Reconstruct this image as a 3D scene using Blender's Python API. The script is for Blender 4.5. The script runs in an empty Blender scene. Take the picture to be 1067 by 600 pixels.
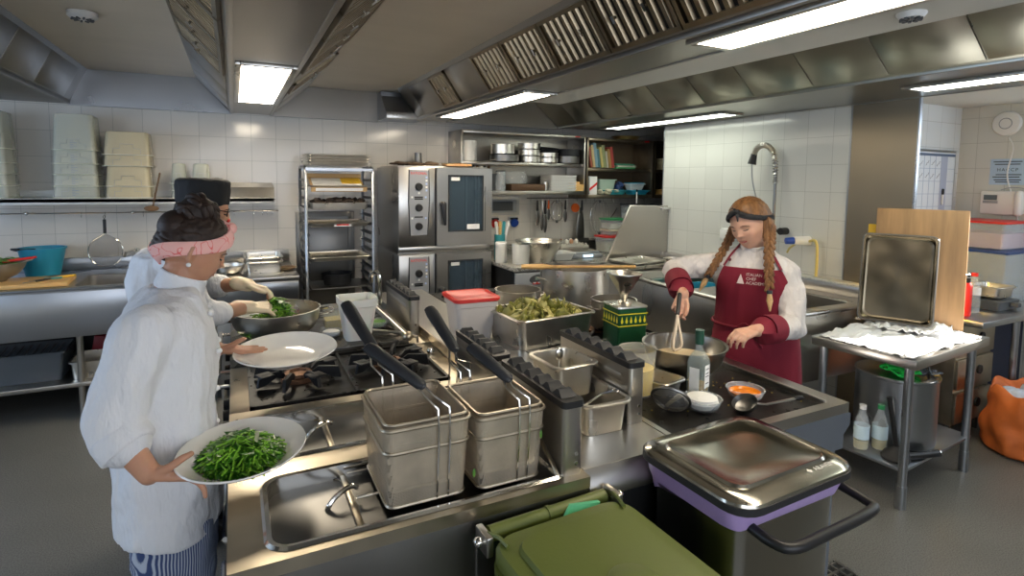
import bpy, bmesh, math, random
from mathutils import Vector, Matrix, noise
random.seed(7)
C = bpy.context.scene.collection
S = bpy.context.scene
PI = math.pi
V = Vector
# ------------------------------------------------------------------ camera, light, exposure
def make_camera():
    yaw, pit, rol = [math.radians(a) for a in (26.533, 4.528, 0.684)]
    w = V((math.sin(yaw)*math.cos(pit), math.cos(yaw)*math.cos(pit), -math.sin(pit)))
    r = V((math.cos(yaw), -math.sin(yaw), 0)); u = r.cross(w)
    r2 = r*math.cos(rol)+u*math.sin(rol); u2 = -r*math.sin(rol)+u*math.cos(rol)
    m = Matrix((r2, u2, -w)).transposed().to_4x4(); m.translation = V((0, 0, 1.655))
    cd = bpy.data.cameras.new('camera'); c = bpy.data.objects.new('camera', cd); C.objects.link(c)
    c.matrix_world = m; cd.sensor_width = 36; cd.sensor_fit = 'HORIZONTAL'
    cd.lens = 581.1*36/1067; cd.shift_x = 0; cd.shift_y = -(300-233.1)/1067; cd.clip_start = .02
    S.camera = c
make_camera()
S.view_settings.view_transform = 'Standard'; S.view_settings.look = 'None'
S.view_settings.exposure = 0.08; S.view_settings.gamma = 1.0; S.view_settings.use_curve_mapping = False
PANEL = 24.0
wd = bpy.data.worlds.new('world'); S.world = wd; wd.use_nodes = True
wd.node_tree.nodes['Background'].inputs[0].default_value = (.55, .72, 1, 1)
wd.node_tree.nodes['Background'].inputs[1].default_value = 1.2
def lamp(name, kind, loc, target, energy, color, size=(1, 1), angle=None):
    l = bpy.data.lights.new(name, kind); o = bpy.data.objects.new(name, l); C.objects.link(o)
    o.location = loc; o.rotation_euler = (V(target)-V(loc)).to_track_quat('-Z', 'Y').to_euler()
    l.energy = energy; l.color = color
    if kind == 'AREA': l.shape = 'RECTANGLE'; l.size, l.size_y = size
    if angle: l.angle = angle
    return o
lamp('sun', 'SUN', (9, 0, 4), (9-.80, 0+.20, 4-.41), 40, (1, .96, .88), angle=.01)
lamp('window_light_left', 'AREA', (-2.82, 2.6, 1.55), (0, 2.9, 1.2), 34, (.62, .78, 1), (2.6, 1.3))
lamp('window_light_behind', 'AREA', (0.6, -1.75, 1.6), (.8, 3, 1.0), 40, (.92, .95, 1), (3.4, 1.3))
lamp('window_light_right', 'AREA', (5.28, 0.6, 1.7), (3.2, 2.2, .9), 24, (.8, .9, 1), (1.6, 1.1))

# ------------------------------------------------------------------ materials
def M(name, col, rough=.5, metal=0., var=0., nscale=12., bump=0., rvar=0., trans=0., alpha=1., emis=0., stretch=(1, 1, 1), sss=0., ior=1.45, coat=0., var2=None, thin=False):
    m = bpy.data.materials.new(name); m.use_nodes = True; nt = m.node_tree; N = nt.nodes; L = nt.links
    b = N['Principled BSDF']; b.inputs['Base Color'].default_value = (*col, 1); b.inputs['Roughness'].default_value = rough
    b.inputs['Metallic'].default_value = metal; b.inputs['Transmission Weight'].default_value = trans; b.inputs['Alpha'].default_value = alpha
    b.inputs['IOR'].default_value = ior; b.inputs['Coat Weight'].default_value = coat
    if sss: b.inputs['Subsurface Weight'].default_value = sss; b.inputs['Subsurface Radius'].default_value = (.01, .004, .002); b.inputs['Subsurface Scale'].default_value = 1
    if emis: b.inputs['Emission Color'].default_value = (*col, 1); b.inputs['Emission Strength'].default_value = emis
    if var or bump or rvar:
        tc = N.new('ShaderNodeTexCoord'); mp = N.new('ShaderNodeMapping'); mp.inputs['Scale'].default_value = stretch
        nz = N.new('ShaderNodeTexNoise'); nz.inputs['Scale'].default_value = nscale; nz.inputs['Detail'].default_value = 1.2 if metal > .5 else 4
        if metal > .5: b.inputs['Anisotropic'].default_value = .45
        L.new(tc.outputs['Object'], mp.inputs[0]); L.new(mp.outputs[0], nz.inputs['Vector'])
        if var:
            rp = N.new('ShaderNodeValToRGB'); rp.color_ramp.elements[0].position = .2; rp.color_ramp.elements[1].position = .8
            c0 = var2 if var2 else tuple(max(0, c*(1-var)) for c in col); rp.color_ramp.elements[0].color = (*c0, 1)
            rp.color_ramp.elements[1].color = (*(tuple(min(1, c*(1+var*.4)) for c in col) if not var2 else col), 1)
            L.new(nz.outputs['Fac'], rp.inputs[0]); L.new(rp.outputs[0], b.inputs['Base Color'])
        if rvar:
            mr = N.new('ShaderNodeMapRange'); mr.inputs['From Min'].default_value = .15; mr.inputs['From Max'].default_value = .85
            mr.inputs['To Min'].default_value = max(.02, rough-rvar); mr.inputs['To Max'].default_value = rough+rvar
            L.new(nz.outputs['Fac'], mr.inputs[0]); L.new(mr.outputs[0], b.inputs['Roughness'])
        if bump:
            bp = N.new('ShaderNodeBump'); bp.inputs['Strength'].default_value = bump; bp.inputs['Distance'].default_value = .03 if bump >= .9 else .004
            L.new(nz.outputs['Fac'], bp.inputs['Height']); L.new(bp.outputs[0], b.inputs['Normal'])
    return m
STEEL = M('brushed_steel', (.50, .48, .445), .30, 1, var=.07, nscale=3, rvar=.06)
STEELB = M('bluish_steel', (.41, .43, .46), .30, 1, var=.06, nscale=3, rvar=.06)
STEELW = M('worn_warm_steel', (.50, .44, .34), .34, 1, var=.2, nscale=14, rvar=.1, bump=.06)
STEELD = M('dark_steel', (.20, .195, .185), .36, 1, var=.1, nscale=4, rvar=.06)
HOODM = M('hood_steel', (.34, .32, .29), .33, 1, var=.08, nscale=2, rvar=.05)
CHROME = M('polished_chrome', (.72, .71, .68), .12, 1)
PANM = M('pan_steel', (.70, .67, .61), .30, 1, var=.15, nscale=14, rvar=.06)
IRON = M('cast_iron', (.016, .017, .02), .55, .2, var=.4, nscale=40, bump=.3)
BLACKENAMEL = M('black_enamel', (.013, .012, .011), .32, 0, var=.4, nscale=30, rvar=.10, ior=1.3)
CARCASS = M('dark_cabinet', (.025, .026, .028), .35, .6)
BLACK = M('black_plastic', (.012, .012, .013), .42)
BLACKR = M('black_rubber', (.016, .016, .017), .6)
GRIP = M('grip_plastic', (.018, .02, .024), .5, bump=.1, nscale=90)
GLOVE = M('latex_glove', (.78, .66, .48), .5, sss=.1)
GREY = M('grey_plastic', (.30, .32, .34), .45)
DGREY = M('dark_grey_plastic', (.07, .075, .08), .45)
WHITEP = M('white_plastic', (.72, .72, .70), .4, sss=.0)
CEILM = M('cream_ceiling_panel', (.62, .56, .46), .42, 0, var=.10, nscale=1.2, stretch=(1, 3, 1))
CEILW = M('white_ceiling', (.62, .62, .57), .55, 0, var=.04, nscale=2)
PLASTER = M('wall_paint', (.66, .68, .68), .6)
RED = M('red_plastic', (.66, .028, .022), .4)
BLUEP = M('blue_plastic', (.02, .27, .42), .4)
BLUES = M('strong_blue_plastic', (.015, .06, .32), .4)
TEAL = M('teal_plastic', (.04, .30, .34), .4)
ORANGE = M('orange_plastic', (.72, .13, .02), .45)
YELLOW = M('yellow_plastic', (.8, .5, .03), .45)
GREENP = M('green_plastic', (.03, .26, .09), .45)
PORC = M('white_porcelain', (.80, .79, .76), .12, coat=.4)
WOOD = M('maple_board', (.44, .25, .11), .5, 0, var=.35, nscale=3, stretch=(9, .9, 9))
WOODS = M('pale_wood', (.72, .44, .16), .5, 0, var=.3, nscale=10, stretch=(1, 1, 6))
WOODD = M('dark_wood', (.16, .085, .035), .5, 0, var=.3, nscale=10)
WHITE = M('white_paint', (.75, .75, .73), .5)
MILKY = M('milky_polypropylene', (.80, .80, .76), .35, 0, trans=.35, ior=1.2, sss=.0)
MILKY2 = M('amber_clear_plastic', (.74, .76, .66), .25, 0, alpha=.42)
CLEARP = M('clear_plastic', (.72, .78, .82), .12, 0, alpha=.26)
GLASS = M('clear_glass', (.95, .97, .96), .02, 0, trans=1, ior=1.3)
OVENGL = M('oven_door_glass', (.05, .08, .11), .04, 0, coat=.5, alpha=.55)  # blue sheen of the reflections is put into the base colour
PAPER = M('paper', (.78, .78, .76), .7)
CARD = M('cardboard', (.5, .33, .15), .8)
CHAR = M('charred_food', (.035, .022, .015), .7, var=.6, nscale=60, bump=.6)
def tile_mat(name, axis, size=.2, col=(.66, .63, .58), grout=(.33, .33, .30), off=(0, 0), rough=.13):
    m = bpy.data.materials.new(name); m.use_nodes = True; nt = m.node_tree; N = nt.nodes; L = nt.links; b = N['Principled BSDF']
    tc = N.new('ShaderNodeTexCoord'); sp = N.new('ShaderNodeSeparateXYZ'); cb = N.new('ShaderNodeCombineXYZ')
    L.new(tc.outputs['Object'], sp.inputs[0])
    for k, (a, o) in enumerate(((axis, off[0]), ('Z', off[1]))):
        ad = N.new('ShaderNodeMath'); ad.operation = 'ADD'; ad.inputs[1].default_value = o+20*size
        L.new(sp.outputs[a], ad.inputs[0]); L.new(ad.outputs[0], cb.inputs[k])
    br = N.new('ShaderNodeTexBrick'); br.offset = 0; br.squash = 1
    for k, v in (('Scale', 1), ('Mortar Size', .0016), ('Mortar Smooth', .3), ('Brick Width', size), ('Row Height', size), ('Bias', -.3)): br.inputs[k].default_value = v
    br.inputs['Color1'].default_value = (*col, 1); br.inputs['Color2'].default_value = (*[c*.93 for c in col], 1); br.inputs['Mortar'].default_value = (*grout, 1)
    L.new(cb.outputs[0], br.inputs['Vector']); L.new(br.outputs['Color'], b.inputs['Base Color'])
    nz = N.new('ShaderNodeTexNoise'); nz.inputs['Scale'].default_value = 7; L.new(tc.outputs['Object'], nz.inputs['Vector'])
    mx = N.new('ShaderNodeMath'); mx.operation = 'MULTIPLY_ADD'; mx.inputs[1].default_value = .35
    sb = N.new('ShaderNodeMath'); sb.operation = 'SUBTRACT'; sb.inputs[0].default_value = 1; L.new(br.outputs['Fac'], sb.inputs[1])
    L.new(nz.outputs['Fac'], mx.inputs[0]); L.new(sb.outputs[0], mx.inputs[2])
    bp = N.new('ShaderNodeBump'); bp.inputs['Strength'].default_value = .25; bp.inputs['Distance'].default_value = .004
    L.new(mx.outputs[0], bp.inputs['Height']); L.new(bp.outputs[0], b.inputs['Normal'])
    mr = N.new('ShaderNodeMapRange'); mr.inputs['To Min'].default_value = rough; mr.inputs['To Max'].default_value = .8
    L.new(br.outputs['Fac'], mr.inputs[0]); L.new(mr.outputs[0], b.inputs['Roughness'])
    return m
TILEX = tile_mat('wall_tiles_x', 'X', off=(.05, .01)); TILEY = tile_mat('wall_tiles_y', 'Y', off=(.02, .01), col=(.60, .60, .56))
def speck(name, a, b_, c_, scale, rough=.5, thr=.62):
    m = bpy.data.materials.new(name); m.use_nodes = True; nt = m.node_tree; N = nt.nodes; L = nt.links; b = N['Principled BSDF']
    tc = N.new('ShaderNodeTexCoord'); n1 = N.new('ShaderNodeTexNoise'); n1.inputs['Scale'].default_value = scale; n1.inputs['Detail'].default_value = 3
    n2 = N.new('ShaderNodeTexNoise'); n2.inputs['Scale'].default_value = 1.3; n2.inputs['Detail'].default_value = 3
    for n in (n1, n2): L.new(tc.outputs['Object'], n.inputs['Vector'])
    r1 = N.new('ShaderNodeValToRGB'); r1.color_ramp.elements[0].position = .36; r1.color_ramp.elements[0].color = (*b_, 1)
    r1.color_ramp.elements[1].position = .46; r1.color_ramp.elements[1].color = (*a, 1)
    e = r1.color_ramp.elements.new(thr); e.color = (*c_, 1)
    L.new(n1.outputs['Fac'], r1.inputs[0])
    mx = N.new('ShaderNodeMixRGB'); mx.blend_type = 'MULTIPLY'; mx.inputs[0].default_value = .5
    L.new(r1.outputs[0], mx.inputs[1]); L.new(n2.outputs['Fac'], mx.inputs[2]); L.new(mx.outputs[0], b.inputs['Base Color']); b.inputs['Roughness'].default_value = rough
    return m
FLOORM = speck('speckled_vinyl_floor', (.17, .165, .15), (.11, .105, .095), (.23, .225, .205), 170, .36)
GRANITE = speck('granite', (.30, .29, .26), (.10, .09, .08), (.55, .54, .50), 90, .2)
def mesh_mat(name, col, cell=.004, wire=.45):
    m = bpy.data.materials.new(name); m.use_nodes = True; nt = m.node_tree; N = nt.nodes; L = nt.links; b = N['Principled BSDF']
    b.inputs['Base Color'].default_value = (*col, 1); b.inputs['Metallic'].default_value = .65; b.inputs['Roughness'].default_value = .5
    tc = N.new('ShaderNodeTexCoord'); sp = N.new('ShaderNodeSeparateXYZ'); L.new(tc.outputs['Object'], sp.inputs[0])
    ad = N.new('ShaderNodeMath'); ad.operation = 'ADD'; L.new(sp.outputs['X'], ad.inputs[0]); L.new(sp.outputs['Y'], ad.inputs[1])
    outs = []
    for src in (ad.outputs[0], sp.outputs['Z']):
        d = N.new('ShaderNodeMath'); d.operation = 'DIVIDE'; d.inputs[1].default_value = cell; L.new(src, d.inputs[0])
        f = N.new('ShaderNodeMath'); f.operation = 'FRACT'; L.new(d.outputs[0], f.inputs[0])
        g = N.new('ShaderNodeMath'); g.operation = 'LESS_THAN'; g.inputs[1].default_value = wire; L.new(f.outputs[0], g.inputs[0]); outs.append(g)
    mxm = N.new('ShaderNodeMath'); mxm.operation = 'MAXIMUM'; L.new(outs[0].outputs[0], mxm.inputs[0]); L.new(outs[1].outputs[0], mxm.inputs[1])
    L.new(mxm.outputs[0], b.inputs['Alpha'])
    nz = N.new('ShaderNodeTexNoise'); nz.inputs['Scale'].default_value = 16; L.new(tc.outputs['Object'], nz.inputs['Vector'])
    rp = N.new('ShaderNodeValToRGB'); rp.color_ramp.elements[0].position = .35; rp.color_ramp.elements[1].position = .65
    rp.color_ramp.elements[0].color = (*[c*.75 for c in col], 1); rp.color_ramp.elements[1].color = (*col, 1)
    L.new(nz.outputs['Fac'], rp.inputs[0]); L.new(rp.outputs[0], b.inputs['Base Color'])
    return m
WIREM = mesh_mat('fryer_basket_mesh', (.62, .54, .42), .0036, .5); WIREF = mesh_mat('fine_strainer_mesh', (.25, .24, .22), .003, .3)

# ------------------------------------------------------------------ mesh helpers
def xform(vs, mat):
    if mat is not None:
        for v in vs: v.co = mat @ v.co
class B:
    def __init__(s): s.bm = bmesh.new(); s.mi = 0
    def _f(s, vs, smooth=False):
        try:
            f = s.bm.faces.new(vs); f.smooth = smooth; f.material_index = s.mi; return f
        except ValueError: return None
    def box(s, x0, x1, y0, y1, z0, z1, bev=0, mat=None, seg=2):
        if bev and bev*2.05 < min(abs(x1-x0), abs(y1-y0), abs(z1-z0)):
            t = bmesh.new(); bmesh.ops.create_cube(t, size=1)
            for v in t.verts: v.co = V(((x0+x1)/2+v.co.x*(x1-x0), (y0+y1)/2+v.co.y*(y1-y0), (z0+z1)/2+v.co.z*(z1-z0)))
            bmesh.ops.bevel(t, geom=t.edges[:], offset=bev, segments=seg, affect='EDGES', profile=.5, clamp_overlap=True)
            vm = {v: s.bm.verts.new((mat @ v.co) if mat is not None else v.co) for v in t.verts}
            for f in t.faces: s._f([vm[v] for v in f.verts], False)
            t.free(); return s
        vs = [s.bm.verts.new(p) for p in ((x0, y0, z0), (x1, y0, z0), (x1, y1, z0), (x0, y1, z0), (x0, y0, z1), (x1, y0, z1), (x1, y1, z1), (x0, y1, z1))]
        xform(vs, mat)
        for f in ((0, 3, 2, 1), (4, 5, 6, 7), (0, 1, 5, 4), (1, 2, 6, 5), (2, 3, 7, 6), (3, 0, 4, 7)): s._f([vs[i] for i in f])
        return s
    def prism(s, pts, d, mat=None):
        """pts: 3D polygon, d: extrusion vector"""
        a = [s.bm.verts.new(p) for p in pts]; b = [s.bm.verts.new(V(p)+V(d)) for p in pts]; xform(a+b, mat)
        s._f(a[::-1]); s._f(b); n = len(a)
        for i in range(n): s._f([a[i], a[(i+1) % n], b[(i+1) % n], b[i]])
        return s
    def rings(s, rs, cap0=True, cap1=True, smooth=True, mat=None, closed=False):
        R = [[s.bm.verts.new(p) for p in r] for r in rs]
        for r in R: xform(r, mat)
        n = len(R[0]); m = len(R)
        for j in range(m if closed else m-1):
            for i in range(n): s._f([R[j][i], R[j][(i+1) % n], R[(j+1) % m][(i+1) % n], R[(j+1) % m][i]], smooth)
        if not closed:
            if cap0: s._f(R[0][::-1])
            if cap1: s._f(R[-1])
        return s
    def lathe(s, prof, c=(0, 0, 0), seg=32, mat=None, smooth=True, sx=1, sy=1):
        rs = [[(c[0]+r*sx*math.cos(2*PI*i/seg), c[1]+r*sy*math.sin(2*PI*i/seg), c[2]+z) for i in range(seg)] for r, z in prof if r > 1e-6]
        c0 = prof[0][0] <= 1e-6; c1 = prof[-1][0] <= 1e-6
        R = [[s.bm.verts.new(p) for p in r] for r in rs]
        for r in R: xform(r, mat)
        for j in range(len(R)-1):
            for i in range(seg): s._f([R[j][i], R[j][(i+1) % seg], R[j+1][(i+1) % seg], R[j+1][i]], smooth)
        for flag, r, p, rev in ((c0, R[0], prof[0], True), (c1, R[-1], prof[-1], False)):
            if flag:
                v = s.bm.verts.new((c[0], c[1], c[2]+p[1])); xform([v], mat)
                for i in range(seg):
                    s._f([v, r[(i+1) % seg], r[i]] if rev else [v, r[i], r[(i+1) % seg]], smooth)
        return s
    def cyl(s, p0, p1, r0, r1=None, seg=16, caps=True):
        return s.tube([p0, p1], [r0, r0 if r1 is None else r1], seg, caps)
    def tube(s, pts, r, seg=8, caps=True, closed=False, flat=1.0):
        pts = [V(p) for p in pts]; n = len(pts); rr = r if isinstance(r, (list, tuple)) else [r]*n
        rings = []; nrm = None
        for i in range(n):
            if closed: t = pts[(i+1) % n]-pts[i-1]
            else: t = pts[min(i+1, n-1)]-pts[max(i-1, 0)]
            if t.length < 1e-9: t = V((0, 0, 1))
            t.normalize()
            if nrm is None:
                nrm = t.orthogonal().normalized() if abs(t.z) > .9 else V((0, 0, 1)).cross(t).normalized()
            nrm = (nrm-t*nrm.dot(t))
            nrm = nrm.normalized() if nrm.length > 1e-6 else t.orthogonal().normalized()
            bn = t.cross(nrm)
            rings.append([pts[i]+(nrm*math.cos(2*PI*k/seg)+bn*math.sin(2*PI*k/seg)*flat)*rr[i] for k in range(seg)])
        return s.rings(rings, caps, caps, True, closed=closed)
    def ell(s, c, r, mat=None, seg=16, rows=10):
        t = bmesh.new(); bmesh.ops.create_uvsphere(t, u_segments=seg, v_segments=rows, radius=1)
        for v in t.verts:
            p = V((v.co.x*r[0], v.co.y*r[1], v.co.z*r[2]))
            if mat is not None: p = mat @ p
            v.co = p+V(c)
        vm = {v: s.bm.verts.new(v.co) for v in t.verts}
        for f in t.faces: s._f([vm[v] for v in f.verts], True)
        t.free(); return s
    def cap(s, a, b, ra, rb, seg=12):
        """closed capsule with round ends"""
        a = V(a); b = V(b); t = (b-a); L = t.length; t = t.normalized() if L > 1e-6 else V((0, 0, 1))
        pts = []; rs = []
        for k in (-.97, -.8, -.45, 0): pts.append(a+t*ra*k); rs.append(ra*math.sqrt(max(.03, 1-k*k)))
        for k in (0, .45, .8, .97): pts.append(b+t*rb*k); rs.append(rb*math.sqrt(max(.03, 1-k*k)))
        return s.tube(pts, rs, seg)
    def poly(s, pts, smooth=False):
        s._f([s.bm.verts.new(p) for p in pts], smooth); return s
def rr(hx, hy, r, z, cx=0, cy=0, n=5):
    r = min(r, hx, hy); out = []
    for qx, qy, a0 in ((1, 1, 0), (-1, 1, 90), (-1, -1, 180), (1, -1, 270)):
        for k in range(n+1):
            a = math.radians(a0+90*k/n); out.append((cx+qx*(hx-r)+r*math.cos(a), cy+qy*(hy-r)+r*math.sin(a), z))
    return out
def obj(name, b, mat, parent=None, loc=None, rot=None, autosm=False):
    me = bpy.data.meshes.new(name); bmesh.ops.recalc_face_normals(b.bm, faces=b.bm.faces[:]) if not autosm else None
    b.bm.to_mesh(me); b.bm.free(); me.set_sharp_from_angle(angle=.7)
    for m in (mat if isinstance(mat, (list, tuple)) else [mat]): me.materials.append(m)
    o = bpy.data.objects.new(name, me); C.objects.link(o)
    if parent: o.parent = parent
    if loc: o.location = loc
    if rot: o.rotation_euler = rot
    return o
def thing(name, label, cat, loc=(0, 0, 0), rz=0, group=None, rot=None):
    o = bpy.data.objects.new(name, None); C.objects.link(o); o.empty_display_size = .05
    o.location = loc; o.rotation_euler = rot if rot else (0, 0, rz)
    o['label'] = label; o['category'] = cat
    if group: o['group'] = group
    return o
def tag(o, label, cat, group=None, kind=None):
    o['label'] = label; o['category'] = cat
    if group: o['group'] = group
    if kind: o['kind'] = kind
    return o
def struct(name, b, m, parent=None):
    o = obj(name, b, m, parent)
    if not parent: o['kind'] = 'structure'
    return o
def dup(o, loc=None, rz=None, label=None, parent=None, group=None):
    c = o.copy(); C.objects.link(c)
    if parent: c.parent = parent
    if loc is not None: c.location = loc
    if rz is not None: c.rotation_euler = (0, 0, rz)
    if label: c['label'] = label
    if group: c['group'] = group
    for ch in list(o.children): dup(ch, parent=c)
    return c
def pan_b(hx, hy, h, r=.03, rim=.012, t=.0015, taper=.008, floor=True):
    b = B(); L = [rr(hx-taper, hy-taper, r, 0), rr(hx, hy, r, h-.004), rr(hx, hy, r, h-.002), rr(hx+rim, hy+rim, r+rim, h-.001), rr(hx+rim+.001, hy+rim+.001, r+rim, h-.006), rr(hx+rim+.002, hy+rim+.002, r+rim, h),
                  rr(hx+rim, hy+rim, r+rim, h+.003), rr(hx-t, hy-t, r, h+.003), rr(hx-t-.001, hy-t-.001, r, h-.004), rr(hx-taper-t, hy-taper-t, r, t+.008), rr(hx-taper-t-.008, hy-taper-t-.008, r, t)]
    b.rings(L, True, True, True); return b
def bowl_prof(r, h, rb, t=.002, lip=.004, n=8):
    out = []; 
    for k in range(n+1):
        a = k/n; out.append((rb+(r-rb)*math.sin(a*PI/2)**.85, h*(1-math.cos(a*PI/2))))
    prof = [(0, 0)]+out+[(r+lip, h), (r+lip, h+t)]+[(max(.0, x-t), z+t) for x, z in out[::-1]]+[(0, t)]
    return prof
# ------------------------------------------------------------------ room shell
WX = 3.85; YB = 5.45; XL = -2.9; YF = -1.85; XR = 5.36
b = B(); b.box(XL-.1, XR+.1, YF-.1, YB+.1, -.1, 0); struct('floor', b, FLOORM)
b = B(); b.box(XL-.1, XR+.1, YF-.1, YB+.1, 2.47, 2.6); struct('ceiling', b, CEILM)
b = B(); b.box(XL-.1, XR+.1, YB, YB+.1, 0, 2.6); struct('wall_back', b, TILEX)
# left wall with a window opening
b = B(); b.box(XL-.1, XL, YF, 1.2, 0, 2.6); b.box(XL-.1, XL, 4.0, YB, 0, 2.6); b.box(XL-.1, XL, 1.2, 4.0, 0, .85); b.box(XL-.1, XL, 1.2, 4.0, 2.2, 2.6)
struct('wall_left', b, TILEY)
b = B()
for y in (1.2, 2.57, 3.94): b.box(XL-.07, XL-.02, y, y+.06, .85, 2.2)
for z in (.85, 2.14): b.box(XL-.07, XL-.02, 1.2, 4.0, z, z+.06)
struct('window_1', b, WHITE)
b = B(); b.box(XL-.1, -1.1, YF-.1, YF, 0, 2.6); b.box(2.3, XR, YF-.1, YF, 0, 2.6); b.box(-1.1, 2.3, YF-.1, YF, 0, .95); b.box(-1.1, 2.3, YF-.1, YF, 2.25, 2.6)
struct('wall_front', b, PLASTER)
b = B()
for x in (-1.1, .57, 2.24): b.box(x, x+.06, YF-.07, YF-.02, .95, 2.25)
for z in (.95, 2.19): b.box(-1.1, 2.3, YF-.07, YF-.02, z, z+.06)
struct('window_2', b, WHITE)
# right-hand alcove wall with the sunlit window
b = B(); b.box(XR, XR+.1, YF, .93, 0, 2.6); b.box(XR, XR+.1, 1.72, 2.6, 0, 2.6); b.box(XR, XR+.1, .93, 1.72, 0, 1.62); b.box(XR, XR+.1, .93, 1.72, 2.36, 2.6)
struct('wall_alcove', b, TILEY)
b = B(); b.box(WX+.13, XR+.1, 2.5, 2.599, 0, 2.6); struct('wall_alcove_end', b, tile_mat('alcove_tiles_x', 'X', col=(.66, .68, .68), off=(.13, .05)))
b = B(); b.box(WX, WX+1.5, 2.6, 4.34, 0, 2.6); b.box(WX, WX+.12, 2.447, 2.6, 0, 2.6); struct('wall_right', b, TILEY)
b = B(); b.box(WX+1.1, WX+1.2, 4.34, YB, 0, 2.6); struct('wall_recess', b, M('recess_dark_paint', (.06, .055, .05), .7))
b = B(); b.box(WX, WX+.02, 2.03, 2.447, 0, 2.3); c = struct('trim_1', b, M('column_steel', (.30, .25, .18), .34, 1, var=.1, nscale=3))
b = B(); b.box(WX-.004, WX+.02, 2.02, 2.03, 0, 2.3); b.box(WX-.006, WX, 2.447, 2.456, 0, 2.2); b.box(WX-.006, WX, 4.33, 4.34, .9, 2.2); struct('trim_2', b, STEELB)
b = B(); b.box(WX+.07, XR, 1.45, 2.5, 2.28, 2.47); b.box(WX+.5, XR, 1.35, 1.6, 2.22, 2.28); struct('ceiling_alcove', b, CEILW)
b = B(); b.box(1.84, 2.12, YF, 3.5, 2.2, 2.47); struct('ceiling_strip', b, CEILW)
b = B(); b.prism([(-1.12, 5.405, 2.19), (.0, 5.405, 2.19), (-.26, 5.41, 2.469), (-1.0, 5.41, 2.469)], (0, .04, 0)); struct('trim_3', b, STEELB)
b = B(); b.prism([(.31, 5.405, 2.19), (1.25, 5.405, 2.19), (1.25, 5.41, 2.469), (.63, 5.41, 2.469)], (0, .04, 0)); b.box(1.84, 3.08, 5.1, 5.12, 2.19, 2.47); struct('trim_4', b, HOODM)
# ------------------------------------------------------------------ extraction hoods
def filt_mesh(L, W):
    """baffle filter: L along local x, W along local y, ridges run along y, lying in z=0"""
    f = B(); f.box(0, L, 0, .02, 0, .02); f.box(0, L, W-.02, W, 0, .02); f.box(0, .02, 0, W, 0, .02); f.box(L-.02, L, 0, W, 0, .02)
    n = int(L/.058)
    for i in range(n):
        x = .02+(L-.04)*(i+.5)/n; w = .017
        f.rings([[(x-w, y, .004), (x-w*.6, y, .018), (x+w*.6, y, .018), (x+w, y, .004)] for y in (.02, W-.02)], smooth=False)
    return f
FILTM = M('baffle_filter_steel', (.30, .24, .16), .33, 1, var=.3, nscale=8, rvar=.06)
def hood(label, poly, y0, y1, slopes, mat=HOODM):
    t = thing('extractor_hood', label, 'extractor hood', ((poly[0][0]+poly[1][0])/2, (y0+y1)/2, poly[0][1]))
    off = t.location
    b = B(); b.prism([(x-off.x, y0-off.y, z-off.z) for x, z in poly], (0, y1-y0, 0)); obj('casing', b, mat, t)
    # beaded lips along the lower edges
    for (x, z) in poly[:2]:
        b = B(); b.box(x-off.x-.012, x-off.x+.012, y0-off.y, y1-off.y, z-off.z-.006, z-off.z+.03, .003); obj('edge_channel', b, mat, t)
    for (x0, z0, x1, z1, items) in slopes:      # slope from lower edge to upper edge
        d = V((x1-x0, 0, z1-z0)); W = d.length; d.normalize()
        for kind, ya, yb in items:
            L = yb-ya; xa = V((0, 1, 0)); ydir = d; n = xa.cross(ydir)
            if n.z > 0: xa = -xa; n = xa.cross(ydir); org = V((x0, yb, z0))
            else: org = V((x0, ya, z0))
            mtx = Matrix((xa, ydir, n)).transposed().to_4x4(); mtx.translation = org-off+d*.035
            if kind == 'f':
                f = filt_mesh(L-.006, W-.07); bk = B(); bk.box(.003, L-.003, 0, W-.07, -.002, .003)
                o = obj('grease_filter', f, FILTM, t); o.matrix_local = mtx
                k = obj('filter_backing', bk, BLACKENAMEL, o)
                for xx in (L*.28, L*.72): h = B(); h.cyl((xx, W*.42, .018), (xx, W*.42, .035), .007, seg=8); h.box(xx-.008, xx+.008, W*.36, W*.46, .033, .038); obj('latch', h, CHROME, o)
            else:
                f = B(); f.box(.004, L-.004, 0, W-.07, 0, .006, .002); o = obj('blanking_panel', f, mat, t); o.matrix_local = mtx
    return t
def seq(spec):
    return [(k, a, b_) for k, a, b_ in spec]
p1 = [(-.0, 2.2), (.31, 2.2), (.63, 2.47), (-.26, 2.47)]
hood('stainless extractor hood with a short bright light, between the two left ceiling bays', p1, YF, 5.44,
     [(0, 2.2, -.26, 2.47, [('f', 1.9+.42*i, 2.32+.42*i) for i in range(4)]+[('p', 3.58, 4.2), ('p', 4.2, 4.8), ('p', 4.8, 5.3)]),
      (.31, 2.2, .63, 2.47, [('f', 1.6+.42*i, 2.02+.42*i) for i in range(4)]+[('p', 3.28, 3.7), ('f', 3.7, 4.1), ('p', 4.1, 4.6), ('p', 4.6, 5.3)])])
p2 = [(1.55, 2.2), (1.84, 2.2), (1.84, 2.47), (1.36, 2.47)]
hood('long stainless extractor hood with slatted grease filters running across the upper middle', p2, YF, 5.1,
     [(1.55, 2.2, 1.36, 2.47, [('f', .3+.44*i, .74+.44*i) for i in range(7)]+[('p', 3.4, 3.9), ('f', 3.9, 4.25), ('p', 4.25, 4.8)])])
p0 = [(-2.2, 2.2), (-1.12, 2.2), (-.99, 2.47), (-2.3, 2.47)]
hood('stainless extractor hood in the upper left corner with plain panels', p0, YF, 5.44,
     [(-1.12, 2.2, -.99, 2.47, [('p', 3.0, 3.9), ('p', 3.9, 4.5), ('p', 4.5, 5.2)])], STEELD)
p3 = [(3.08, 2.2), (WX-.005, 2.2), (WX-.005, 2.47), (2.76, 2.47)]
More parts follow.
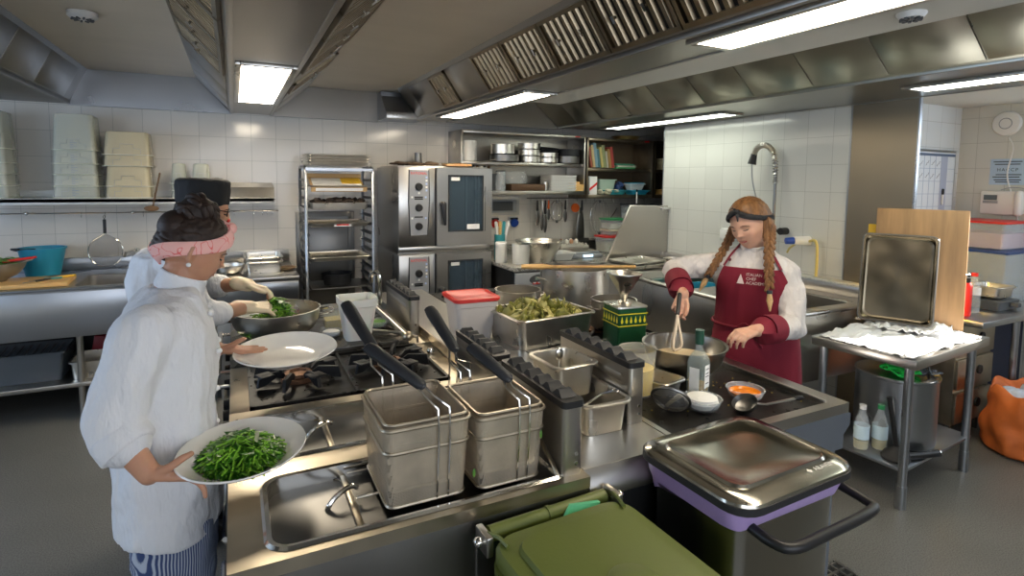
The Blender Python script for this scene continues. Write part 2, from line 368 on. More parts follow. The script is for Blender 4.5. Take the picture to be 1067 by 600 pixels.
hood('stainless extractor hood with plain blanking panels along the right tiled wall', p3, YF, 5.09,
     [(3.08, 2.2, 2.76, 2.47, [('p', .5+.42*i, .92+.42*i) for i in range(10)])], M('hood_steel_right', (.38, .375, .33), .3, 1, var=.08, nscale=2, rvar=.05))
LIGHTM = M('light_diffuser', (1, .865, .67), .5, emis=PANEL)
LIGHTN = M('light_diffuser_cool', (.95, 1, .86), .5, emis=PANEL*.5)
def ceiling_light(label, x0, x1, y0, y1, z=2.2, m=LIGHTM):
    cx, cy = (x0+x1)/2, (y0+y1)/2; hx, hy = (x1-x0)/2, (y1-y0)/2
    t = thing('ceiling_light', label, 'light', (cx, cy, z-.012), group='recessed hood lights')
    b = B()
    b.box(-hx-.02, -hx+.008, -hy-.02, hy+.02, -.006, .012, .002); b.box(hx-.008, hx+.02, -hy-.02, hy+.02, -.006, .012, .002)
    b.box(-hx, hx, -hy-.02, -hy+.008, -.006, .012, .002); b.box(-hx, hx, hy-.008, hy+.02, -.006, .012, .002)
    obj('frame', b, STEEL, t); b = B(); b.box(-hx+.008, hx-.008, -hy+.008, hy-.008, -.002, .006); obj('diffuser', b, m, t)
ceiling_light('short square-looking light panel in the hood left of centre', .04, .28, 3.0, 4.5)
ceiling_light('long light panel in the middle hood above the ovens', 1.60, 1.80, 3.05, 4.65)
ceiling_light('brightest long light panel at the top right of the middle hood', 1.60, 1.80, .3, 1.66)
ceiling_light('light strip in the right hood just above the white tiled wall', 3.40, 3.60, 3.2, 4.75, m=LIGHTN)
ceiling_light('light strip in the right hood beside the whiteboard alcove', 3.37, 3.57, .4, 1.85, m=LIGHTN)
# duct cowl on the back wall
t = thing('vent_cowl', 'small boxy stainless vent cowl at the ceiling above the ovens', 'vent', (1.42, 5.43, 2.2))
b = B(); b.prism([(-.17, 0, 0), (-.17, -.36, 0), (-.17, -.36, .05), (-.17, -.16, .22), (-.17, -.16, .26), (-.17, 0, .26)], (.36, 0, 0)); obj('cowl_body', b, STEELB, t)
b = B(); b.box(-.17, .19, -.372, -.36, -.005, .055, .003); obj('front_lip', b, STEEL, t)
# detectors
def detector(label, loc, r=.055, m=WHITEP):
    t = thing('smoke_detector', label, 'detector', loc)
    b = B(); b.lathe([(0, 0), (r, 0), (r, -.02), (r*.8, -.032), (0, -.036)]); obj('base', b, m, t)
    b = B()
    for k in range(10):
        a = k*PI/5; b.box(r*.35, r*.75, -.004, .004, -.040, -.03, mat=Matrix.Rotation(a, 4, 'Z'))
    obj('vent_slots', b, DGREY, t)
detector('round white smoke detector on the cream ceiling at upper left', (-.66, 3.55, 2.468), .065)
detector('round slotted detector on the white ceiling strip at top right', (1.95, 1.07, 2.215), .042)

# ------------------------------------------------------------------ text helper
def text(name, s, size, mat, parent=None, loc=(0, 0, 0), rot=(0, 0, 0), ext=.0004, align='LEFT', sx=1.0, sp=1.0):
    cu = bpy.data.curves.new(name, 'FONT'); cu.body = s; cu.size = size; cu.extrude = ext; cu.align_x = align; cu.space_character = sp; cu.resolution_u = 3
    tmp = bpy.data.objects.new(name, cu); C.objects.link(tmp); bpy.context.view_layer.update()
    me = bpy.data.meshes.new_from_object(tmp.evaluated_get(bpy.context.evaluated_depsgraph_get())); bpy.data.objects.remove(tmp)
    me.materials.clear(); me.materials.append(mat)
    o = bpy.data.objects.new(name, me); C.objects.link(o); o.location = loc; o.rotation_euler = rot; o.scale = (sx, 1, 1)
    if parent: o.parent = parent
    return o

# ------------------------------------------------------------------ left wall shelf and what is on it
b = B(); b.box(XL+.01, .31, 5.1, 5.445, 1.445, 1.478, .004); b.box(XL+.01, .31, 5.1, 5.115, 1.43, 1.478, .003); b.box(XL+.01, .31, 5.42, 5.445, 1.478, 1.53)
sh = tag(obj('wall_shelf', b, M('satin_shelf', (.62, .62, .60), .5, .6)), 'long stainless shelf on the back tiled wall at left', 'shelf')
b = B(); b.prism([(-.12, 5.12, 1.482), (-.12, 5.44, 1.482), (-.12, 5.44, 1.60), (-.12, 5.17, 1.565)], (.43, 0, 0)); tag(obj('metal_cover', b, STEEL), 'low sloped steel box on the right end of the shelf behind the chefs', 'box')
RIMM = M('tub_rim', (.56, .57, .48), .4)
def inverted_tub(name, label, x, y, z, w, d, h, group, mat=MILKY2, mark=True):
    t = thing(name, label, 'food container', (x, y, z), group=group)
    hx, hy = w/2, d/2; k = .010
    b = B(); b.rings([rr(hx+.008, hy+.008, .03, 0), rr(hx+.008, hy+.008, .03, .006), rr(hx, hy, .025, .008), rr(hx-k, hy-k, .035, h-.012), rr(hx-k-.004, hy-k-.004, .035, h-.003), rr(hx-k-.014, hy-k-.014, .03, h),
              rr(hx-k-.016, hy-k-.016, .03, h-.004), rr(hx-k-.006, hy-k-.006, .03, h-.014), rr(hx-.003, hy-.003, .022, 0)], False, False, True); obj('tub', b, mat, t)
    b = B(); b.tube([tuple(p) for p in rr(hx+.009, hy+.009, .03, .004)], .0035, 5, closed=True); obj('rim', b, RIMM, t)
    b = B(); y0 = -hy-.003
    b.tube([(-hx*.6, y0, .012), (-hx*.6, y0, .05), (-hx*.3, y0, .052), (-hx*.28, y0+.002, .085), (hx*.28, y0+.002, .085), (hx*.3, y0, .052), (hx*.6, y0, .05), (hx*.6, y0, .012)], .0016, 5); obj('rim_notch', b, GREY, t)
    if mark:
        b = B()
        for q in range(5): b.box(-.02, .0+.02*(q % 2), -hy-.001+.0, -hy, .02+q*.012, .022+q*.012)
        obj('volume_marks', b, M('blue_print', (.05, .12, .3), .6), t)
    return t
tubs = (('leftmost', -1.565, 5), ('second', -1.045, 5))
ord5 = ('bottom', 'second', 'middle', 'fourth', 'top')
for nm, x, n in tubs:
    zs = [0, .085, .17, .25, .35]
    for i in range(n):
        inverted_tub('storage_tub', '%s tub of the %s tall upturned stack on the wall shelf' % (ord5[i], nm), x, 5.265, 1.479+zs[i], .27-.004*i, .27, .27, 'upturned clear tubs on the wall shelf')
for i, (z, w) in enumerate(((0, .29), (.085, .285), (.24, .30), (.325, .295))):
    inverted_tub('storage_tub', '%s tub in the shorter amber stack of upturned tubs on the wall shelf' % (('bottom', 'second', 'third', 'top')[i]), -.72, 5.265, 1.479+z, w, .27, .155 if i % 2 == 0 else .18, 'amber upturned tubs on the wall shelf', M('amber_tub%d' % i, (.74, .66, .46), .2, alpha=.62), False)
for i, (x, n, w) in enumerate(((-.39, 3, .11), (-.235, 3, .13))):
    for k in range(n):
        inverted_tub('small_storage_tub', '%s small clear tub of the %s small stack behind the black cap' % (('bottom', 'middle', 'top')[k], ('left', 'right')[i]), x, 5.25, 1.479+k*.055, w, .15, .165, 'small upturned tubs behind the cap', MILKY2, False)
# spatula standing on the shelf
t = thing('wooden_spatula', 'brown wooden spatula propped on the shelf beside the amber tubs', 'spatula', (-.56, 5.09, 1.40))
b = B(); b.cap((0, 0, .02), (.05, .02, .27), .006, .007, 8); obj('handle', b, WOODD, t); b = B(); b.ell((-.01, -.004, -.0), (.05, .007, .022)); obj('blade', b, WOODD, t)
# rail with hooks
t = thing('utensil_rail', 'thin steel rail with hooks under the wall shelf', 'rail', (-.6, 5.3, 1.36))
b = B(); b.cyl((-1.9, 0, 0), (.95, 0, 0), .005, seg=8); obj('rail_bar', b, CHROME, t)
for x in (-.78, -.12, .30): b = B(); b.cyl((x, 0, 0), (x, .14, 0), .006, seg=8); b.ell((x, 0, 0), (.014, .014, .014)); obj('bracket', b, CHROME, t)
for k, x in enumerate((-.45, -.3, -.05, .1, .2, .4, .6, .75, .82, .86, .9)):
    b = B(); b.tube([(x, 0, .008), (x, -.008, 0), (x, -.004, -.02), (x, -.012, -.035), (x, -.02, -.025)], .0022, 6); obj('hook', b, CHROME, t)
t = thing('wire_skimmer', 'teardrop wire skimmer with black handle hanging under the shelf', 'skimmer', (-.905, 5.28, 1.33))
b = B(); b.box(-.011, .011, -.006, .006, -.13, -.02, .004); b.tube([(0, 0, -.02), (.008, 0, 0), (0, 0, .015), (-.008, 0, 0), (0, 0, -.02)], .002, 6); obj('handle', b, BLACK, t)
loop = [(0, 0, -.13)]+[(.112*math.sin(a), 0, -.285+.105*math.cos(a)+(.03*(1+math.cos(a)))*.5) for a in [math.radians(d) for d in range(35, 326, 15)]]+[(0, 0, -.13)]
b = B(); b.tube(loop, .0035, 6); obj('wire_loop', b, CHROME, t)
b = B(); b.poly([p for p in loop[:-1]]); obj('wire_mesh', b, WIREF, t)
t = thing('wall_tap', 'short steel tap spout on the tiled wall over the left sink', 'tap', (-.72, 5.44, 1.04))
b = B(); b.tube([(0, 0, 0), (-.02, -.06, .01), (-.06, -.14, 0), (-.065, -.16, -.03)], .010, 8); obj('spout', b, CHROME, t); b = B(); b.cyl((0, 0, 0), (0, -.02, 0), .022); obj('flange', b, CHROME, t)
# ------------------------------------------------------------------ left sink bench
t = thing('sink_bench', 'long stainless sink bench along the left back wall', 'sink bench', (-1.2, 4.99, 0))
b = B(); X0, X1, Y0, Y1 = -1.7, 1.06, -.45, .45; sx0, sx1, sy0, sy1 = .20, 1.03, -.33, .16
for a in ((X0, sx0, Y0, Y1), (sx1, X1, Y0, Y1), (sx0, sx1, Y0, sy0), (sx0, sx1, sy1, Y1)): b.box(*a, .875, .9)
b.tube([(X0, Y0, .902), (X1, Y0, .902)], .010, 8); obj('worktop', b, STEELB, t)
b = B(); b.box(X0, X1, .43, .455, .9, 1.0, .003); obj('upstand', b, STEELB, t)
b = B(); c = ((sx0+sx1)/2, (sy0+sy1)/2)
b.rings([rr(.415, .245, .04, .9, *c), rr(.405, .235, .05, .895, *c), rr(.40, .23, .06, .66, *c), rr(.36, .19, .05, .64, *c)], False, True); obj('basin', b, STEEL, t)
b = B(); b.box(X0, X1-.0, Y0-.004, Y0+.02, .58, .885, .003); obj('front_panel', b, STEELB, t)
b = B(); b.box(X0, X1, Y0+.02, Y1, .23, .26, .004); obj('under_shelf', b, STEEL, t)
for x in (X0+.5, .25, X1-.03):
    for y in (Y0+.04, Y1-.05): b = B(); b.cyl((x, y, 0), (x, y, .88), .02); obj('leg', b, STEEL, t)
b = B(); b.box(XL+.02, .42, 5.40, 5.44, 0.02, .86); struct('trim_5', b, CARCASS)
t = thing('low_cabinet', 'closed stainless cabinet right of the left sink, beside the trolley', 'cabinet', (.15, 4.99, 0))
b = B(); b.box(-.29, .29, -.45, .45, .86, .9, .006); obj('worktop', b, STEEL, t)
b = B(); b.box(-.285, .285, -.43, .45, .1, .86, .004); obj('body', b, STEEL, t)
b = B(); b.box(-.28, .28, -.445, -.43, .12, .70, .004); obj('door', b, STEELB, t)
b = B(); b.box(-.28, .28, -.445, -.43, .71, .85, .004); obj('drawer', b, STEELB, t)
b = B(); b.box(-.29, .29, .43, .455, .9, 1.0, .003); obj('upstand', b, STEEL, t)
for x in (-.25, .25):
    for y in (-.4, .4): b = B(); b.cyl((x, y, 0), (x, y, .1), .02); obj('leg', b, STEEL, t)
# on the bench
b = B(); b.box(-.33, .33, -.17, .17, 0, .03, .005); tag(obj('chopping_board', b, WOODS, loc=(-1.36, 4.83, .901), rot=(0, 0, .06)), 'worn brown wooden board on the left bench in front of the blue bucket', 'chopping board')
t = thing('blue_bucket', 'bright blue plastic bucket standing behind the board on the left bench', 'bucket', (-1.28, 5.22, .901))
b = B(); b.lathe([(0, 0), (.10, 0), (.140, .20), (.147, .20), (.148, .213), (.135, .213), (.095, .006), (0, .006)]); obj('bucket_body', b, BLUEP, t)
b = B(); b.tube([(-.145, 0, .19), (-.16, -.05, .205), (-.10, -.13, .215), (0, -.155, .218)], .004, 6); b.cap((-.16, -.05, .21), (-.10, -.13, .216), .009, .009); obj('handle', b, BLACK, t)
t = thing('colander', 'dented aluminium colander bowl of leaves on the left bench board', 'colander', (-1.46, 4.86, .932))
b = B(); b.lathe([(0, .0), (.07, .0), (.075, .012), (.13, .04), (.165, .085), (.18, .125), (.19, .127), (.19, .131), (.177, .129), (.16, .09), (.12, .045), (0, .014)]); obj('bowl', b, M('dull_aluminium', (.34, .32, .28), .5, .8), t)
b = B(); b.tube([(.17, -.04, .125), (.215, -.045, .14), (.21, .03, .14), (.17, .03, .125)], .005, 6); obj('handle', b, STEELW, t)
b = B()
for i in range(60):
    a = random.random()*6.28; r = random.random()**.5*.14; p = V((r*math.cos(a), r*math.sin(a), .10+random.random()*.05)); q = Matrix.Rotation(random.random()*3, 4, V((random.random(), random.random(), random.random())).normalized())
    b.poly([p+q@V(v) for v in ((-.04, 0, 0), (0, -.014, .004), (.04, 0, 0), (0, .014, .004))])
LEAF = M('leaf_green', (.09, .24, .03), .5, var=.5, nscale=30); obj('leaves', b, LEAF, t)['kind'] = 'stuff'
t = thing('kitchen_knife', 'knife with red handle lying across the colander rim', 'knife', (-1.38, 4.80, 1.070))
b = B(); b.cap((.0, 0, 0), (.16, .02, .02), .010, .008); obj('handle', b, RED, t); b = B(); b.prism([(0, 0, 0), (-.14, 0, -.012), (-.16, 0, 0), (0, 0, .012)], (0, .002, 0)); obj('blade', b, CHROME, t)
for i, (x, y, m, nm) in enumerate(((-1.17, 4.80, TEAL, 'teal'), (-1.10, 4.86, YELLOW, 'yellow'), (-1.2, 4.74, BLACK, 'black'))):
    t = thing('paring_knife', 'small knife with %s handle lying on the wooden board' % nm, 'knife', (x, y, .938), .5+.2*i)
    b = B(); b.cap((0, 0, 0), (.09, 0, 0), .008, .007, 8); obj('handle', b, m, t); b = B(); b.prism([(0, 0, -.002), (-.09, 0, -.002), (-.08, .012, -.002), (0, .014, -.002)], (0, 0, .002)); obj('blade', b, CHROME, t)
# under the bench
def crate(label, x, y, z, w, d, h, mat, name='storage_crate', cat='crate'):
    b = B(); hx, hy = w/2, d/2
    b.rings([rr(hx-.02, hy-.02, .02, 0), rr(hx, hy, .02, h-.01), rr(hx+.012, hy+.012, .02, h-.01), rr(hx+.012, hy+.012, .02, h), rr(hx-.004, hy-.004, .018, h), rr(hx-.024, hy-.024, .018, .006)])
    return tag(obj(name, b, mat, loc=(x, y, z)), label, cat)
crate('dark see-through crate of utensils on the shelf under the left bench', -1.32, 4.82, .262, .52, .34, .2, M('smoky_plastic', (.10, .115, .13), .25, alpha=.8))
for i in range(9):
    b = B(); b.cap((-.2+i*.045, -.1, .03), (-.1+i*.045, .1, .19), .006, .009, 6); tag(obj('kitchen_utensil', b, DGREY, loc=(-1.33, 4.82, .262)), '%s dark utensil from the left, leaning in the smoky crate' % ('first', 'second', 'third', 'fourth', 'fifth', 'sixth', 'seventh', 'eighth', 'ninth')[i], 'utensil', 'dark utensils in the crate under the bench')
b = pan_b(.16, .14, .12); tag(obj('gastronorm_pan', b, PANM, loc=(-.86, 4.76, .262)), 'steel pan on the shelf under the left bench, right of the smoky crate', 'pan')
b = B(); b.box(-.05, .05, -.12, .12, 0, .22, .01); tag(obj('red_board', b, M('deep_red_plastic', (.25, .01, .02), .4), loc=(-.93, 5.04, .262), rot=(0, .2, 0)), 'dark red board standing behind the steel pan under the left bench', 'board')
b = B(); b.box(-.13, .13, -.1, .1, 0, .2, .015); tag(obj('green_box', b, M('deep_green_plastic', (.01, .10, .04), .4), loc=(-.70, 5.08, .262)), 'dark green box standing behind the steel pan under the left bench', 'box')
# pans on low cabinet
for i in range(2):
    tag(obj('oven_pan', pan_b(.13, .19, .085), PANM, loc=(.20, 4.93, .901+i*.034)), ('lower' if i == 0 else 'upper')+' of the two nested steel pans on the low cabinet by the trolley', 'pan', 'nested pans on the low cabinet')
b = B(); b.lathe(bowl_prof(.11, .07, .05)); tag(obj('mixing_bowl', b, PANM, loc=(-.05, 4.80, .901)), 'small steel bowl on the low cabinet beside the nested pans', 'bowl')
t = thing('strainer', 'round net strainer with red handle on the low cabinet', 'strainer', (.37, 4.85, .92))
b = B(); b.lathe([(.075, .0), (.078, .004), (.06, -.012), (0, -.018)]); obj('net', b, M('brown_net', (.20, .14, .08), .7), t); b = B(); b.cap((-.07, 0, .0), (-.03, .1, .05), .01, .01); obj('handle', b, RED, t)
# ------------------------------------------------------------------ gastronorm trolley (rack)
RX0, RX1, RY0, RY1 = .52, 1.06, 4.78, 5.2
t = thing('tray_trolley', 'tall tubular steel tray trolley between the low cabinet and the ovens', 'trolley', ((RX0+RX1)/2, (RY0+RY1)/2, 0))
ox, oy = t.location.x, t.location.y; hw = (RX1-RX0)/2; hd = (RY1-RY0)/2
for x in (-hw, hw):
    b = B(); b.tube([(x, -hd, .1), (x, -hd, 1.69), (x, -hd+.02, 1.725), (x, -hd+.05, 1.74), (x, hd-.05, 1.74), (x, hd-.02, 1.725), (x, hd, 1.69), (x, hd, .1)], .0125, 8); obj('side_frame', b, STEELB, t)
for z in (.12, 1.72):
    for q in (-hd, hd): b = B(); b.box(-hw, hw, q-.01, q+.01, z-.01, z+.012); obj('cross_bar', b, STEELB, t)
for i in range(20):
    z = .2+.075*i
    for sx in (-1, 1): b = B(); b.box(sx*hw-.002, sx*hw-sx*.032, -hd, hd, z, z+.002); b.box(sx*hw-.002, sx*hw+.002, -hd, hd, z, z+.02); obj('runner', b, STEELD, t)
for x in (-hw, hw):
    for y in (-hd, hd): b = B(); b.cyl((x-.012, y, .05), (x+.012, y, .05), .05, seg=14); b.cyl((x, y, .05), (x, y, .12), .012); obj('caster', b, BLACKR, t)
ry = (RY0+RY1)/2; rx = ox
def tray(label, z, h, m=PANM, group=None, dy=0, w=.235):
    return tag(obj('steel_tray', pan_b(w, .20, h, r=.03, rim=.012), m, loc=(rx, ry+dy, z)), label, 'tray', group)
for i in range(4): tray('%s tray in the stack lying on top of the trolley' % (('bottom', 'second', 'third', 'top')[i]), 1.755+i*.022, .022, group='trays stacked on top of the trolley', w=.25)
for z, h, lb in ((1.575, .012, 'shallow tray holding the cardboard box lid, uppermost inside the trolley'), (1.39, .055, 'deep tray of charred food in the trolley'), (1.245, .03, 'shallow tray with a red sticker in the trolley'), (.965, .03, 'wide steel tray pulled out halfway down the trolley')):
    tray(lb, z, h, dy=-.03 if z < 1 else 0)
b = B()
for i in range(70):
    b.ell((random.uniform(-.2, .2), random.uniform(-.17, .15), random.uniform(.04, .075)), (random.uniform(.015, .04), random.uniform(.015, .03), random.uniform(.01, .02)), seg=8, rows=5)
tag(obj('charred_food', b, CHAR, loc=(rx, ry, 1.395)), 'heap of dark charred food in the deep tray of the trolley', 'food', kind='stuff')
b = B(); b.box(-.07, .07, -.002, 0, -.014, .014); tag(obj('sticker', b, WHITEP, loc=(rx+.02, RY0+.007, 1.262)), 'white sticker with red print on the shallow trolley tray', 'sticker')
b = B(); b.box(-.05, .05, -.003, -.002, -.006, .006); obj('red_print', b, RED, bpy.data.objects['sticker'])
t = thing('cardboard_lid', 'white lined cardboard box lid lying tilted in the trolley', 'box', (rx, ry-.05, 1.60), rot=(.35, 0, 0))
b = B(); b.box(-.22, .22, -.14, .14, 0, .008); b.box(-.225, .225, -.15, -.14, -.012, .03); b.box(-.225, .225, .14, .148, -.004, .04); obj('tray_side', b, CARD, t)
b = B(); b.box(-.19, .19, -.153, -.15, -.004, .022); b.box(-.2, .2, -.11, .11, .008, .012); obj('paper_lining', b, PAPER, t)
b = B(); b.box(.04, .2, -.02, .1, .012, .018); obj('yellow_sheet', b, YELLOW, t)
b = B(); b.lathe([(0, 0), (.11, 0), (.125, .09), (.132, .09), (.132, .097), (.12, .097), (.105, .008), (0, .008)]); tag(obj('black_pot', b, IRON, loc=(rx, ry-.02, .735)), 'low black pot on a lower runner of the trolley', 'pot')
b = B(); b.box(-.23, .23, -.2, .2, 0, .012, .004); tag(obj('oven_grid', b, STEELD, loc=(rx, ry, .722)), 'flat oven sheet under the black pot in the trolley', 'tray')
b = B(); b.box(.50, 1.02, 5.40, 5.45, .3, 1.34, .004); b.box(.60, .96, 5.385, 5.40, .35, 1.25, .006); b.box(.575, .60, 5.38, 5.40, .3, 1.29); b.box(.96, .985, 5.38, 5.40, .3, 1.29); b.box(.575, .985, 5.38, 5.40, 1.26, 1.29)
tag(obj('wall_hatch', b, STEELD), 'dark steel hatch door on the wall behind the trolley', 'hatch')
# ------------------------------------------------------------------ ovens
def oven(name, label, z, h):
    W = .85; t = thing(name, label, 'oven', (1.243, 4.64, z))
    b = B(); b.box(0, W, .03, .77, 0, h-.01, .006); b.box(.01, W-.01, .06, .7, h-.012, h, .004); obj('cabinet', b, STEEL, t)
    b = B(); b.box(0, .32, -.005, .03, .05, h-.015, .006); obj('front_panel', b, STEEL, t)
    b = B(); b.box(0, W, .0, .035, .0, .048, .004); obj('base_strip', b, STEEL, t)
    b = B(); b.rings([[(x, -.006, z) for x, z in pts] for pts in [[(.10, h-.60), (.25, h-.60), (.268, h-.3), (.262, h-.035), (.092, h-.035), (.086, h-.3)]]]+[[(x, -.012, z) for x, z in [(.103, h-.597), (.247, h-.597), (.265, h-.3), (.259, h-.038), (.095, h-.038), (.089, h-.3)]]], smooth=False); p = obj('control_panel', b, M('panel_grey', (.30, .31, .33), .4, .3), t)
    b = B(); 
    for x in (.084, .270): b.tube([(x+(.014 if x < .1 else -.018), -.008, h-.60), (x, -.012, h-.3), (x+(.006 if x < .1 else -.006), -.008, h-.035)], .004, 6)
    obj('panel_trim', b, BLACK, t)
    text('panel_lettering', 'RATIONAL', .030, RED, p, (.102, -.0125, h-.076), (PI/2, 0, 0), sx=1.0)
    for zz in (.18, .36, .52):
        b = B(); b.cyl((.175, -.012, h-zz), (.175, -.036, h-zz), .034, .028, 20); b.box(.170, .180, -.042, -.03, h-zz-.024, h-zz+.024); obj('control_knob', b, BLACK, t)
    for zz in (.27, .285, .44):
        b = B(); b.box(.135, .21, -.0135, -.012, h-zz-.006, h-zz+.006); obj('display', b, BLACK, p)
    for i, (xx, zz) in enumerate([(.242, .10+.028*k) for k in range(5)]+[(.115, .27), (.235, .27), (.115, .45), (.235, .45), (.175, .235)]):
        b = B(); b.box(xx-.008, xx+.008, -.0135, -.012, h-zz-.008, h-zz+.008); obj('button', b, WHITEP if i % 2 else M('pale_blue_button', (.35, .45, .7), .4), p)
    # door
    d = B(); x0, x1, z0, z1 = .33, W, .052, h-.015; gx0, gx1, gz0, gz1 = .43, .768, h-.575, h-.075
    for a in ((x0, gx0, z0, z1), (gx1, x1, z0, z1), (gx0, gx1, z0, gz0), (gx0, gx1, gz1, z1)): d.box(a[0], a[1], -.035, .02, a[2], a[3])
    dd = obj('door', d, STEEL, t)
    b = B(); g = [(gx0, gz0), (gx1, gz0), (gx1, gz1), (gx0, gz1)]
    b.box(gx0, gx1, -.032, -.029, gz0, gz1); obj('door_glass', b, OVENGL, dd)
    b = B(); b.box(gx0, gx1, -.002, .01, gz0, gz1); obj('oven_cavity', b, M('oven_cavity', (.05, .06, .07), .4, .5) if 'oven_cavity' not in bpy.data.materials else bpy.data.materials['oven_cavity'], dd)
    for xx in (.60, .69, .72): b = B(); b.box(gx0+(xx-.43), gx0+(xx-.43)+.016, -.02, -.006, gz0, gz1); obj('rack_rail', b, STEELB, dd)
    for q in range(7): b = B(); b.box(gx0+.28, gx1-.01, -.018, -.010, gz0+.05+q*.06, gz0+.056+q*.06); obj('rack_rung', b, STEELD, dd)
    b = B(); b.tube([(gx0+.008, -.036, gz0+.008), (gx1-.008, -.036, gz0+.008), (gx1-.008, -.036, gz1-.008), (gx0+.008, -.036, gz1-.008)], .008, 6, closed=True); obj('glass_gasket', b, BLACKR, dd)
    b = B(); b.box(gx0+.03, gx0+.11, -.034, -.0325, gz1-.05, gz1-.02); obj('sticker', b, WHITEP, dd)
    if z > .5:
        b = B(); b.box(gx0+.18, gx0+.30, -.034, -.0325, gz0+.02, gz0+.065); obj('lower_sticker', b, PAPER, dd)
    b = B(); b.cyl((.375, -.035, h-.33), (.375, -.07, h-.33), .024); b.cap((.375, -.075, h-.33), (.388, -.08, h-.50), .026, .013); obj('door_handle', b, BLACK, dd)
    b = B(); b.box(gx1+.012, gx1+.02, -.037, -.035, gz0, gz1-.1); obj('door_seam', b, STEELD, dd)
    b = B(); b.box(.322, .329, -.004, .0, .05, h-.015); obj('door_gap', b, BLACKR, t)
    return t
oven('combi_oven', 'upper steel combi oven with a glass door, stacked beside the trolley', 1.02, .745)
oven('combi_oven', 'lower steel combi oven, standing beneath its twin', .27, .745)
t = thing('oven_stand', 'low dark stand under the two stacked ovens', 'stand', (1.668, 5.03, 0)); b = B(); b.box(-.42, .42, -.34, .37, .2, .268, .004); obj('frame', b, STEELD, t)
for x in (-.38, .38):
    for y in (-.3, .33): b = B(); b.cyl((x, y, 0), (x, y, .2), .02); obj('leg', b, STEEL, t)
# stuff on top of the oven
b = B(); b.cyl((1.60, 5.25, 1.765), (1.60, 5.25, 1.90), .035); b.cyl((1.60, 5.25, 1.765), (1.60, 5.25, 1.78), .05); tag(obj('oven_flue', b, STEELD), 'short grey flue pipe on top of the upper oven', 'flue')
b = B()
for i in range(30): b.ell((random.uniform(-.16, .16), random.uniform(-.1, .1), random.uniform(.01, .03)), (random.uniform(.03, .06), .04, random.uniform(.008, .016)), seg=8, rows=5)
tag(obj('burnt_crust', b, M('burnt_brown', (.09, .055, .03), .8, var=.5, nscale=30), loc=(1.46, 4.9, 1.768)), 'flat dark brown burnt crusts on top of the upper oven at left', 'food', kind='stuff')
t = thing('frying_pan', 'frying pan with a thin handle lying on the upper oven at right', 'frying pan', (1.86, 4.9, 1.767))
b = B(); b.lathe([(0, 0), (.12, 0), (.14, .03), (.145, .03), (.12, .004), (0, .004)]); obj('pan_body', b, STEELW, t); b = B(); b.tube([(.13, -.02, .03), (.25, -.05, .05), (.36, -.08, .075)], .006, 6); obj('handle', b, STEELD, t)
b = B(); b.box(-.12, .12, -.06, .06, 0, .02, .004); tag(obj('wooden_peel', b, WOOD, loc=(1.80, 4.72, 1.767)), 'narrow wooden plank on the front of the upper oven', 'board')
# ------------------------------------------------------------------ back right: wall cabinets
def wall_unit(name, label, x0, x1, z0, z1, shelf_z, m=STEEL, back=HOODM, rx=0):
    t = thing(name, label, 'shelf unit', ((x0+x1)/2, 5.27, z0)); hw = (x1-x0)/2; h = z1-z0; y0, y1 = -.19, .175
    b = B(); b.box(-hw, hw, y1-.01, y1, 0, h); obj('back_panel', b, back, t)
    for s in (-1, 1): b = B(); b.box(s*hw-.02 if s > 0 else -hw, hw if s > 0 else -hw+.02, y0, y1-.011, 0, h, .003); obj('side_panel', b, m, t)
    b = B(); b.box(-hw+.021, hw-.021, y0, y1-.011, h-.03, h, .003); obj('top_panel', b, m, t)
    b = B(); b.box(-hw+.021, hw-.021, y0, y1-.011, 0, .04, .003); obj('bottom_shelf', b, m, t)
    b = B(); b.box(-hw+.021, hw-.021, y0+.02, y1-.011, shelf_z-z0-.03, shelf_z-z0, .003); obj('middle_shelf', b, m, t)
    b = B(); b.box(hw-.14, hw-.08, y0-.003, y0-.001, h-.022, h-.008); obj('red_badge', b, RED, t)
    return t
wall_unit('wall_cabinet', 'wide open steel wall cabinet full of pans, right of the ovens', 1.98, 3.42, 1.50, 2.135, 1.83)
wall_unit('wall_cabinet', 'open warm-toned wall cabinet with books and tubs, right of the pan cabinet', 3.44, 4.36, 1.46, 2.12, 1.79, M('brownish_steel', (.34, .29, .22), .35, 1, var=.2), M('brown_back_panel', (.18, .13, .085), .5, .4))
wall_unit('wall_cabinet', 'narrow dark shelf end beside the tiled wall, right of the book cabinet', 4.38, 4.93, 1.46, 2.12, 1.79, M('brown_dark_steel', (.2, .16, .11), .4, 1), M('brown_back_panel2', (.09, .06, .04), .6))
def pot(name, label, cat, x, y, z, r, h, m=PANM, hd=True, group=None, lip=.004):
    t = thing(name, label, cat, (x, y, z), group=group)
    b = B(); b.lathe([(0, 0), (r-.01, 0), (r, .01), (r, h), (r+lip, h), (r+lip, h+.004), (r-.004, h+.004), (r-.004, .012), (r-.012, .005), (0, .005)]); obj('pot_body', b, m, t)
    if hd:
        for s in (-1, 1): b = B(); b.tube([(s*r, -.03, h*.75), (s*(r+.03), -.03, h*.8), (s*(r+.035), 0, h*.81), (s*(r+.03), .03, h*.8), (s*r, .03, h*.75)], .004, 6); obj('handle', b, m, t)
    return t
Y = 5.2
pot('white_bucket', 'tall white pail at the left end of the top pan shelf', 'bucket', 2.10, Y, 1.831, .085, .2, WHITEP, False)
pot('baking_tin', 'wide dark tin under a silver pan on the top pan shelf', 'tin', 2.50, Y, 1.831, .15, .07, STEELD, False)
pot('cooking_pan', 'silver pan standing on the wide dark tin, top pan shelf', 'pan', 2.48, Y, 1.907, .12, .1, PANM, False)
for i in range(3): pot('cake_tin', '%s of the three stacked silver tins in the middle of the top pan shelf' % ('lowest', 'middle one', 'highest')[i], 'tin', 2.79, Y, 1.831+i*.068, .115, .062, PANM, False, 'silver tins stacked on the top pan shelf', .008)
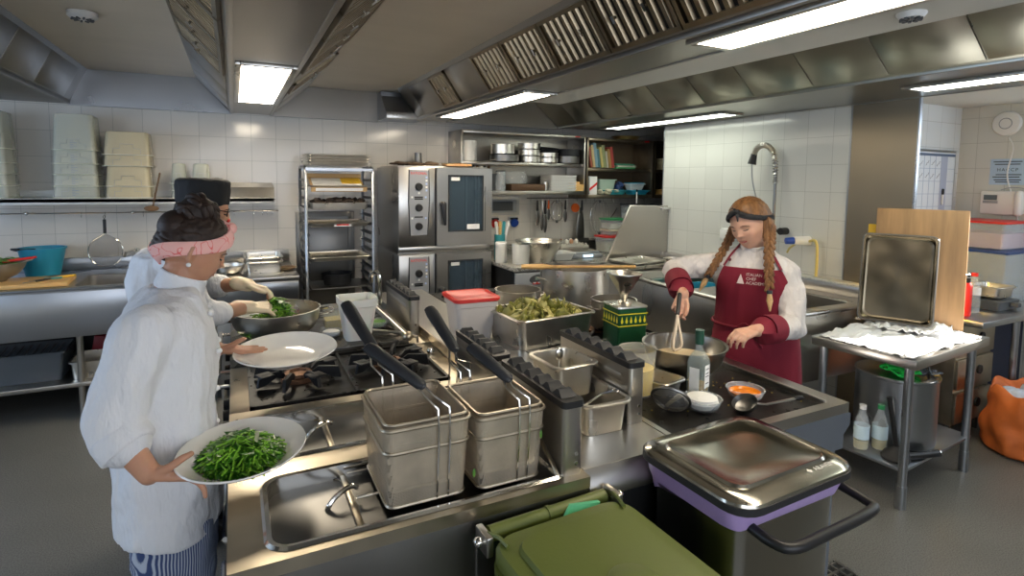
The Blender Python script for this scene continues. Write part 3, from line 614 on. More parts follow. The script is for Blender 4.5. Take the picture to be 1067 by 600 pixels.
for i in range(2): pot('cake_tin', '%s of the two stacked tins under the black frying pan' % ('lower', 'upper')[i], 'tin', 3.0, Y-.04, 1.831+i*.055, .10, .05, PANM, False, 'two tins under the black frying pan', .006)
b = B(); b.lathe([(0, 0), (.11, 0), (.14, .045), (.144, .045), (.112, -.003), (0, -.003)], mat=Matrix.Rotation(.15, 4, 'X')); tag(obj('black_frying_pan', b, IRON, loc=(2.99, Y, 1.95)), 'black frying pan lying on the two stacked tins, top pan shelf', 'frying pan')
pot('stacked_pot', 'dark-rimmed wide pot at the right end of the top pan shelf', 'pot', 3.25, Y-.02, 1.831, .13, .075, STEELD, False)
pot('stacked_pot', 'black wide pan on the dark-rimmed pot, right end of the top pan shelf', 'pot', 3.25, Y-.02, 1.911, .13, .07, IRON, False, None, .01)
# lower shelf of cabinet
z = 1.541
crate('black box of utensils on the lower pan shelf behind the oven corner', 2.22, Y, z, .26, .3, .17, DGREY, 'utensil_box', 'box')
for i in range(5):
    b = B(); b.cap((0, 0, .03), (-.03+i*.012, 0, .24), .006, .014, 6); tag(obj('basting_brush', b, (BLACK, WOODD, STEEL, BLACK, WOODD)[i], loc=(2.17+.03*i, Y-.04, z)), '%s utensil standing in the black box on the lower pan shelf' % ('leftmost dark', 'brown wooden', 'steel', 'short black', 'rightmost brown')[i], 'utensil', 'utensils in the black box')
t = thing('glass_jar', 'tall clear jar left of the glass dome on the lower pan shelf', 'jar', (2.42, Y-.08, z)); b = B(); b.lathe([(0, 0), (.055, 0), (.06, .15), (.05, .19), (.046, .19), (.055, .15), (.05, .004), (0, .004)]); obj('jar', b, CLEARP, t); b = B(); b.cyl((0, 0, .192), (0, 0, .205), .05); obj('lid', b, DGREY, t)
b = B()
b.box(-.2, .2, -.13, .13, 0, .07, .008); tag(obj('muffin_tin', b, M('brown_tin', (.13, .075, .045), .5, .5), loc=(2.72, Y, z)), 'low brown muffin tin on the lower pan shelf', 'tin')
b = B(); b.box(-.02, .02, -.02, .02, 0, .01); b.lathe([(.135, 0), (.13, .08), (.10, .12), (0, .13)], seg=24); tag(obj('glass_dome', b, CLEARP, loc=(2.62, Y, z+.075)), 'clear food dome standing on the brown muffin tin', 'dome')
pot('cream_can', 'small silver can between the muffin tin and the white tray stack', 'can', 2.94, Y-.08, z, .03, .09, PANM, False)
for i in range(6):
    b = B(); b.rings([rr(.155, .12, .02, 0), rr(.165, .13, .02, .026), rr(.158, .123, .02, .026), rr(.15, .115, .02, .004)], True, True)
    tag(obj('white_tray', b, WHITEP, loc=(3.15, Y, z+i*.028)), '%s of the stacked white trays on the lower pan shelf' % ('lowest', 'second lowest', 'third from below', 'fourth from below', 'second highest', 'highest')[i], 'tray', 'white trays stacked on the lower pan shelf')
b = B(); b.box(-.07, .07, -.06, .06, 0, .07, .003); b.box(-.06, .02, -.05, .05, .07, .1); tag(obj('wooden_box', b, WOODS, loc=(3.335, Y-.06, z)), 'small wooden box at the right end of the lower pan shelf', 'box')
# books and tubs
bx = 3.50; cols = [(.5, .12, .06), (.75, .55, .25), (.25, .45, .55), (.10, .30, .35), (.75, .62, .2), (.4, .45, .2), (.75, .7, .55), (.6, .35, .1), (.65, .08, .06)]
nm = ['dark red', 'tan', 'pale blue', 'deep teal', 'yellow', 'olive', 'cream', 'orange', 'bright red']
for i, c in enumerate(cols):
    w = .022+.008*(i % 3); h = .22+.03*((i*7) % 3)-(.006*i)
    b = B(); b.box(-w/2, w/2, -.07, .09, 0, h, .001); b.mi = 1; b.box(-w/2+.002, w/2-.002, .088, .092, .003, h-.003)
    tag(obj('book', b, [M('book_cover_%d' % i, tuple(k_*.55+.02 for k_ in c), .5), PAPER], loc=(bx+.036*i, Y-.05, 1.792+.006), rot=(0, -.16, 0)), '%s book in the leaning row on the cabinet shelf' % nm[i], 'book', 'leaning books in the wall cabinet')
for i, (c, dx) in enumerate((((.06, .25, .1), 0), ((.5, .5, .4), .012), ((.05, .2, .12), -.01))):
    b = B(); b.box(-.13, .13, -.09, .09, 0, .018, .001); tag(obj('book', b, M('flat_book_%d' % i, c, .5), loc=(3.96+dx, Y-.04, 1.791+i*.019)), '%s flat book lying right of the leaning row' % ('lowest green', 'middle grey', 'top dark green')[i], 'book', 'flat books in the wall cabinet')
z = 1.501
b = B(); b.box(-.05, .05, -.04, .04, 0, .20, .002); b.mi = 1; b.prism([(-.05, -.0405, .04), (-.05, -.0405, .07), (.05, -.0405, .14), (.05, -.0405, .11)], (0, -.001, 0)); tag(obj('carton', b, [PAPER, RED], loc=(3.54, Y-.06, z)), 'white carton with a red stripe at the left of the lower book shelf', 'carton')
crate('pale green tub behind the papers on the lower book shelf', 3.78, Y+.04, z, .22, .16, .17, M('pale_green_tub', (.45, .58, .48), .4), 'plastic_tub', 'tub')
b = B()
for i in range(16): b.ell((random.uniform(-.12, .12), random.uniform(-.04, .04), random.uniform(.015, .05)), (random.uniform(.03, .05), .03, .018), seg=8, rows=5)
tag(obj('plastic_bags', b, M('cream_bag', (.6, .56, .42), .6), loc=(3.72, Y-.11, z)), 'crumpled cream bags at the front of the lower book shelf', 'bag', kind='stuff')
for i, (x, m, lb) in enumerate(((3.84, TEAL, 'low teal tray in front of the pale green tub'), (4.16, BLUEP, 'bright blue lidded tray at the right of the lower book shelf'))):
    crate(lb, x, Y-.07, z, .24, .16, .05, m, 'blue_tray', 'tray')
crate('white tub with blue lid standing on the bright blue tray', 4.16, Y-.03, z+.052, .2, .14, .07, M('white_tub', (.6, .65, .66), .4), 'lidded_tub', 'tub')
b = B(); b.rings([rr(.105, .075, .02, 0), rr(.105, .075, .02, .012)]); tag(obj('blue_cover', b, BLUEP, loc=(4.16, Y-.03, z+.124)), 'blue cover on the white tub of the lower book shelf', 'cover')
b = B()
for i in range(10): b.ell((random.uniform(-.05, .05), random.uniform(-.03, .03), random.uniform(.03, .13)), (.04, .04, .03), seg=8, rows=6)
tag(obj('blue_bag', b, M('navy_bag', (.02, .05, .16), .5), loc=(4.0, Y+.03, z)), 'dark blue plastic bag behind the teal tray', 'bag')
crate('cream box on the upper narrow shelf beside the tiled wall', 4.65, Y-.05, 1.791, .3, .2, .13, M('cream_box', (.5, .42, .28), .6), 'cream_box', 'box')
crate('low yellowish tray of rolls on the bottom narrow shelf beside the tiled wall', 4.62, Y-.05, z, .3, .2, .06, M('ochre_tray', (.45, .26, .08), .6), 'ochre_tray', 'tray')
t = thing('frying_pan', 'brass-coloured pan with two thin handles on top of the book cabinet', 'frying pan', (4.0, 5.15, 2.121))
b = B(); b.lathe([(0, 0), (.13, 0), (.16, .035), (.164, .035), (.132, .004), (0, .004)]); obj('pan_body', b, M('brass_pan', (.5, .36, .16), .35, 1), t)
for q in (0, 1): b = B(); b.tube([(.14, -.04+.03*q, .03), (.28, -.10+.05*q, .06), (.42, -.14+.07*q, .09-.02*q)], .006, 6); obj('handle', b, STEEL, t)
# ------------------------------------------------------------------ wall below cabinets
t = thing('socket_panel', 'grey electric switch box on the wall beside the ovens', 'electric box', (2.58, 5.434, 1.30)); b = B(); b.box(-.15, .17, -.04, 0, 0, .14, .004); obj('box', b, GREY, t); b = B(); b.box(-.12, .12, -.048, -.04, .02, .12, .003); obj('door', b, DGREY, t)
for x, m, nm_ in ((2.49, RED, 'red'), (2.72, BLUES, 'blue')):
    t = thing('power_socket', 'round %s industrial socket on the tiled wall under the switch box' % nm_, 'socket', (x, 5.445, 1.20)); b = B(); b.box(-.05, .05, -.03, 0, -.06, .05, .006); obj('plate', b, WHITEP, t)
    b = B(); b.cyl((0, -.03, .0), (0, -.07, -.02), .042, .045); obj('cap', b, m, t); b = B(); b.box(-.045, .045, -.06, -.03, .02, .045, .006); obj('collar', b, BLACK, t)
b = B(); b.box(2.05, 2.80, 5.435, 5.45, 1.27, 1.47); struct('trim_6', b, STEELB)
t = thing('utensil_rail', 'utensil rail on the wall under the pan cabinet', 'rail', (3.47, 5.35, 1.455)); b = B(); b.cyl((-.62, 0, 0), (1.1, 0, 0), .006, seg=8); obj('rail_bar', b, STEELD, t)
for k in range(14): x = -.58+k*.12; b = B(); b.tube([(x, 0, .006), (x, -.012, -.01), (x, -.006, -.03), (x, -.016, -.04)], .002, 5); obj('hook', b, STEELD, t)
def whisk(x, r, h, zt, lb):
    t = thing('balloon_whisk', lb, 'whisk', (x, 5.33, zt)); b = B(); b.tube([(0, 0, 0), (0, 0, -.03)], .012, 8); obj('ring', b, STEELD, t)
    for k in range(7):
        a = k*PI/7; b = B(); b.tube([(r*math.sin(u)**.8*math.cos(a) if u < PI-.01 and u > .01 else 0, r*math.sin(u)**.8*math.sin(a)*.5 if u < PI-.01 and u > .01 else 0, -h*(1-math.cos(u))/2) for u in [PI*i/12 for i in range(13)]], .0022, 5); obj('wire', b, CHROME, t)
    b = B(); b.cyl((0, 0, -h-.02), (0, 0, -h+.01), .014); obj('tip_collar', b, STEELD, t)
whisk(3.22, .09, .23, 1.43, 'smaller balloon whisk head hanging left on the utensil rail')
whisk(3.80, .125, .38, 1.43, 'large balloon whisk head hanging in the middle of the utensil rail')
for i, (x, l, m, nm_) in enumerate(((2.66, .2, BLACK, 'leftmost black-handled'), (2.72, .24, STEEL, 'thin steel'), (2.80, .16, ORANGE, 'orange-handled'), (2.76, .26, BLACK, 'long black'), (3.02, .18, BLACK, 'black-handled spoon-like'), (3.24, .2, BLACK, 'short thick black'))):
    t = thing('hanging_utensil', '%s utensil on the rail under the pan cabinet' % nm_, 'utensil', (x+.31, 5.33, 1.435), group=None); b = B(); b.cap((0, 0, -.01), (0, 0, -l*.55), .009, .014, 8); obj('handle', b, m, t); b = B(); b.ell((0, 0, -l), (.022, .006, l*.4)); obj('head', b, STEELD, t)
t = thing('hanging_utensil', 'round orange dough wheel hanging on the utensil rail', 'utensil', (3.46, 5.33, 1.435)); b = B(); b.cyl((0, -.01, -.09), (0, .01, -.09), .05, seg=20); obj('disc', b, ORANGE, t); b = B(); b.tube([(0, 0, 0), (0, 0, -.05)], .006, 6); obj('hook_stem', b, STEEL, t)
t = thing('long_grater', 'long oval grater hanging below the utensil rail', 'grater', (3.52, 5.31, 1.30)); b = B(); b.rings([[(x, y, z) for x, y, z in rg] for rg in [[(.055*math.cos(2*PI*k/16)*w, .012*math.sin(2*PI*k/16), z) for k in range(16)] for z, w in ((-.02, .55), (-.08, .8), (-.2, 1), (-.32, 1), (-.36, .7))]]); obj('blade', b, STEELD, t); b = B(); b.cap((0, 0, .04), (0, 0, -.02), .01, .012); obj('handle', b, BLACK, t)
t = thing('ladle', 'small ladle hanging near the right end of the utensil rail', 'ladle', (4.20, 5.33, 1.43)); b = B(); b.tube([(0, 0, 0), (0, 0, -.1)], .005, 6); obj('handle', b, STEEL, t); b = B(); b.ell((0, -.01, -.13), (.055, .03, .05)); obj('cup', b, STEELD, t)
t = thing('hook_whisk', 'bent dough hook hanging right of the large whisk', 'utensil', (3.98, 5.33, 1.43)); b = B(); b.tube([(0, 0, 0), (.02, 0, -.06), (.06, 0, -.1), (.02, 0, -.16), (-.02, 0, -.2), (.03, 0, -.24)], .006, 6); obj('hook_rod', b, CHROME, t)
t = thing('ladle', 'black handled ladle with white tag hanging from the cabinet edge', 'ladle', (3.80+.28, 5.02, 1.38)); b = B(); b.tube([(0, 0, .18), (.0, 0, .02), (.02, 0, -.03), (0, 0, -.1), (-.04, 0, -.16)], .008, 6); obj('handle', b, BLACK, t); b = B(); b.cap((0, 0, .15), (0, 0, .03), .008, .01); obj('tag', b, WHITEP, t)
# ------------------------------------------------------------------ stone counter at the back
t = thing('stone_counter', 'granite-topped back counter right of the ovens', 'counter', (3.0, 4.85, 0))
b = B(); b.box(-.87, .85, -.63, .59, .865, .9, .004); obj('worktop', b, GRANITE, t)
b = B(); b.box(-.87, 1.9, .56, .59, .9, .95); obj('upstand', b, GRANITE, t)
b = B(); b.box(-.85, .84, -.6, .58, .1, .864); obj('body', b, STEELD, t)
b = B(); b.box(.85, 1.92, -.50, .59, .865, .9, .004); obj('side_worktop', b, GRANITE, t)
b = B(); b.box(-.85, -.28, -.625, -.601, .72, .85, .005); fp = obj('control_fascia', b, GREY, t)
b = B(); b.cyl((-.60, -.626, .785), (-.60, -.632, .785), .115, seg=28); o_ = obj('display_oval', b, DGREY, fp); o_.scale = (1, 1, .42); o_.location = (0, 0, .785*.58)
b = B(); b.box(-.685, -.515, -.634, -.632, .745, .765, .0); obj('red_stripe', b, RED, fp)
b = B(); b.box(-.66, -.54, -.640, -.634, .785, .81, .0); obj('display', b, M('display_grey', (.25, .32, .28), .3), fp)
for k in range(4): b = B(); b.box(-.68+k*.045, -.655+k*.045, -.640, -.634, .755, .765); obj('button', b, WHITEP, fp)
b = B(); b.box(-.43, -.34, -.628, -.625, .79, .84); obj('label_sticker', b, WHITEP, fp)
b = B(); b.box(-.84, -.29, -.625, -.601, .14, .71, .005); obj('fridge_door', b, STEEL, t)
b = B(); b.box(-.27, .28, -.625, -.601, .14, .85, .005); obj('fridge_door', b, STEEL, t)
b = B(); b.box(.29, .84, -.625, -.601, .14, .85, .005); obj('fridge_door', b, STEEL, t)
def jar(name, lb, cat, x, y, z, r, h, m, mc=None, lidm=None, r2=None):
    t = thing(name, lb, cat, (x, y, z)); r2 = r2 or r
    b = B(); b.lathe([(0, 0), (r*.95, 0), (r, .008), (r2, h), (r2-.004, h), (r-.004, .01), (0, .006)]); obj('body', b, m, t)
    if mc: b = B(); b.lathe([(0, .007), (r-.006, .008), (r-.006, h*.6), (0, h*.6)]); obj('contents', b, mc, t)
    if lidm: b = B(); b.lathe([(0, h+.018), (r2*.95, h+.018), (r2+.002, h+.012), (r2+.002, h-.006)]); obj('lid', b, lidm, t)
    return t
jar('spice_jar', 'cream lidded jar standing at the oven edge of the stone counter', 'jar', 2.17, 4.56, .901, .052, .17, MILKY, M('cream_powder', (.65, .52, .28), .7), WHITEP)
jar('utensil_cup', 'teal cup of utensils behind the cream jar', 'cup', 2.23, 4.72, .901, .05, .24, TEAL)
for i in range(4):
    b = B(); b.cap((0, 0, .02), (.03*(i-1), 0, .34), .007, .016, 6); tag(obj('spatula', b, (WHITEP, WOODS, TEAL, WHITEP)[i], loc=(2.22+.012*i, 4.72, .91)), '%s utensil standing in the teal cup' % ('left white', 'wooden', 'teal', 'right white')[i], 'spatula', 'utensils in the teal cup')
jar('measuring_jug', 'milky plastic jug on the stone counter left of the steel bowl', 'jug', 2.30, 4.42, .901, .075, .18, MILKY, None, None, .082)
t = thing('mixing_bowl', 'deep steel bucket-shaped bowl on the stone counter', 'bowl', (2.52, 4.48, .901)); b = B(); b.lathe([(0, 0), (.12, 0), (.125, .006), (.215, .19), (.225, .192), (.225, .197), (.21, .195), (.118, .01), (0, .006)]); obj('bowl', b, PANM, t)
b = B(); b.tube([(-.19, 0, .17), (-.21, -.06, .2), (0, -.21, .22), (.21, -.06, .2), (.19, 0, .17)], .003, 6); obj('bail_handle', b, CHROME, t)
t = thing('kitchen_scale', 'flat kitchen scale with a lit blue display on the stone counter', 'scale', (3.08, 4.62, .901)); b = B(); b.box(-.19, .17, -.13, .13, 0, .035, .01); b.box(-.15, .15, -.1, .13, .035, .06, .006); obj('scale_body', b, GREY, t)
b = B(); b.box(-.06, .05, -.133, -.115, .012, .034); obj('display', b, M('lit_display', (.55, .8, 1), .4, emis=1.6), t); b = B(); b.box(-.16, .14, -.08, .15, .060, .066); obj('weighing_plate', b, PANM, t)
crate('flat white box on the stone counter beside the scale', 2.78, 4.54, .901, .22, .2, .07, WHITEP, 'white_box', 'box')
EGGC = M('egg_carton', (.42, .40, .35), .9)
for k in range(2):
    b = B(); b.box(-.17, .17, -.14, .14, 0, .03, .004)
    for i in range(6):
        for j in range(5): b.lathe([(.02, .03), (.008, .05), (0, .052)], c=(-.145+i*.058, -.115+j*.058, 0), seg=6)
    tag(obj('egg_tray', b, EGGC, loc=(3.18, 5.02, .901+.045*k)), '%s grey pulp egg tray of the pair on the stone counter' % ('lower', 'upper')[k], 'egg tray', 'egg trays')
crate('low dark box carrying nothing behind the scale on the stone counter', 3.5, 5.2, .901, .3, .2, .1, STEELD, 'dark_box', 'box')
for i, (x, c) in enumerate(((-.12, 0), (-.06, 0), (.0, 1), (.06, 0), (-.09, 1), (.03, 0))):
    b = B(); b.ell((0, 0, .028), (.021, .021, .028)); tag(obj('egg', b, [M('white_egg', (.75, .73, .68), .5), M('brown_egg', (.55, .28, .15), .5)][c], loc=(3.18+x, 4.96+.058*(i > 3), .982)), '%s egg on the upper egg tray' % ('first white', 'second white', 'front brown', 'right white', 'rear brown', 'rear white')[i], 'egg', 'eggs on the upper egg tray')
def lidbox(lb, x, y, z, w, d, h, lid, m=CLEARP, content=None):
    t = thing('lidded_food_box', lb, 'food box', (x, y, z)); hx, hy = w/2, d/2
    b = B(); b.rings([rr(hx-.01, hy-.01, .02, 0), rr(hx, hy, .02, h), rr(hx-.003, hy-.003, .02, h), rr(hx-.013, hy-.013, .02, .004)]); obj('tub', b, m, t)
    if content: b = B(); b.rings([rr(hx-.016, hy-.016, .02, .006), rr(hx-.010, hy-.010, .02, h*.6)]); obj('contents', b, content, t)
    b = B(); b.rings([rr(hx+.006, hy+.006, .02, h-.004), rr(hx+.008, hy+.008, .02, h+.010), rr(hx-.01, hy-.01, .02, h+.012)]); obj('lid', b, lid, t)
    return t
CREAMC = M('cream_food', (.6, .55, .42), .8)
lidbox('clear box with red lid at the back right of the stone counter', 3.62, 4.86, .901, .3, .2, .16, RED, CLEARP, CREAMC)
lidbox('wide grey-lidded box on the red-lidded box', 3.66, 4.88, 1.075, .22, .18, .05, CREAMC, CLEARP)
lidbox('clear box with green lid stacked above the red-lidded boxes', 3.68, 4.9, 1.14, .24, .2, .1, GREENP, CLEARP, CREAMC)
lidbox('large clear crate on the stone counter near the steel splash panel', 4.25, 5.1, .901, .5, .3, .22, GREY, CLEARP, WHITEP)
lidbox('clear crate standing on top of the large clear crate', 4.27, 5.12, 1.14, .48, .28, .24, DGREY, CLEARP, WHITEP)
t = thing('cleaning_bottle', 'cream plastic bottle standing beside the steel splash panel', 'bottle', (3.70, 4.66, .901)); b = B(); b.lathe([(0, 0), (.05, 0), (.055, .01), (.055, .2), (.02, .24), (.018, .26), (0, .26)]); obj('bottle_body', b, CREAMC, t); b = B(); b.cyl((0, 0, .255), (0, 0, .29), .02); obj('cap', b, WHITEP, t)
# ------------------------------------------------------------------ right-hand sink bench
t = thing('sink_bench', 'long stainless sink bench along the right tiled wall', 'sink bench', (3.35, 3.1, 0))
X0, X1 = -.48, .49; Y0, Y1 = -.97, 1.15
bas = [(-.40, .28, -.87, -.30), (-.40, .25, -.1, .35)]
b = B()
b.box(X0, bas[0][0], Y0, Y1, .855, .88); b.box(bas[0][1], X1, Y0, Y1, .855, .88)
b.box(bas[0][0], bas[0][1], Y0, bas[0][2], .855, .88); b.box(bas[0][0], bas[0][1], bas[0][3], bas[1][2], .855, .88); b.box(bas[0][0], bas[0][1], bas[1][3], Y1, .855, .88); b.box(bas[1][1], bas[0][1], bas[1][2], bas[1][3], .855, .88)
b.tube([(X0, Y0, .878), (X0, Y1, .878)], .012, 8); b.tube([(X0, Y0, .878), (X1, Y0, .878)], .012, 8); obj('worktop', b, STEEL, t)
for q, (a0, a1, b0, b1) in enumerate(bas):
    cx, cy, hx, hy = (a0+a1)/2, (b0+b1)/2, (a1-a0)/2, (b1-b0)/2
    b = B(); b.rings([rr(hx+.004, hy+.004, .04, .879, cx, cy), rr(hx-.01, hy-.01, .05, .87, cx, cy), rr(hx-.012, hy-.012, .06, .62, cx, cy), rr(hx-.05, hy-.05, .05, .60, cx, cy)], False, True); obj('basin', b, STEEL if q == 0 else M('green_tinted_steel', (.28, .36, .32), .3, 1), t)
b = B(); b.box(X0-.004, X0+.02, Y0, Y1, .50, .86, .003); obj('front_panel', b, STEEL, t)
b = B(); b.box(X0, X1, Y0-.002, Y0+.02, .46, .86, .003); obj('end_panel', b, STEEL, t)
b = B(); b.box(.42, .49, Y0, Y1, .88, .96, .004); obj('upstand', b, STEEL, t)
b = B(); b.box(.38, .49, Y0, Y0+.62, .96, .975, .003); obj('stone_ledge', b, M('pale_stone_ledge', (.6, .6, .55), .3, var=.3, nscale=60), t)
for x in (X0+.04, X1-.06):
    for y in (Y0+.06, -.2, .40, Y1-.05): b = B(); b.cyl((x, y, 0), (x, y, .86), .02); obj('leg', b, STEEL, t)
b = B(); b.tube([(-.05, -.7, .6), (-.05, -.7, .42), (-.05, -.62, .38), (.0, -.5, .42), (.05, -.45, .30), (.3, -.45, .25)], .03, 8); b.lathe([(0, .28), (.05, .28), (.055, .36), (.05, .43), (0, .43)], c=(-.05, -.7, 0), seg=14); obj('drain_trap', b, BLACK, t)
b = B(); b.box(2.90, 3.82, 3.55, 4.20, .1, .84); o_ = obj('under_counter_unit', b, M('dark_grey_unit', (.05, .05, .05), .5, .3), t); o_.location = -V(t.location)  # plain dark grey cabinet under the bench
# blue tray in the second basin
crate('blue plastic tray lying in the sink behind the woman in the apron', 3.28, 3.2, .64, .34, .3, .2, BLUEP, 'blue_basin', 'basin')
# splash panel
t = thing('splash_panel', 'slanted steel splash panel fixed to the end of the tiled wall', 'panel', (3.30, 4.24, .88))
b = B(); b.prism([(-.20, 0, 0), (.54, 0, 0), (.54, 0, .53), (.08, 0, .54)], (0, .025, 0)); obj('panel_sheet', b, STEEL, t)
b = B(); b.tube([(-.20, .012, 0), (.08, .012, .54), (.54, .012, .53)], .008, 6); obj('folded_edge', b, STEEL, t)
b = B(); b.box(.45, .62, -.03, .0, .50, .525, .004); obj('wall_bracket', b, CHROME, t)
# trays on the right bench
b = pan_b(.24, .16, .03, rim=.012); tag(obj('steel_tray', b, PANM, loc=(3.22, 3.95, .892), rot=(0, 0, .1)), 'shallow steel tray on the right bench below the splash panel', 'tray')
b = pan_b(.22, .15, .02, rim=.012); tag(obj('steel_tray', b, PANM, loc=(3.26, 3.97, .926), rot=(.02, 0, .2)), 'upper shallow steel tray lying slightly turned on the one below the splash panel', 'tray')
b = pan_b(.06, .09, .08, rim=.01); tag(obj('small_pan', b, PANM, loc=(3.5, 3.75, .892), rot=(0, 0, .1)), 'small square steel pan at the right end of the shallow trays', 'pan')
# spray hose, soap, valve
t = thing('spray_arm', 'coiled spring spray hose curving up the right tiled wall', 'spray tap', (WX-.002, 3.0, 1.30))
pts = [(-.05, 0, -.35), (-.05, 0, .35), (-.055, .01, .55), (-.07, .05, .63), (-.09, .10, .65), (-.10, .15, .62), (-.10, .17, .57)]
def densify(p, n):
    p = [V(q) for q in p]; out = []
    for i in range(len(p)-1):
        a, b_, c_, d = p[max(i-1, 0)], p[i], p[i+1], p[min(i+2, len(p)-1)]
        for k in range(n):
            u = k/n; out.append(.5*((2*b_)+(-a+c_)*u+(2*a-5*b_+4*c_-d)*u*u+(-a+3*b_-3*c_+d)*u**3))
    return out+[p[-1]]
dp = densify(pts, 12); b = B(); b.tube(dp, .011, 8); obj('riser_pipe', b, STEELD, t)
dp2 = densify(pts[1:], 60); sp_ = []
for i, p in enumerate(dp2): a = i*1.1; tt = (dp2[min(i+1, len(dp2)-1)]-dp2[max(0, i-1)]).normalized(); n1 = tt.cross(V((1, .01, 0))).normalized(); n2 = tt.cross(n1); sp_.append(p+(n1*math.cos(a)+n2*math.sin(a))*.021)
b = B(); b.tube(sp_, .0035, 5); obj('spring', b, STEEL, t)
b = B(); b.cyl((-.10, .17, .58), (-.11, .18, .50), .024, .034); obj('spray_head', b, BLACK, t)
b = B(); b.tube(densify([(-.11, .18, .52), (-.1, .17, .35), (-.08, .1, .1), (-.06, .03, -.2)], 8), .006, 6); obj('hose', b, GREY, t)
b = B(); b.cyl((0, -.08, -.02), (-.07, -.08, -.02), .028); b.cyl((-.04, -.08, -.02), (-.045, .0, -.02), .012); obj('valve_knob', b, BLACK, t)
t = thing('wall_valve', 'white wall valve with blue end and yellow hose on the right tiles', 'valve', (WX-.002, 2.72, 1.225)); b = B(); b.cyl((0, 0, 0), (-.11, .05, 0), .035, .03); obj('valve_body', b, WHITEP, t); b = B(); b.cyl((-.11, .05, 0), (-.16, .08, -.003), .027, .024); obj('blue_end', b, BLUES, t)
b = B(); b.tube(densify([(-.03, -.02, 0), (-.05, -.08, .01), (-.05, -.1, -.06), (-.05, -.1, -.26), (-.06, -.1, -.32)], 6), .010, 8); obj('hose', b, M('yellow_hose', (.62, .5, .16), .4), t); b = B(); b.tube(densify([(-.08, .03, -.01), (-.08, .1, -.06), (-.07, .13, -.1)], 6), .008, 8); obj('short_hose', b, M('yellow_hose2', (.5, .42, .15), .4), t)
t = thing('soap_dispenser', 'white soap dispenser on the tiles behind the woman in the apron', 'dispenser', (WX-.002, 3.42, 1.16)); b = B(); b.box(-.1, 0, -.08, .08, 0, .1, .02); obj('dispenser_body', b, WHITEP, t); b = B(); b.cyl((-.05, 0, .1), (-.05, 0, .125), .01); obj('pump', b, GREY, t)
# ------------------------------------------------------------------ table at right
ang = .085
t = thing('steel_table', 'small stainless worktable at right covered with white cloths', 'table', (2.975, 1.50, 0), ang)
W, D, H_ = .88, .53, .79
b = B(); b.box(0, W, 0, D, H_-.05, H_, .006); obj('tabletop', b, STEEL, t)
b = B(); b.box(.04, W-.04, .04, D-.03, .19, .205, .003); obj('under_shelf', b, STEELB, t)
for x in (.05, W-.09):
    for y in (.05, D-.05):
        b = B(); b.cyl((x, y, 0), (x, y, H_-.045), .021); b.cyl((x, y, 0), (x, y, .12), .0245); obj('leg', b, STEELB, t)
tm = Matrix.Translation((2.975, 1.50, 0)) @ Matrix.Rotation(ang, 4, 'Z')
def tl(x, y, z): return tm @ V((x, y, z))
def cloth(name, lb, cx, cy, w, d, z, seed, rz=0, amp=.014, m=None):
    n = 46; b = B(); R_ = []
    for j in range(n+1):
        row = []
        for i in range(n+1):
            u = (i/n-.5)*w; v = (j/n-.5)*d
            e = 1+.09*noise.noise(V((math.atan2(v, u)*2.2, seed, 0)))
            p = V((u*e, v*e, 0)); hgt = abs(noise.noise(V((u*9+seed, v*22, 1))))*1.6+abs(noise.noise(V((u*30, v*24, seed))))*.6
            row.append(b.bm.verts.new((p.x, p.y, max(.0015, hgt*amp))))
        R_.append(row)
    for j in range(n):
        for i in range(n): b._f([R_[j][i], R_[j][i+1], R_[j+1][i+1], R_[j+1][i]], True)
    o = obj(name, b, m or WHITECLOTH, loc=tl(cx, cy, z), rot=(0, 0, ang+rz)); s = o.modifiers.new('thick', 'SOLIDIFY'); s.thickness = .003; s.offset = 1
    return tag(o, lb, 'cloth')
WHITECLOTH = M('white_cotton', (.78, .78, .78), .85, bump=.15, nscale=60)
cloth('white_cloth', 'rumpled white cloth spread over the steel table under the leaning tray', .40, .265, .78, .49, H_+.001, 3, 0, .019)
cloth('white_cloth', 'bunched white cloth with grey seam at the right end of the steel table', .66, .30, .40, .36, H_+.018, 9, .3, .035)
b = B()
def lean(b, p0, p1, height, back, thick, mat_):
    return
# tray leaning
A_, B_ = V((3.42, 2.04, .835)), V((3.55, 1.755, .835)); xa = (B_-A_); wT = xa.length; xa.normalize(); nrm = V((-xa.y, xa.x, 0)).normalized()
if nrm.dot(V((1, .5, 0))) < 0: nrm = -nrm
def leaner(p, xa, nrm, lean_):
    up = (V((0, 0, 1))+nrm*lean_).normalized(); n = up.cross(xa).normalized(); m = Matrix((xa, up, xa.cross(up))).transposed().to_4x4(); m.translation = p; return m
t = thing('steel_tray', 'large steel tray leaning upright against the wooden board on the table', 'tray', (0, 0, 0)); t.matrix_world = leaner((A_+B_)/2, xa, nrm, .16)
b = B(); hx, hy = .185, .262
b.rings([rr(hx, hy, .03, 0, 0, hy), rr(hx, hy, .03, .004, 0, hy), rr(hx-.012, hy-.012, .03, .004, 0, hy), rr(hx-.02, hy-.02, .04, -.018, 0, hy), rr(hx-.03, hy-.03, .04, -.02, 0, hy), rr(hx-.028, hy-.028, .04, -.024, 0, hy), rr(hx-.014, hy-.014, .04, -.022, 0, hy)], False, True); 
obj('tray_body', b, M('tray_tarnished', (.30, .26, .19), .22, 1, var=.4, nscale=6, rvar=.08), t)
b = B(); b.tube([(p[0], p[1], .002) for p in rr(hx, hy, .03, 0, 0, hy)], .0045, 6, closed=True); obj('rolled_rim', b, STEELD, t)
C_, D_ = V((3.545, 2.07, .803)), V((3.765, 1.67, .803)); xb = (D_-C_); wB = xb.length; xb.normalize(); nb = V((-xb.y, xb.x, 0)).normalized()
if nb.dot(V((1, .5, 0))) < 0: nb = -nb
t = obj('wooden_board', (lambda b: b.box(-wB/2, wB/2, 0, .705, -.025, .025, .006))(B()), WOOD); t.matrix_world = leaner((C_+D_)/2+nb*.03, xb, nb, .12)
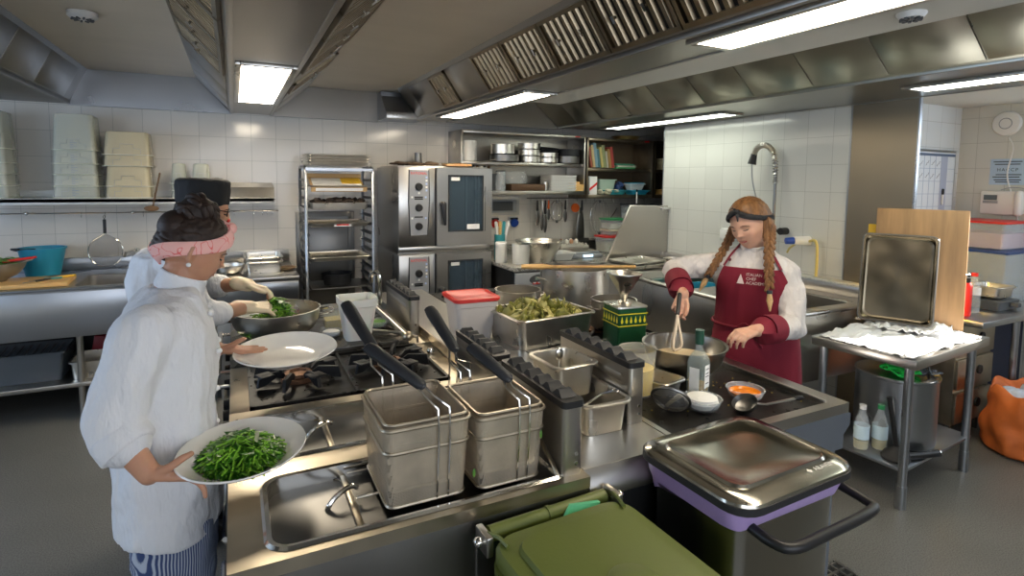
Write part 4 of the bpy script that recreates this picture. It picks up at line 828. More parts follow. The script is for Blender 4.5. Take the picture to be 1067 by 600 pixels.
tag(t, 'big thick wooden chopping board standing upright on the steel table', 'chopping board')
t = obj('yellow_board', (lambda b: b.box(-.2, .2, 0, .60, -.008, .008, .004))(B()), YELLOW); t.matrix_world = leaner((C_+D_)/2+nb*.066-xb*.07, xb, nb, .12)
tag(t, 'thin yellow cutting board just visible behind the big wooden board', 'cutting board')
# stock pot below
t = thing('stock_pot', 'big steel stock pot with tap on the shelf of the steel table', 'stock pot', (3.37, 1.80, .207)); r = .20
b = B(); b.lathe([(0, 0), (r-.01, 0), (r, .01), (r, .37), (r+.006, .375), (r+.006, .385), (r-.006, .385), (r-.008, .012), (0, .008)], seg=40); obj('pot_body', b, STEELB, t)
b = B(); b.lathe([(0, .40), (.14, .397), (r-.004, .388), (r-.004, .386), (0, .386)], seg=40); obj('lid', b, STEEL, t)
b = B(); b.cyl((r-.01, -.05, .27), (r+.09, -.07, .27), .012); b.tube([(r+.07, -.065, .27), (r+.10, -.07, .30), (r+.12, -.07, .30)], .006, 6); b.tube([(r+.08, -.067, .27), (r+.085, -.07, .235)], .008, 6); obj('tap', b, CHROME, t)
b = B()
for i in range(9):
    p = [V((random.uniform(-.12, .02), random.uniform(-.12, .05), .42+random.uniform(-.01, .03))) for _ in range(4)]; b.tube(densify(p, 5), .012, 6, flat=.5)
tag(obj('green_cloth', b, M('bright_green_cloth', (.02, .62, .10), .7), loc=(3.33, 1.78, .20)), 'bright green rag heaped on the stock pot lid', 'cloth')
b = B()
for i in range(5):
    p = [V((random.uniform(-.05, .09), random.uniform(-.1, .0), .40+random.uniform(0, .02))) for _ in range(3)]; b.tube(densify(p, 4), .011, 6, flat=.5)
tag(obj('grey_rag', b, M('grey_rag', (.25, .27, .3), .9, var=.6, nscale=60), loc=(3.44, 1.74, .20)), 'small grey rag beside the green one on the stock pot', 'cloth')
def water_bottle(lb, x, y, capm, liq):
    t = thing('plastic_bottle', lb, 'bottle', (x, y, .206), group='clear bottles on the table shelf'); 
    b = B(); b.lathe([(0, 0), (.033, 0), (.037, .008), (.037, .13), (.03, .17), (.016, .205), (.014, .225), (0, .225)]); obj('bottle_body', b, CLEARP, t)
    b = B(); b.cyl((0, 0, .222), (0, 0, .245), .017); obj('cap', b, capm, t)
    b = B(); b.lathe([(.0378, .06), (.0378, .135)]); obj('label', b, M('bottle_label', (.55, .7, .78), .5), t); b = B(); b.lathe([(0, .004), (.033, .004), (.035, .012), (.035, liq), (0, liq)]); obj('liquid', b, M('yellow_liquid', (.7, .62, .3), .1, alpha=.6), t)
water_bottle('clear bottle with white cap left on the lower table shelf', 3.055, 1.79, WHITEP, .05)
water_bottle('clear bottle with green cap beside the white-capped one', 3.145, 1.745, GREENP, .09)
t = thing('plunger', 'black rubber plunger standing on the lower table shelf', 'plunger', (3.105, 1.635, .206)); b = B(); b.lathe([(.065, 0), (.068, .012), (.055, .035), (.025, .055), (.018, .07), (0, .07)]); obj('rubber_cup', b, BLACKR, t); b = B(); b.cyl((0, 0, .06), (-.035, .03, .33), .012, .014); obj('handle', b, BLACK, t)
t = thing('black_tube', 'short black pipe lying on the front edge of the lower table shelf', 'pipe', (3.22, 1.58, .224), -.25); b = B(); b.cyl((-.1, 0, 0), (.12, 0, 0), .018); obj('pipe_body', b, BLACK, t); b = B(); b.cyl((.12, 0, 0), (.125, 0, 0), .02); obj('end_ring', b, CHROME, t)
# floor drain
t = thing('floor_drain', 'square drain grating in the floor right of the steel bin', 'drain', (2.17, 1.28, 0.002)); b = B()
for i in range(9): b.box(-.18+i*.04, -.172+i*.04, -.16, .16, 0, .008); b.box(-.18, .15, -.16+i*.038, -.152+i*.038, 0, .008)
obj('grating', b, STEEL, t); b = B(); b.box(-.19, .16, -.17, .16, -.002, .001); obj('drain_pit', b, BLACK, t)
# ------------------------------------------------------------------ alcove
z = .82
t = thing('alcove_counter', 'stainless counter in the alcove at the right edge', 'counter', (4.68, 2.08, 0)); b = B(); b.box(-.62, .66, -.38, .40, z-.04, z, .004); obj('worktop', b, STEELB, t)
for x in (-.10, .60):
    for y in (-.34, .35): b = B(); b.cyl((x, y, 0), (x, y, z-.04), .02); obj('leg', b, STEELB, t)
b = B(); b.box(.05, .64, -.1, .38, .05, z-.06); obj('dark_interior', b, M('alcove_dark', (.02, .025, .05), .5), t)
t = thing('drawer_unit', 'steel drawer unit standing under the alcove counter', 'drawer unit', (4.36, 2.10, .0)); b = B(); b.box(-.26, .18, -.25, .3, .1, .77, .004); obj('body', b, STEELW, t)
for k in range(3):
    b = B(); b.box(-.255, .175, -.27, -.25, .12+k*.22, .32+k*.22, .005); d_ = obj('drawer', b, STEELW, t)
    b = B(); b.lathe([(.03, 0), (.03, .01), (.018, .012), (0, .004)], mat=Matrix.Translation((0, -.27, .23+k*.22)) @ Matrix.Rotation(PI/2, 4, 'X')); obj('handle', b, BLACK, d_)
for x in (-.2, .15):
    for y in (-.2, .25): b = B(); b.cyl((x, y, 0), (x, y, .1), .022); obj('leg', b, STEELD, t)
t = thing('red_flask', 'red drinking flask with black lid on the alcove counter', 'flask', (4.18, 1.86, z+.001)); b = B(); b.lathe([(0, 0), (.035, 0), (.037, .01), (.037, .19), (.025, .215), (0, .215)]); obj('flask_body', b, RED, t); b = B(); b.cyl((0, 0, .212), (0, 0, .245), .026); b.tube([(-.03, 0, .235), (-.035, 0, .26), (.035, 0, .262), (.03, 0, .235)], .006, 6); obj('lid', b, BLACK, t)
t = thing('plastic_bottle', 'clear plastic bottle with red cap beside the red flask', 'bottle', (4.33, 1.88, z+.001)); b = B(); b.lathe([(0, 0), (.034, 0), (.038, .01), (.038, .17), (.016, .225), (.014, .24), (0, .24)]); obj('bottle_body', b, CLEARP, t); b = B(); b.cyl((0, 0, .24), (0, 0, .262), .019); obj('cap', b, RED, t); b = B(); b.lathe([(.0388, .12), (.0388, .17)]); obj('label', b, PAPER, t)
pot('steel_mug', 'small steel mug left of the red flask', 'mug', 4.09, 1.95, z+.001, .035, .09, PANM, False)
tag(obj('steel_pan', pan_b(.11, .09, .07), PANM, loc=(4.68, 1.93, z+.075)), 'steel pan with handle stacked on a dark tray in the alcove', 'pan')
b = B(); b.rings([rr(.13, .1, .02, 0), rr(.14, .11, .02, .06), rr(.13, .1, .02, .06)]); b.box(.0, .05, -.15, -.1, .02, .05, .006); tag(obj('dark_tray', b, DGREY, loc=(4.66, 1.92, z+.001)), 'dark tray under the steel pan in the alcove', 'tray')
BLUELID = M('navy_lid', (.02, .06, .2), .4)
lidbox('large clear box with navy lid at the back of the alcove counter', 5.07, 2.16, z+.001, .52, .5, .355, BLUELID, CLEARP)
lidbox('smaller clear box with red lid on the navy-lidded box', 5.10, 2.17, z+.372, .40, .40, .19, RED, CLEARP, M('pink_contents', (.6, .35, .38), .8))
t = thing('wall_device', 'round white wall device with a ring, upper right wall', 'detector', (XR-.001, 2.19, 2.13)); mt = Matrix.Rotation(-PI/2, 4, 'Y')
b = B(); b.lathe([(0, 0), (.08, 0), (.095, .012), (.085, .03), (.04, .038), (0, .04)], mat=mt, seg=40); obj('housing', b, WHITEP, t); b = B(); b.lathe([(.036, .037), (.040, .042), (.044, .036)], mat=mt, seg=32); obj('ring', b, GREY, t)
b = B(); b.tube(densify([(-.01, -.02, -.11), (-.01, -.05, -.2), (-.02, -.03, -.4), (-.01, -.09, -.62), (-.01, -.12, -.8), (-.01, -.12, -.98)], 6), .005, 6); obj('cable', b, WHITEP, t)
def wallsign(name, lb, y0, y1, z0, z1, m):
    t = thing(name, lb, 'sign', (XR-.001, (y0+y1)/2, z0)); b = B(); b.box(-.003, 0, -(y1-y0)/2, (y1-y0)/2, 0, z1-z0); obj('sheet', b, m, t); return t
t = wallsign('notice', 'pale blue printed notice on the alcove wall under the round device', 2.06, 2.28, 1.66, 1.86, M('pale_blue_paper', (.42, .56, .72), .6))
INK = M('black_ink', (.03, .03, .05), .6)
text('lettering', 'HACCP', .034, INK, t, (-.0035, .065, .105), (PI/2, 0, -PI/2), .0002, sp=1.3)
for k, zz in enumerate((.175, .155, .075, .057, .035, .018)): b = B(); b.box(-.0042, -.003, -.09+.01*(k % 2), .09-.01*(k % 3), zz, zz+.007); obj('print_line', b, INK, t)
t = thing('alarm_keypad', 'white alarm keypad with a small screen on the alcove wall', 'keypad', (XR-.001, 2.20, 1.43)); b = B(); b.box(-.05, 0, -.11, .11, 0, .18, .01); obj('case', b, WHITEP, t); b = B(); b.box(-.056, -.05, -.0, .085, .11, .15, .003); obj('screen', b, M('grey_screen', (.10, .13, .14), .3), t); b = B(); b.box(-.054, -.05, -.005, .09, .085, .105, .002); obj('button_row', b, GREY, t)
t = thing('wall_phone', 'white wall phone handset right of the alarm keypad', 'phone', (XR-.001, 2.06, 1.42)); b = B(); b.cap((-.06, 0, .03), (-.06, 0, .17), .028, .028); b.box(-.05, 0, -.03, .03, .02, .18, .01); obj('handset', b, WHITEP, t)
b = B(); b.tube(densify([(-.05, .12, .20), (-.05, .05, .22), (-.05, -.05, .2), (-.06, -.08, .1), (-.06, -.06, -.05), (-.06, .02, -.1)], 6), .004, 6); obj('cord', b, GREY, t)
t = thing('whiteboard', 'whiteboard planner with a handwritten grid on the alcove wall', 'whiteboard', (4.86, 2.497, 1.38)); b = B(); b.box(-.42, .42, -.015, 0, 0, .55, .003); obj('frame', b, STEELB, t); b = B(); b.box(-.40, .40, -.018, -.014, .02, .53); obj('board', b, M('whiteboard_white', (.72, .76, .80), .25), t)
b = B(); b.box(-.4, .4, -.0195, -.018, .50, .52); obj('header_band', b, M('header_blue', (.1, .14, .22), .5), t)
b = B(); b.box(.20, .29, -.0195, -.018, .02, .5); obj('grey_column', b, M('column_lilac', (.40, .44, .55), .5), t)
for k in range(4): b = B(); b.box(-.4, .4, -.0192, -.018, .10+k*.1, .103+k*.1); obj('grid_line', b, M('grid_blue', (.25, .32, .45), .5), t)
for k in range(8): b = B(); b.box(-.36+k*.08, -.357+k*.08, -.0192, -.018, .02, .5); obj('grid_line', b, bpy.data.materials['grid_blue'], t)
for k in range(14):
    b = B(); x = -.34+.08*(k % 7); zz = .42-.1*(k//7); b.tube([(x+.008*i, -.0192, zz+.006*i+.006*((i*5+k) % 3)) for i in range(7)], .0012, 4); obj('handwriting', b, INK, t)
b = B(); b.cap((.235, -.028, .12), (.235, -.028, .2), .008, .008); obj('marker', b, WHITEP, t); b = B(); b.cap((.235, -.028, .2), (.235, -.028, .235), .009, .009); obj('marker_cap', b, BLACK, t)
t = thing('wall_socket', 'white wall socket with black flex beside the wooden board', 'socket', (XR-.001, 2.44, 1.08)); b = B(); b.box(-.03, 0, -.05, .05, 0, .1, .004); obj('plate', b, GREY, t); b = B(); b.tube(densify([(-.03, 0, .03), (-.06, 0, -.05), (-.04, -.02, -.15), (-.06, .01, -.25)], 5), .006, 6); obj('cable', b, BLACK, t)
# orange bag
t = thing('orange_bag', 'large crumpled orange bag on the floor at the right edge', 'bag', (4.42, 1.545, 0))
b = B(); n = 56; R_ = []
prof = [(.05, .003), (.24, .0), (.28, .02), (.27, .08), (.275, .13), (.255, .19), (.262, .24), (.245, .30), (.25, .35), (.235, .40), (.225, .40), (.2, .35), (.1, .33), (.01, .33)]
for j, (r, zz) in enumerate(prof):
    row = []
    for i in range(n):
        a = 2*PI*i/n; k = 1+.16*noise.noise(V((math.cos(a)*2.2, math.sin(a)*2.2, zz*8)))+.07*noise.noise(V((math.cos(a)*7+zz*9, math.sin(a)*7, zz*30)))
        row.append((r*k*math.cos(a), r*k*math.sin(a)*.95, zz+(.09*noise.noise(V((math.cos(a)*1.5, math.sin(a)*1.5, 3))) if j > 5 else 0)))
    R_.append(row)
b.rings(R_, True, True, True); o_ = obj('sack', b, M('orange_sack', (.62, .15, .03), .6, var=.25, nscale=12, bump=.5), t); o_.modifiers.new('s', 'SUBSURF').render_levels = 2
b = B()
for i in range(14): b.ell((random.uniform(-.14, .14), random.uniform(-.14, .14), random.uniform(.33, .38)), (.07, .06, .035), seg=10, rows=6)
obj('crumpled_contents', b, M('blue_white_cloth', (.5, .58, .72), .8, var=.3, nscale=30), t)
# ------------------------------------------------------------------ cooking island, left row
SX = .80            # back of the left row
IX = -.03; IY = 1.135
def fryer_unit(lb, y0, d, dark_depth, tint):
    t = thing('fryer', lb, 'fryer', (0, y0, 0)); z = .9
    wx0, wx1, wy0, wy1 = .05, .755, .035, d-.075
    b = B()
    for a in ((IX, wx0, 0, d), (wx1, SX, 0, d), (wx0, wx1, 0, wy0), (wx0, wx1, wy1, d)): b.box(*a, z-.03, z)
    # corner fillets of the opening
    for cx, cy, sx, sy in ((wx0, wy0, 1, 1), (wx1, wy0, -1, 1), (wx0, wy1, 1, -1), (wx1, wy1, -1, -1)):
        r = .04; arc = [(cx+sx*(r-r*math.cos(a)), cy+sy*(r-r*math.sin(a)), z-.02) for a in [PI/2*k/5 for k in range(6)]]
        b.prism([(cx, cy, z-.02)]+arc, (0, 0, .0197))
    obj('worktop', b, STEELW, t)
    b = B(); cx, cy, hx, hy = (wx0+wx1)/2, (wy0+wy1)/2, (wx1-wx0)/2, (wy1-wy0)/2
    b.rings([rr(hx+.012, hy+.012, .05, z+.0005, cx, cy), rr(hx+.006, hy+.006, .045, z+.006, cx, cy), rr(hx-.004, hy-.004, .04, z+.004, cx, cy), rr(hx-.008, hy-.008, .04, z-.03, cx, cy)], False, False); obj('rolled_rim', b, CHROME, t)
    # shallow drain basin at left
    xs = wx0+.185; b = B(); hx2 = (xs-wx0)/2
    b.rings([rr(hx2, hy-.004, .035, z-.028, wx0+hx2, cy), rr(hx2-.012, hy-.02, .035, z-.07, wx0+hx2, cy), rr(hx2-.03, hy-.04, .03, z-.08, wx0+hx2, cy)], False, True); obj('drain_basin', b, tint, t)
    b = B(); b.box(xs-.006, xs+.012, wy0+.004, wy1-.004, z-.045, z-.022, .005); obj('divider', b, STEELW, t)
    b = B(); hx3 = (wx1-xs)/2; b.rings([rr(hx3-.006, hy-.006, .035, z-.03, xs+hx3, cy), rr(hx3-.008, hy-.008, .035, z-dark_depth, xs+hx3, cy), rr(hx3-.05, hy-.05, .03, z-dark_depth-.01, xs+hx3, cy)], False, True); obj('deep_well', b, M('dark_well', (.022, .018, .015), .5, 0, ior=1.2) if y0 < 1.3 else GREASY, t)
    b = B(); b.tube(densify([(xs-.055, wy0+.15, z-.075), (xs-.055, wy0+.15, z-.03), (xs-.035, wy0+.155, z-.005), (xs+.0, wy0+.17, z+.004), (xs+.02, wy0+.175, z-.004)], 5), .0065, 8); obj('lift_hook', b, CHROME, t)
    b = B(); b.cyl((xs-.06, wy0+.03, z-.0795), (xs-.06, wy0+.03, z-.077), .02); obj('drain_hole', b, BLACK, t)
    b = B(); b.box(IX+.01, SX, .004, d-.004, .12, z-.03, .003); obj('body', b, STEELD, t)
    b = B(); b.box(IX, IX+.012, .01, d-.01, .15, .72, .004); obj('door', b, STEELB, t)
    b = B(); b.tube([(IX-.012, .05, .70), (IX-.012, d-.05, .70)], .008, 8); obj('door_handle', b, CHROME, t)
    for xx in (.03, .74):
        for yy in (.05, d-.05): b = B(); b.cyl((xx, yy, 0), (xx, yy, .12), .02, seg=10); obj('leg', b, STEEL, t)
    return t
WET = M('wet_steel', (.55, .48, .36), .16, 1, var=.25, nscale=22, rvar=.07, bump=.35)
GREASY = M('greasy_brown_steel', (.40, .31, .17), .3, 1, var=.3, nscale=18, rvar=.1, bump=.3)
f1 = fryer_unit('front fryer unit with a wet drain basin and dark well below the four baskets', IY, .40, .03+.02, WET)
b = B(); b.box(.251, .742, .05, .315, .835, .842); obj('oil_surface', b, M('dark_oil', (.012, .010, .010), .3, ior=1.25), f1)
for yy in (.055, .175, .30): b = B(); b.cyl((.245, yy, .889), (.748, yy, .889), .0035, seg=6); obj('rest_bar', b, CHROME, f1)
b = B(); b.rings([rr(.078, .128, .03, .836, .145, .18), rr(.078, .128, .03, .8365, .145, .18)]); obj('water', b, M('basin_water', (.30, .24, .14), .03, 0, alpha=.45, coat=.6, bump=.5, nscale=60), f1)
b = B(); rb = random.Random(2)
for i in range(90): r_ = rb.uniform(.0012, .0042); b.ell((rb.gauss(.15, .03), rb.gauss(.20, .045), .838), (r_, r_, r_), seg=8, rows=5)
obj('foam_bubbles', b, M('foam', (.8, .8, .76), .15, alpha=.7), f1)['kind'] = 'stuff'
f2 = fryer_unit('second fryer unit with an empty greasy well behind the baskets', IY+.40, .40, .16, GREASY)
def flue(lb, x, y0, y1, h, w=.058):
    t = thing('flue_riser', lb, 'flue', (x, (y0+y1)/2, .9)); L = (y1-y0)/2
    b = B(); b.rings([rr(w/2, L, .012, 0), rr(w/2, L, .012, h-.02)], True, True, smooth=False); obj('riser_body', b, STEEL, t)
    b = B(); b.rings([rr(w/2+.003, L+.003, .012, h-.022), rr(w/2+.003, L+.003, .012, h-.004), rr(w/2-.004, L-.004, .01, h-.004)], True, True, smooth=False); obj('top_frame', b, BLACK, t)
    n = 6
    for k in range(n):
        yc = -L+.02+(2*L-.04)*(k+.5)/n; r = (L-.02)/n*.92
        b = B(); w2 = w/2-.006
        b.rings([[(-w2, yc-r, h-.006), (w2, yc-r, h-.006), (w2, yc+r, h-.006), (-w2, yc+r, h-.006)], [(-w2*.8, yc-r*.1, h+.012), (w2*.8, yc-r*.1, h+.012), (w2*.8, yc+r*.35, h+.012), (-w2*.8, yc+r*.35, h+.012)]], smooth=False); obj('vent_cap', b, M('vent_grey', (.022, .024, .028), .5) if 'vent_grey' not in bpy.data.materials else bpy.data.materials['vent_grey'], t)
    b = B(); b.rings([[(s*0+x_, y_, z_) for x_, y_, z_ in rg] for rg in ([(-w/2-.0015, -L+.05, h-.075), (-w/2-.0015, L-.05, h-.075), (-w/2-.0015, L-.05, h-.055), (-w/2-.0015, -L+.05, h-.055)],)for s in (1,)] if False else [[(-w/2-.002, -L+.05, h-.07), (-w/2-.002, L-.05, h-.07), (-w/2-.002, L-.05, h-.055), (-w/2-.002, -L+.05, h-.055)], [(-w/2, -L+.045, h-.075), (-w/2, L-.045, h-.075), (-w/2, L-.045, h-.05), (-w/2, -L+.045, h-.05)]], smooth=False); obj('pressed_rib', b, STEEL, t)
    for zz in (.03, .055): b = B(); b.cyl((w/2-.02, -L-.002, zz), (w/2-.02, -L+.002, zz), .005, seg=8); obj('rivet', b, CHROME, t)
    return t
flue('nearest flue riser with black caps, right of the fryer baskets', .762, 1.16, 1.53, .20)
flue('second flue riser from the front, behind the basket handles', .762, 1.585, 1.93, .195)
flue('farthest flue riser, standing left of the red-lidded tub', .762, 2.56, 3.02, .195, .05)
# stove
t = thing('gas_stove', 'black open-burner gas stove under the empty white platter', 'stove', (0, 1.937, 0)); D = .50
b = B(); b.box(IX, SX, 0, D, .84, .893, .004); obj('top_frame', b, STEELW, t)
b = B(); b.box(.03, .72, .012, D-.01, .8935, .897); b.box(.03, .72, .012, .024, .897, .907); b.box(.03, .72, D-.022, D-.01, .897, .907); b.box(.03, .042, .012, D-.01, .897, .907); b.box(.708, .72, .012, D-.01, .897, .907); b.box(.37, .382, .012, D-.01, .897, .909); obj('spill_tray', b, BLACKENAMEL, t)
b = B(); b.box(IX+.01, SX, .004, D-.004, .12, .84, .003); obj('body', b, STEELD, t)
b = B(); b.box(IX, IX+.012, .01, D-.01, .15, .70, .004); obj('oven_door', b, STEELB, t)
for k in range(4): b = B(); b.cyl((IX+.01, .08+.11*k, .78), (IX-.025, .08+.11*k, .78), .022, .019, 14); obj('control_knob', b, BLACK, t)
BRASS = M('rusty_brass', (.20, .10, .055), .55, .6, var=.5, nscale=60)
for cx in (.20, .545):
    for cy in (.25,):
        b = B(); b.lathe([(0, .897), (.062, .897), (.062, .912), (.045, .916), (.0, .916)], c=(cx, cy, 0), seg=24); obj('burner_base', b, BRASS, t)
        b = B(); b.lathe([(.05, .914), (.048, .926), (.03, .930), (.028, .922), (0, .922)], c=(cx, cy, 0), seg=24); obj('burner_cap', b, BRASS, t)
        for k in range(8):
            a = PI/8+k*PI/4; rot = Matrix.Translation((cx, cy, 0)) @ Matrix.Rotation(a, 4, 'Z'); ro = .145 if k % 2 == 0 else .15
            b = B(); b.prism([(.052, -.006, .93), (.075, -.006, .948), (ro, -.006, .948), (ro+.01, -.006, .905), (ro-.02, -.006, .908), (.085, -.006, .928), (.06, -.006, .915)], (0, .012, 0), mat=rot)
            if k % 2 == 0: b.box(ro-.045, ro+.006, -.028, .028, .940, .947, .002, mat=rot)
            obj('pan_support', b, IRON, t)
for xx in (.03, .74):
    for yy in (.05, D-.05): b = B(); b.cyl((xx, yy, 0), (xx, yy, .12), .02, seg=10); obj('leg', b, STEEL, t)
b = B(); b.lathe([(0, 0), (.016, 0), (.016, .012), (.010, .02), (0, .02)]); tag(obj('steel_stopper', b, CHROME, loc=(.755, 2.30, .894)), 'small round steel stopper on the stove rim behind the handles', 'stopper')
# griddle
t = thing('griddle', 'raised dark flat griddle carrying the big mixing bowl', 'griddle', (0, 2.44, 0)); D = .72
b = B(); b.box(IX, .70, 0, D, .84, .925, .006); obj('griddle_plate', b, M('seasoned_steel', (.10, .095, .085), .25, .7, var=.5, nscale=9, rvar=.1), t)
b = B(); b.box(.70, SX, 0, D, .84, .9, .003); obj('rear_strip', b, STEELW, t)
b = B(); b.box(IX+.01, SX, .004, D-.004, .12, .84, .003); obj('body', b, STEELD, t)
b = B(); b.tube([(-.075, .03, .86), (-.075, D-.03, .86)], .012, 8); obj('front_rail', b, CHROME, t)
for yy in (.06, D-.06): b = B(); b.cyl((-.075, yy, .86), (IX+.01, yy, .86), .008, seg=8); obj('rail_bracket', b, CHROME, t)
for k in range(3): b = B(); b.cyl((IX+.01, .14+.2*k, .78), (IX-.025, .14+.2*k, .78), .024, .02, 14); obj('control_knob', b, BLACK, t)
b = B(); b.box(IX+.005, .2, .03, D-.03, .15, .72, .004); obj('oven_door', b, STEELD, t)
for xx in (.03, .74):
    for yy in (.05, D-.05): b = B(); b.cyl((xx, yy, 0), (xx, yy, .12), .02, seg=10); obj('leg', b, STEEL, t)
# rail along the front of fryers/stove
t = thing('safety_rail', 'steel rail running along the chefs side of the stove', 'rail', (-.085, 1.98, .84)); b = B(); b.tube([(0, 0, 0), (0, .42, 0)], .012, 8); obj('rail_bar', b, STEELB, t)
for yy in (.02, .40): b = B(); b.cyl((0, yy, 0), (.055, yy, 0), .008, seg=8); obj('rail_bracket', b, STEELB, t)
# pipes between rows
t = thing('swivel_tap', 'long swivelling steel fill tap lying over the griddle rear strip', 'tap', (.70, 2.75, .93)); b = B(); b.tube(densify([(-.02, .38, .14), (-.02, .36, .19), (.0, .30, .2), (.01, .30, .1), (.01, .30, .02)], 5), .013, 8); obj('spout', b, CHROME, t)
b = B(); b.cyl((-.055, .28, .06), (.0, -.28, .0), .017); b.cyl((-.14, -.16, .015), (0, -.24, .005), .007); obj('arm', b, STEEL, t); b = B(); b.ell((.0, -.28, 0), (.026, .03, .024)); b.tube([(.02, -.28, 0), (.04, -.31, .0), (.04, -.31, -.025)], .007, 6); obj('elbow_joint', b, STEELW, t)
# ------------------------------------------------------------------ spine and right row
t = thing('service_spine', 'steel service ledge running between the two rows of the island', 'worktop', (SX, 1.14, 0))
b = B(); L = 2.5
b.prism([(.002, 0, .865), (.325, 0, .865), (.325, .055, .9), (.002, .055, .9), (.002, .0, .87)][:4], (0, 0, 0)) if False else None
b.rings([[(.003, 0, .83), (.335, 0, .83), (.335, L, .83), (.003, L, .83)], [(.003, 0, .862), (.335, 0, .862), (.335, L, .862), (.003, L, .862)], [(.003, .03, .9), (.335, .03, .9), (.335, L, .9), (.003, L, .9)]], smooth=False)
obj('ledge_top', b, STEEL, t); b = B(); b.box(.003, .335, .01, L, .1, .829, .003); obj('ledge_body', b, CARCASS, t)
b = B(); b.box(.0, .008, .80, 1.95, .9, .935); obj('splash_strip', b, STEELW, t)
t = thing('solid_top', 'black smooth cooking top with a wide steel rim at the right of the island', 'cooker', (1.14, 1.155, 0)); W = .75; D = .98
b = B()
for a in ((0, .02, 0, D), (W-.085, W, 0, D), (.02, W-.085, 0, .035), (.02, W-.085, D-.03, D)): b.box(*a, .865, .9)
b.box(W-.088, W-.078, .03, D-.02, .9, .912, .003); obj('rim', b, STEEL, t)
b = B(); b.box(.02, W-.085, .035, D-.03, .86, .890); obj('cooking_plate', b, BLACKENAMEL, t)
b = B(); b.prism([(.0, .0, .865), (W, .0, .865), (W+.012, 0, .86), (W+.012, 0, .82), (W-.02, 0, .79), (W-.02, 0, .74), (0, 0, .74)], (0, .02, 0)); obj('front_fascia', b, M('blue_grey_panel', (.22, .25, .30), .38, .7), t)
b = B(); b.box(0, W-.03, .02, D-.02, .12, .86, .003); obj('body', b, M('blue_grey_body', (.20, .23, .28), .4, .6), t)
b = B(); b.box(W-.03, W-.015, .03, D-.03, .15, .72, .004); obj('door', b, STEELB, t)
for xx in (.05, W-.08):
    for yy in (.05, D-.06): b = B(); b.cyl((xx, yy, 0), (xx, yy, .12), .02, seg=10); obj('leg', b, STEEL, t)
t = thing('gas_stove', 'open-burner gas stove at the far right of the island under the pots', 'stove', (1.14, 2.14, 0)); W = .75; D = 1.45
b = B(); b.box(0, W, 0, D, .85, .878, .004); obj('top_frame', b, STEELW, t); b = B(); b.box(.03, W-.06, .02, D-.02, .8785, .882); obj('spill_tray', b, BLACKENAMEL, t)
b = B(); b.box(0, W-.03, .004, D, .12, .85, .003); obj('body', b, STEELD, t)
for cx in (.18, .52):
    for cy in (.2, .52, .84, 1.16):
        b = B(); b.lathe([(0, .882), (.05, .882), (.05, .892), (.03, .896), (0, .896)], c=(cx, cy, 0), seg=16); obj('burner_cap', b, BRASS, t)
        for k in range(4):
            a = PI/4+k*PI/2; rot = Matrix.Translation((cx, cy, 0)) @ Matrix.Rotation(a, 4, 'Z')
            b = B(); b.prism([(.03, -.006, .89), (.03, -.006, .900), (.16, -.006, .900), (.17, -.006, .883), (.15, -.006, .883)], (0, .012, 0), mat=rot); obj('pan_support', b, IRON, t)
for xx in (.05, W-.08):
    for yy in (.05, D-.06): b = B(); b.cyl((xx, yy, 0), (xx, yy, .12), .02, seg=10); obj('leg', b, STEEL, t)
flue('flue riser with a row of black caps in front of the green oil can', 1.108, 1.335, 1.75, .20)
# ------------------------------------------------------------------ fryer baskets
def basket(lb, cx, cy, w, d, z, h, hy, hx, tilt, rings_, inner=False, lean=0):
    tilt = (tilt[0]+(.040 if cx < .5 else 0)-(.03 if hy > 0 else 0), tilt[1]-.03, tilt[2]+(.035 if cx < .5 or hy > 0 else .015)+(.03 if hy > 0 and cx < .5 else 0))
    """hy: +1 wires on the far face, -1 wires on the near face; handle leans back and up"""
    t = thing('fryer_basket', lb, 'fryer basket', (cx, cy, z), lean); a, c = w/2, d/2; k = .012
    b = B(); b.rings([rr(a-k, c-k, .018, 0), rr(a, c, .022, h)], True, False, smooth=True); obj('wire_mesh', b, WIREM, t)
    for zz in rings_:
        q = k*(1-zz/h); b = B(); b.tube([tuple(p) for p in rr(a-q+.001, c-q+.001, .022, zz)], .0042, 6, closed=True); obj('frame_ring', b, STEELW, t)
    yf = hy*c
    for s in (-1, 1):
        x = hx+s*.014; y0 = yf+hy*.004
        pts = [(x, y0-hy*k, .006), (x, y0, h*.7), (x, y0, h+.005), (x+.0, y0+.004, h+.03), (hx+s*.010-.028, y0+.03, h+.055), (hx+s*.008-tilt[0]*.35, y0+tilt[1]*.35, h+.055+tilt[2]*.28)]
        b = B(); b.tube(pts, .0028, 6); obj('handle_wire', b, CHROME, t)
    p0 = V((hx-tilt[0]*.25, yf+hy*.004+tilt[1]*.25, h+.055+tilt[2]*.18)); p1 = V((hx-tilt[0], yf+hy*.004+tilt[1], h+.055+tilt[2]))
    b = B(); b.tube([p0, p0.lerp(p1, .05), p0.lerp(p1, .5), p0.lerp(p1, .85), p0.lerp(p1, .97), p1], [.010, .0165, .019, .021, .018, .008], 10, flat=.75); obj('handle_grip', b, GRIP, t)
    return t
bz = .893
basket('left outer fryer basket, its black grip nearest the stove', .395, 1.335, .212, .255, bz, .195, -1, .035, (.10, .22, .055), (.003, .135, .19))
basket('left inner fryer basket nested in the outer one, grip raised by the white tub', .395, 1.335, .197, .24, bz+.035, .165, 1, -.035, (.06, .26, .07), (.003, .165))
basket('right outer fryer basket, its black grip lying toward the second flue', .608, 1.315, .192, .235, bz, .185, -1, .030, (.08, .20, .06), (.003, .13, .18))
basket('right inner fryer basket nested in the outer one, grip by the red-lidded tub', .608, 1.315, .178, .22, bz+.035, .155, 1, -.035, (.06, .27, .075), (.003, .155))
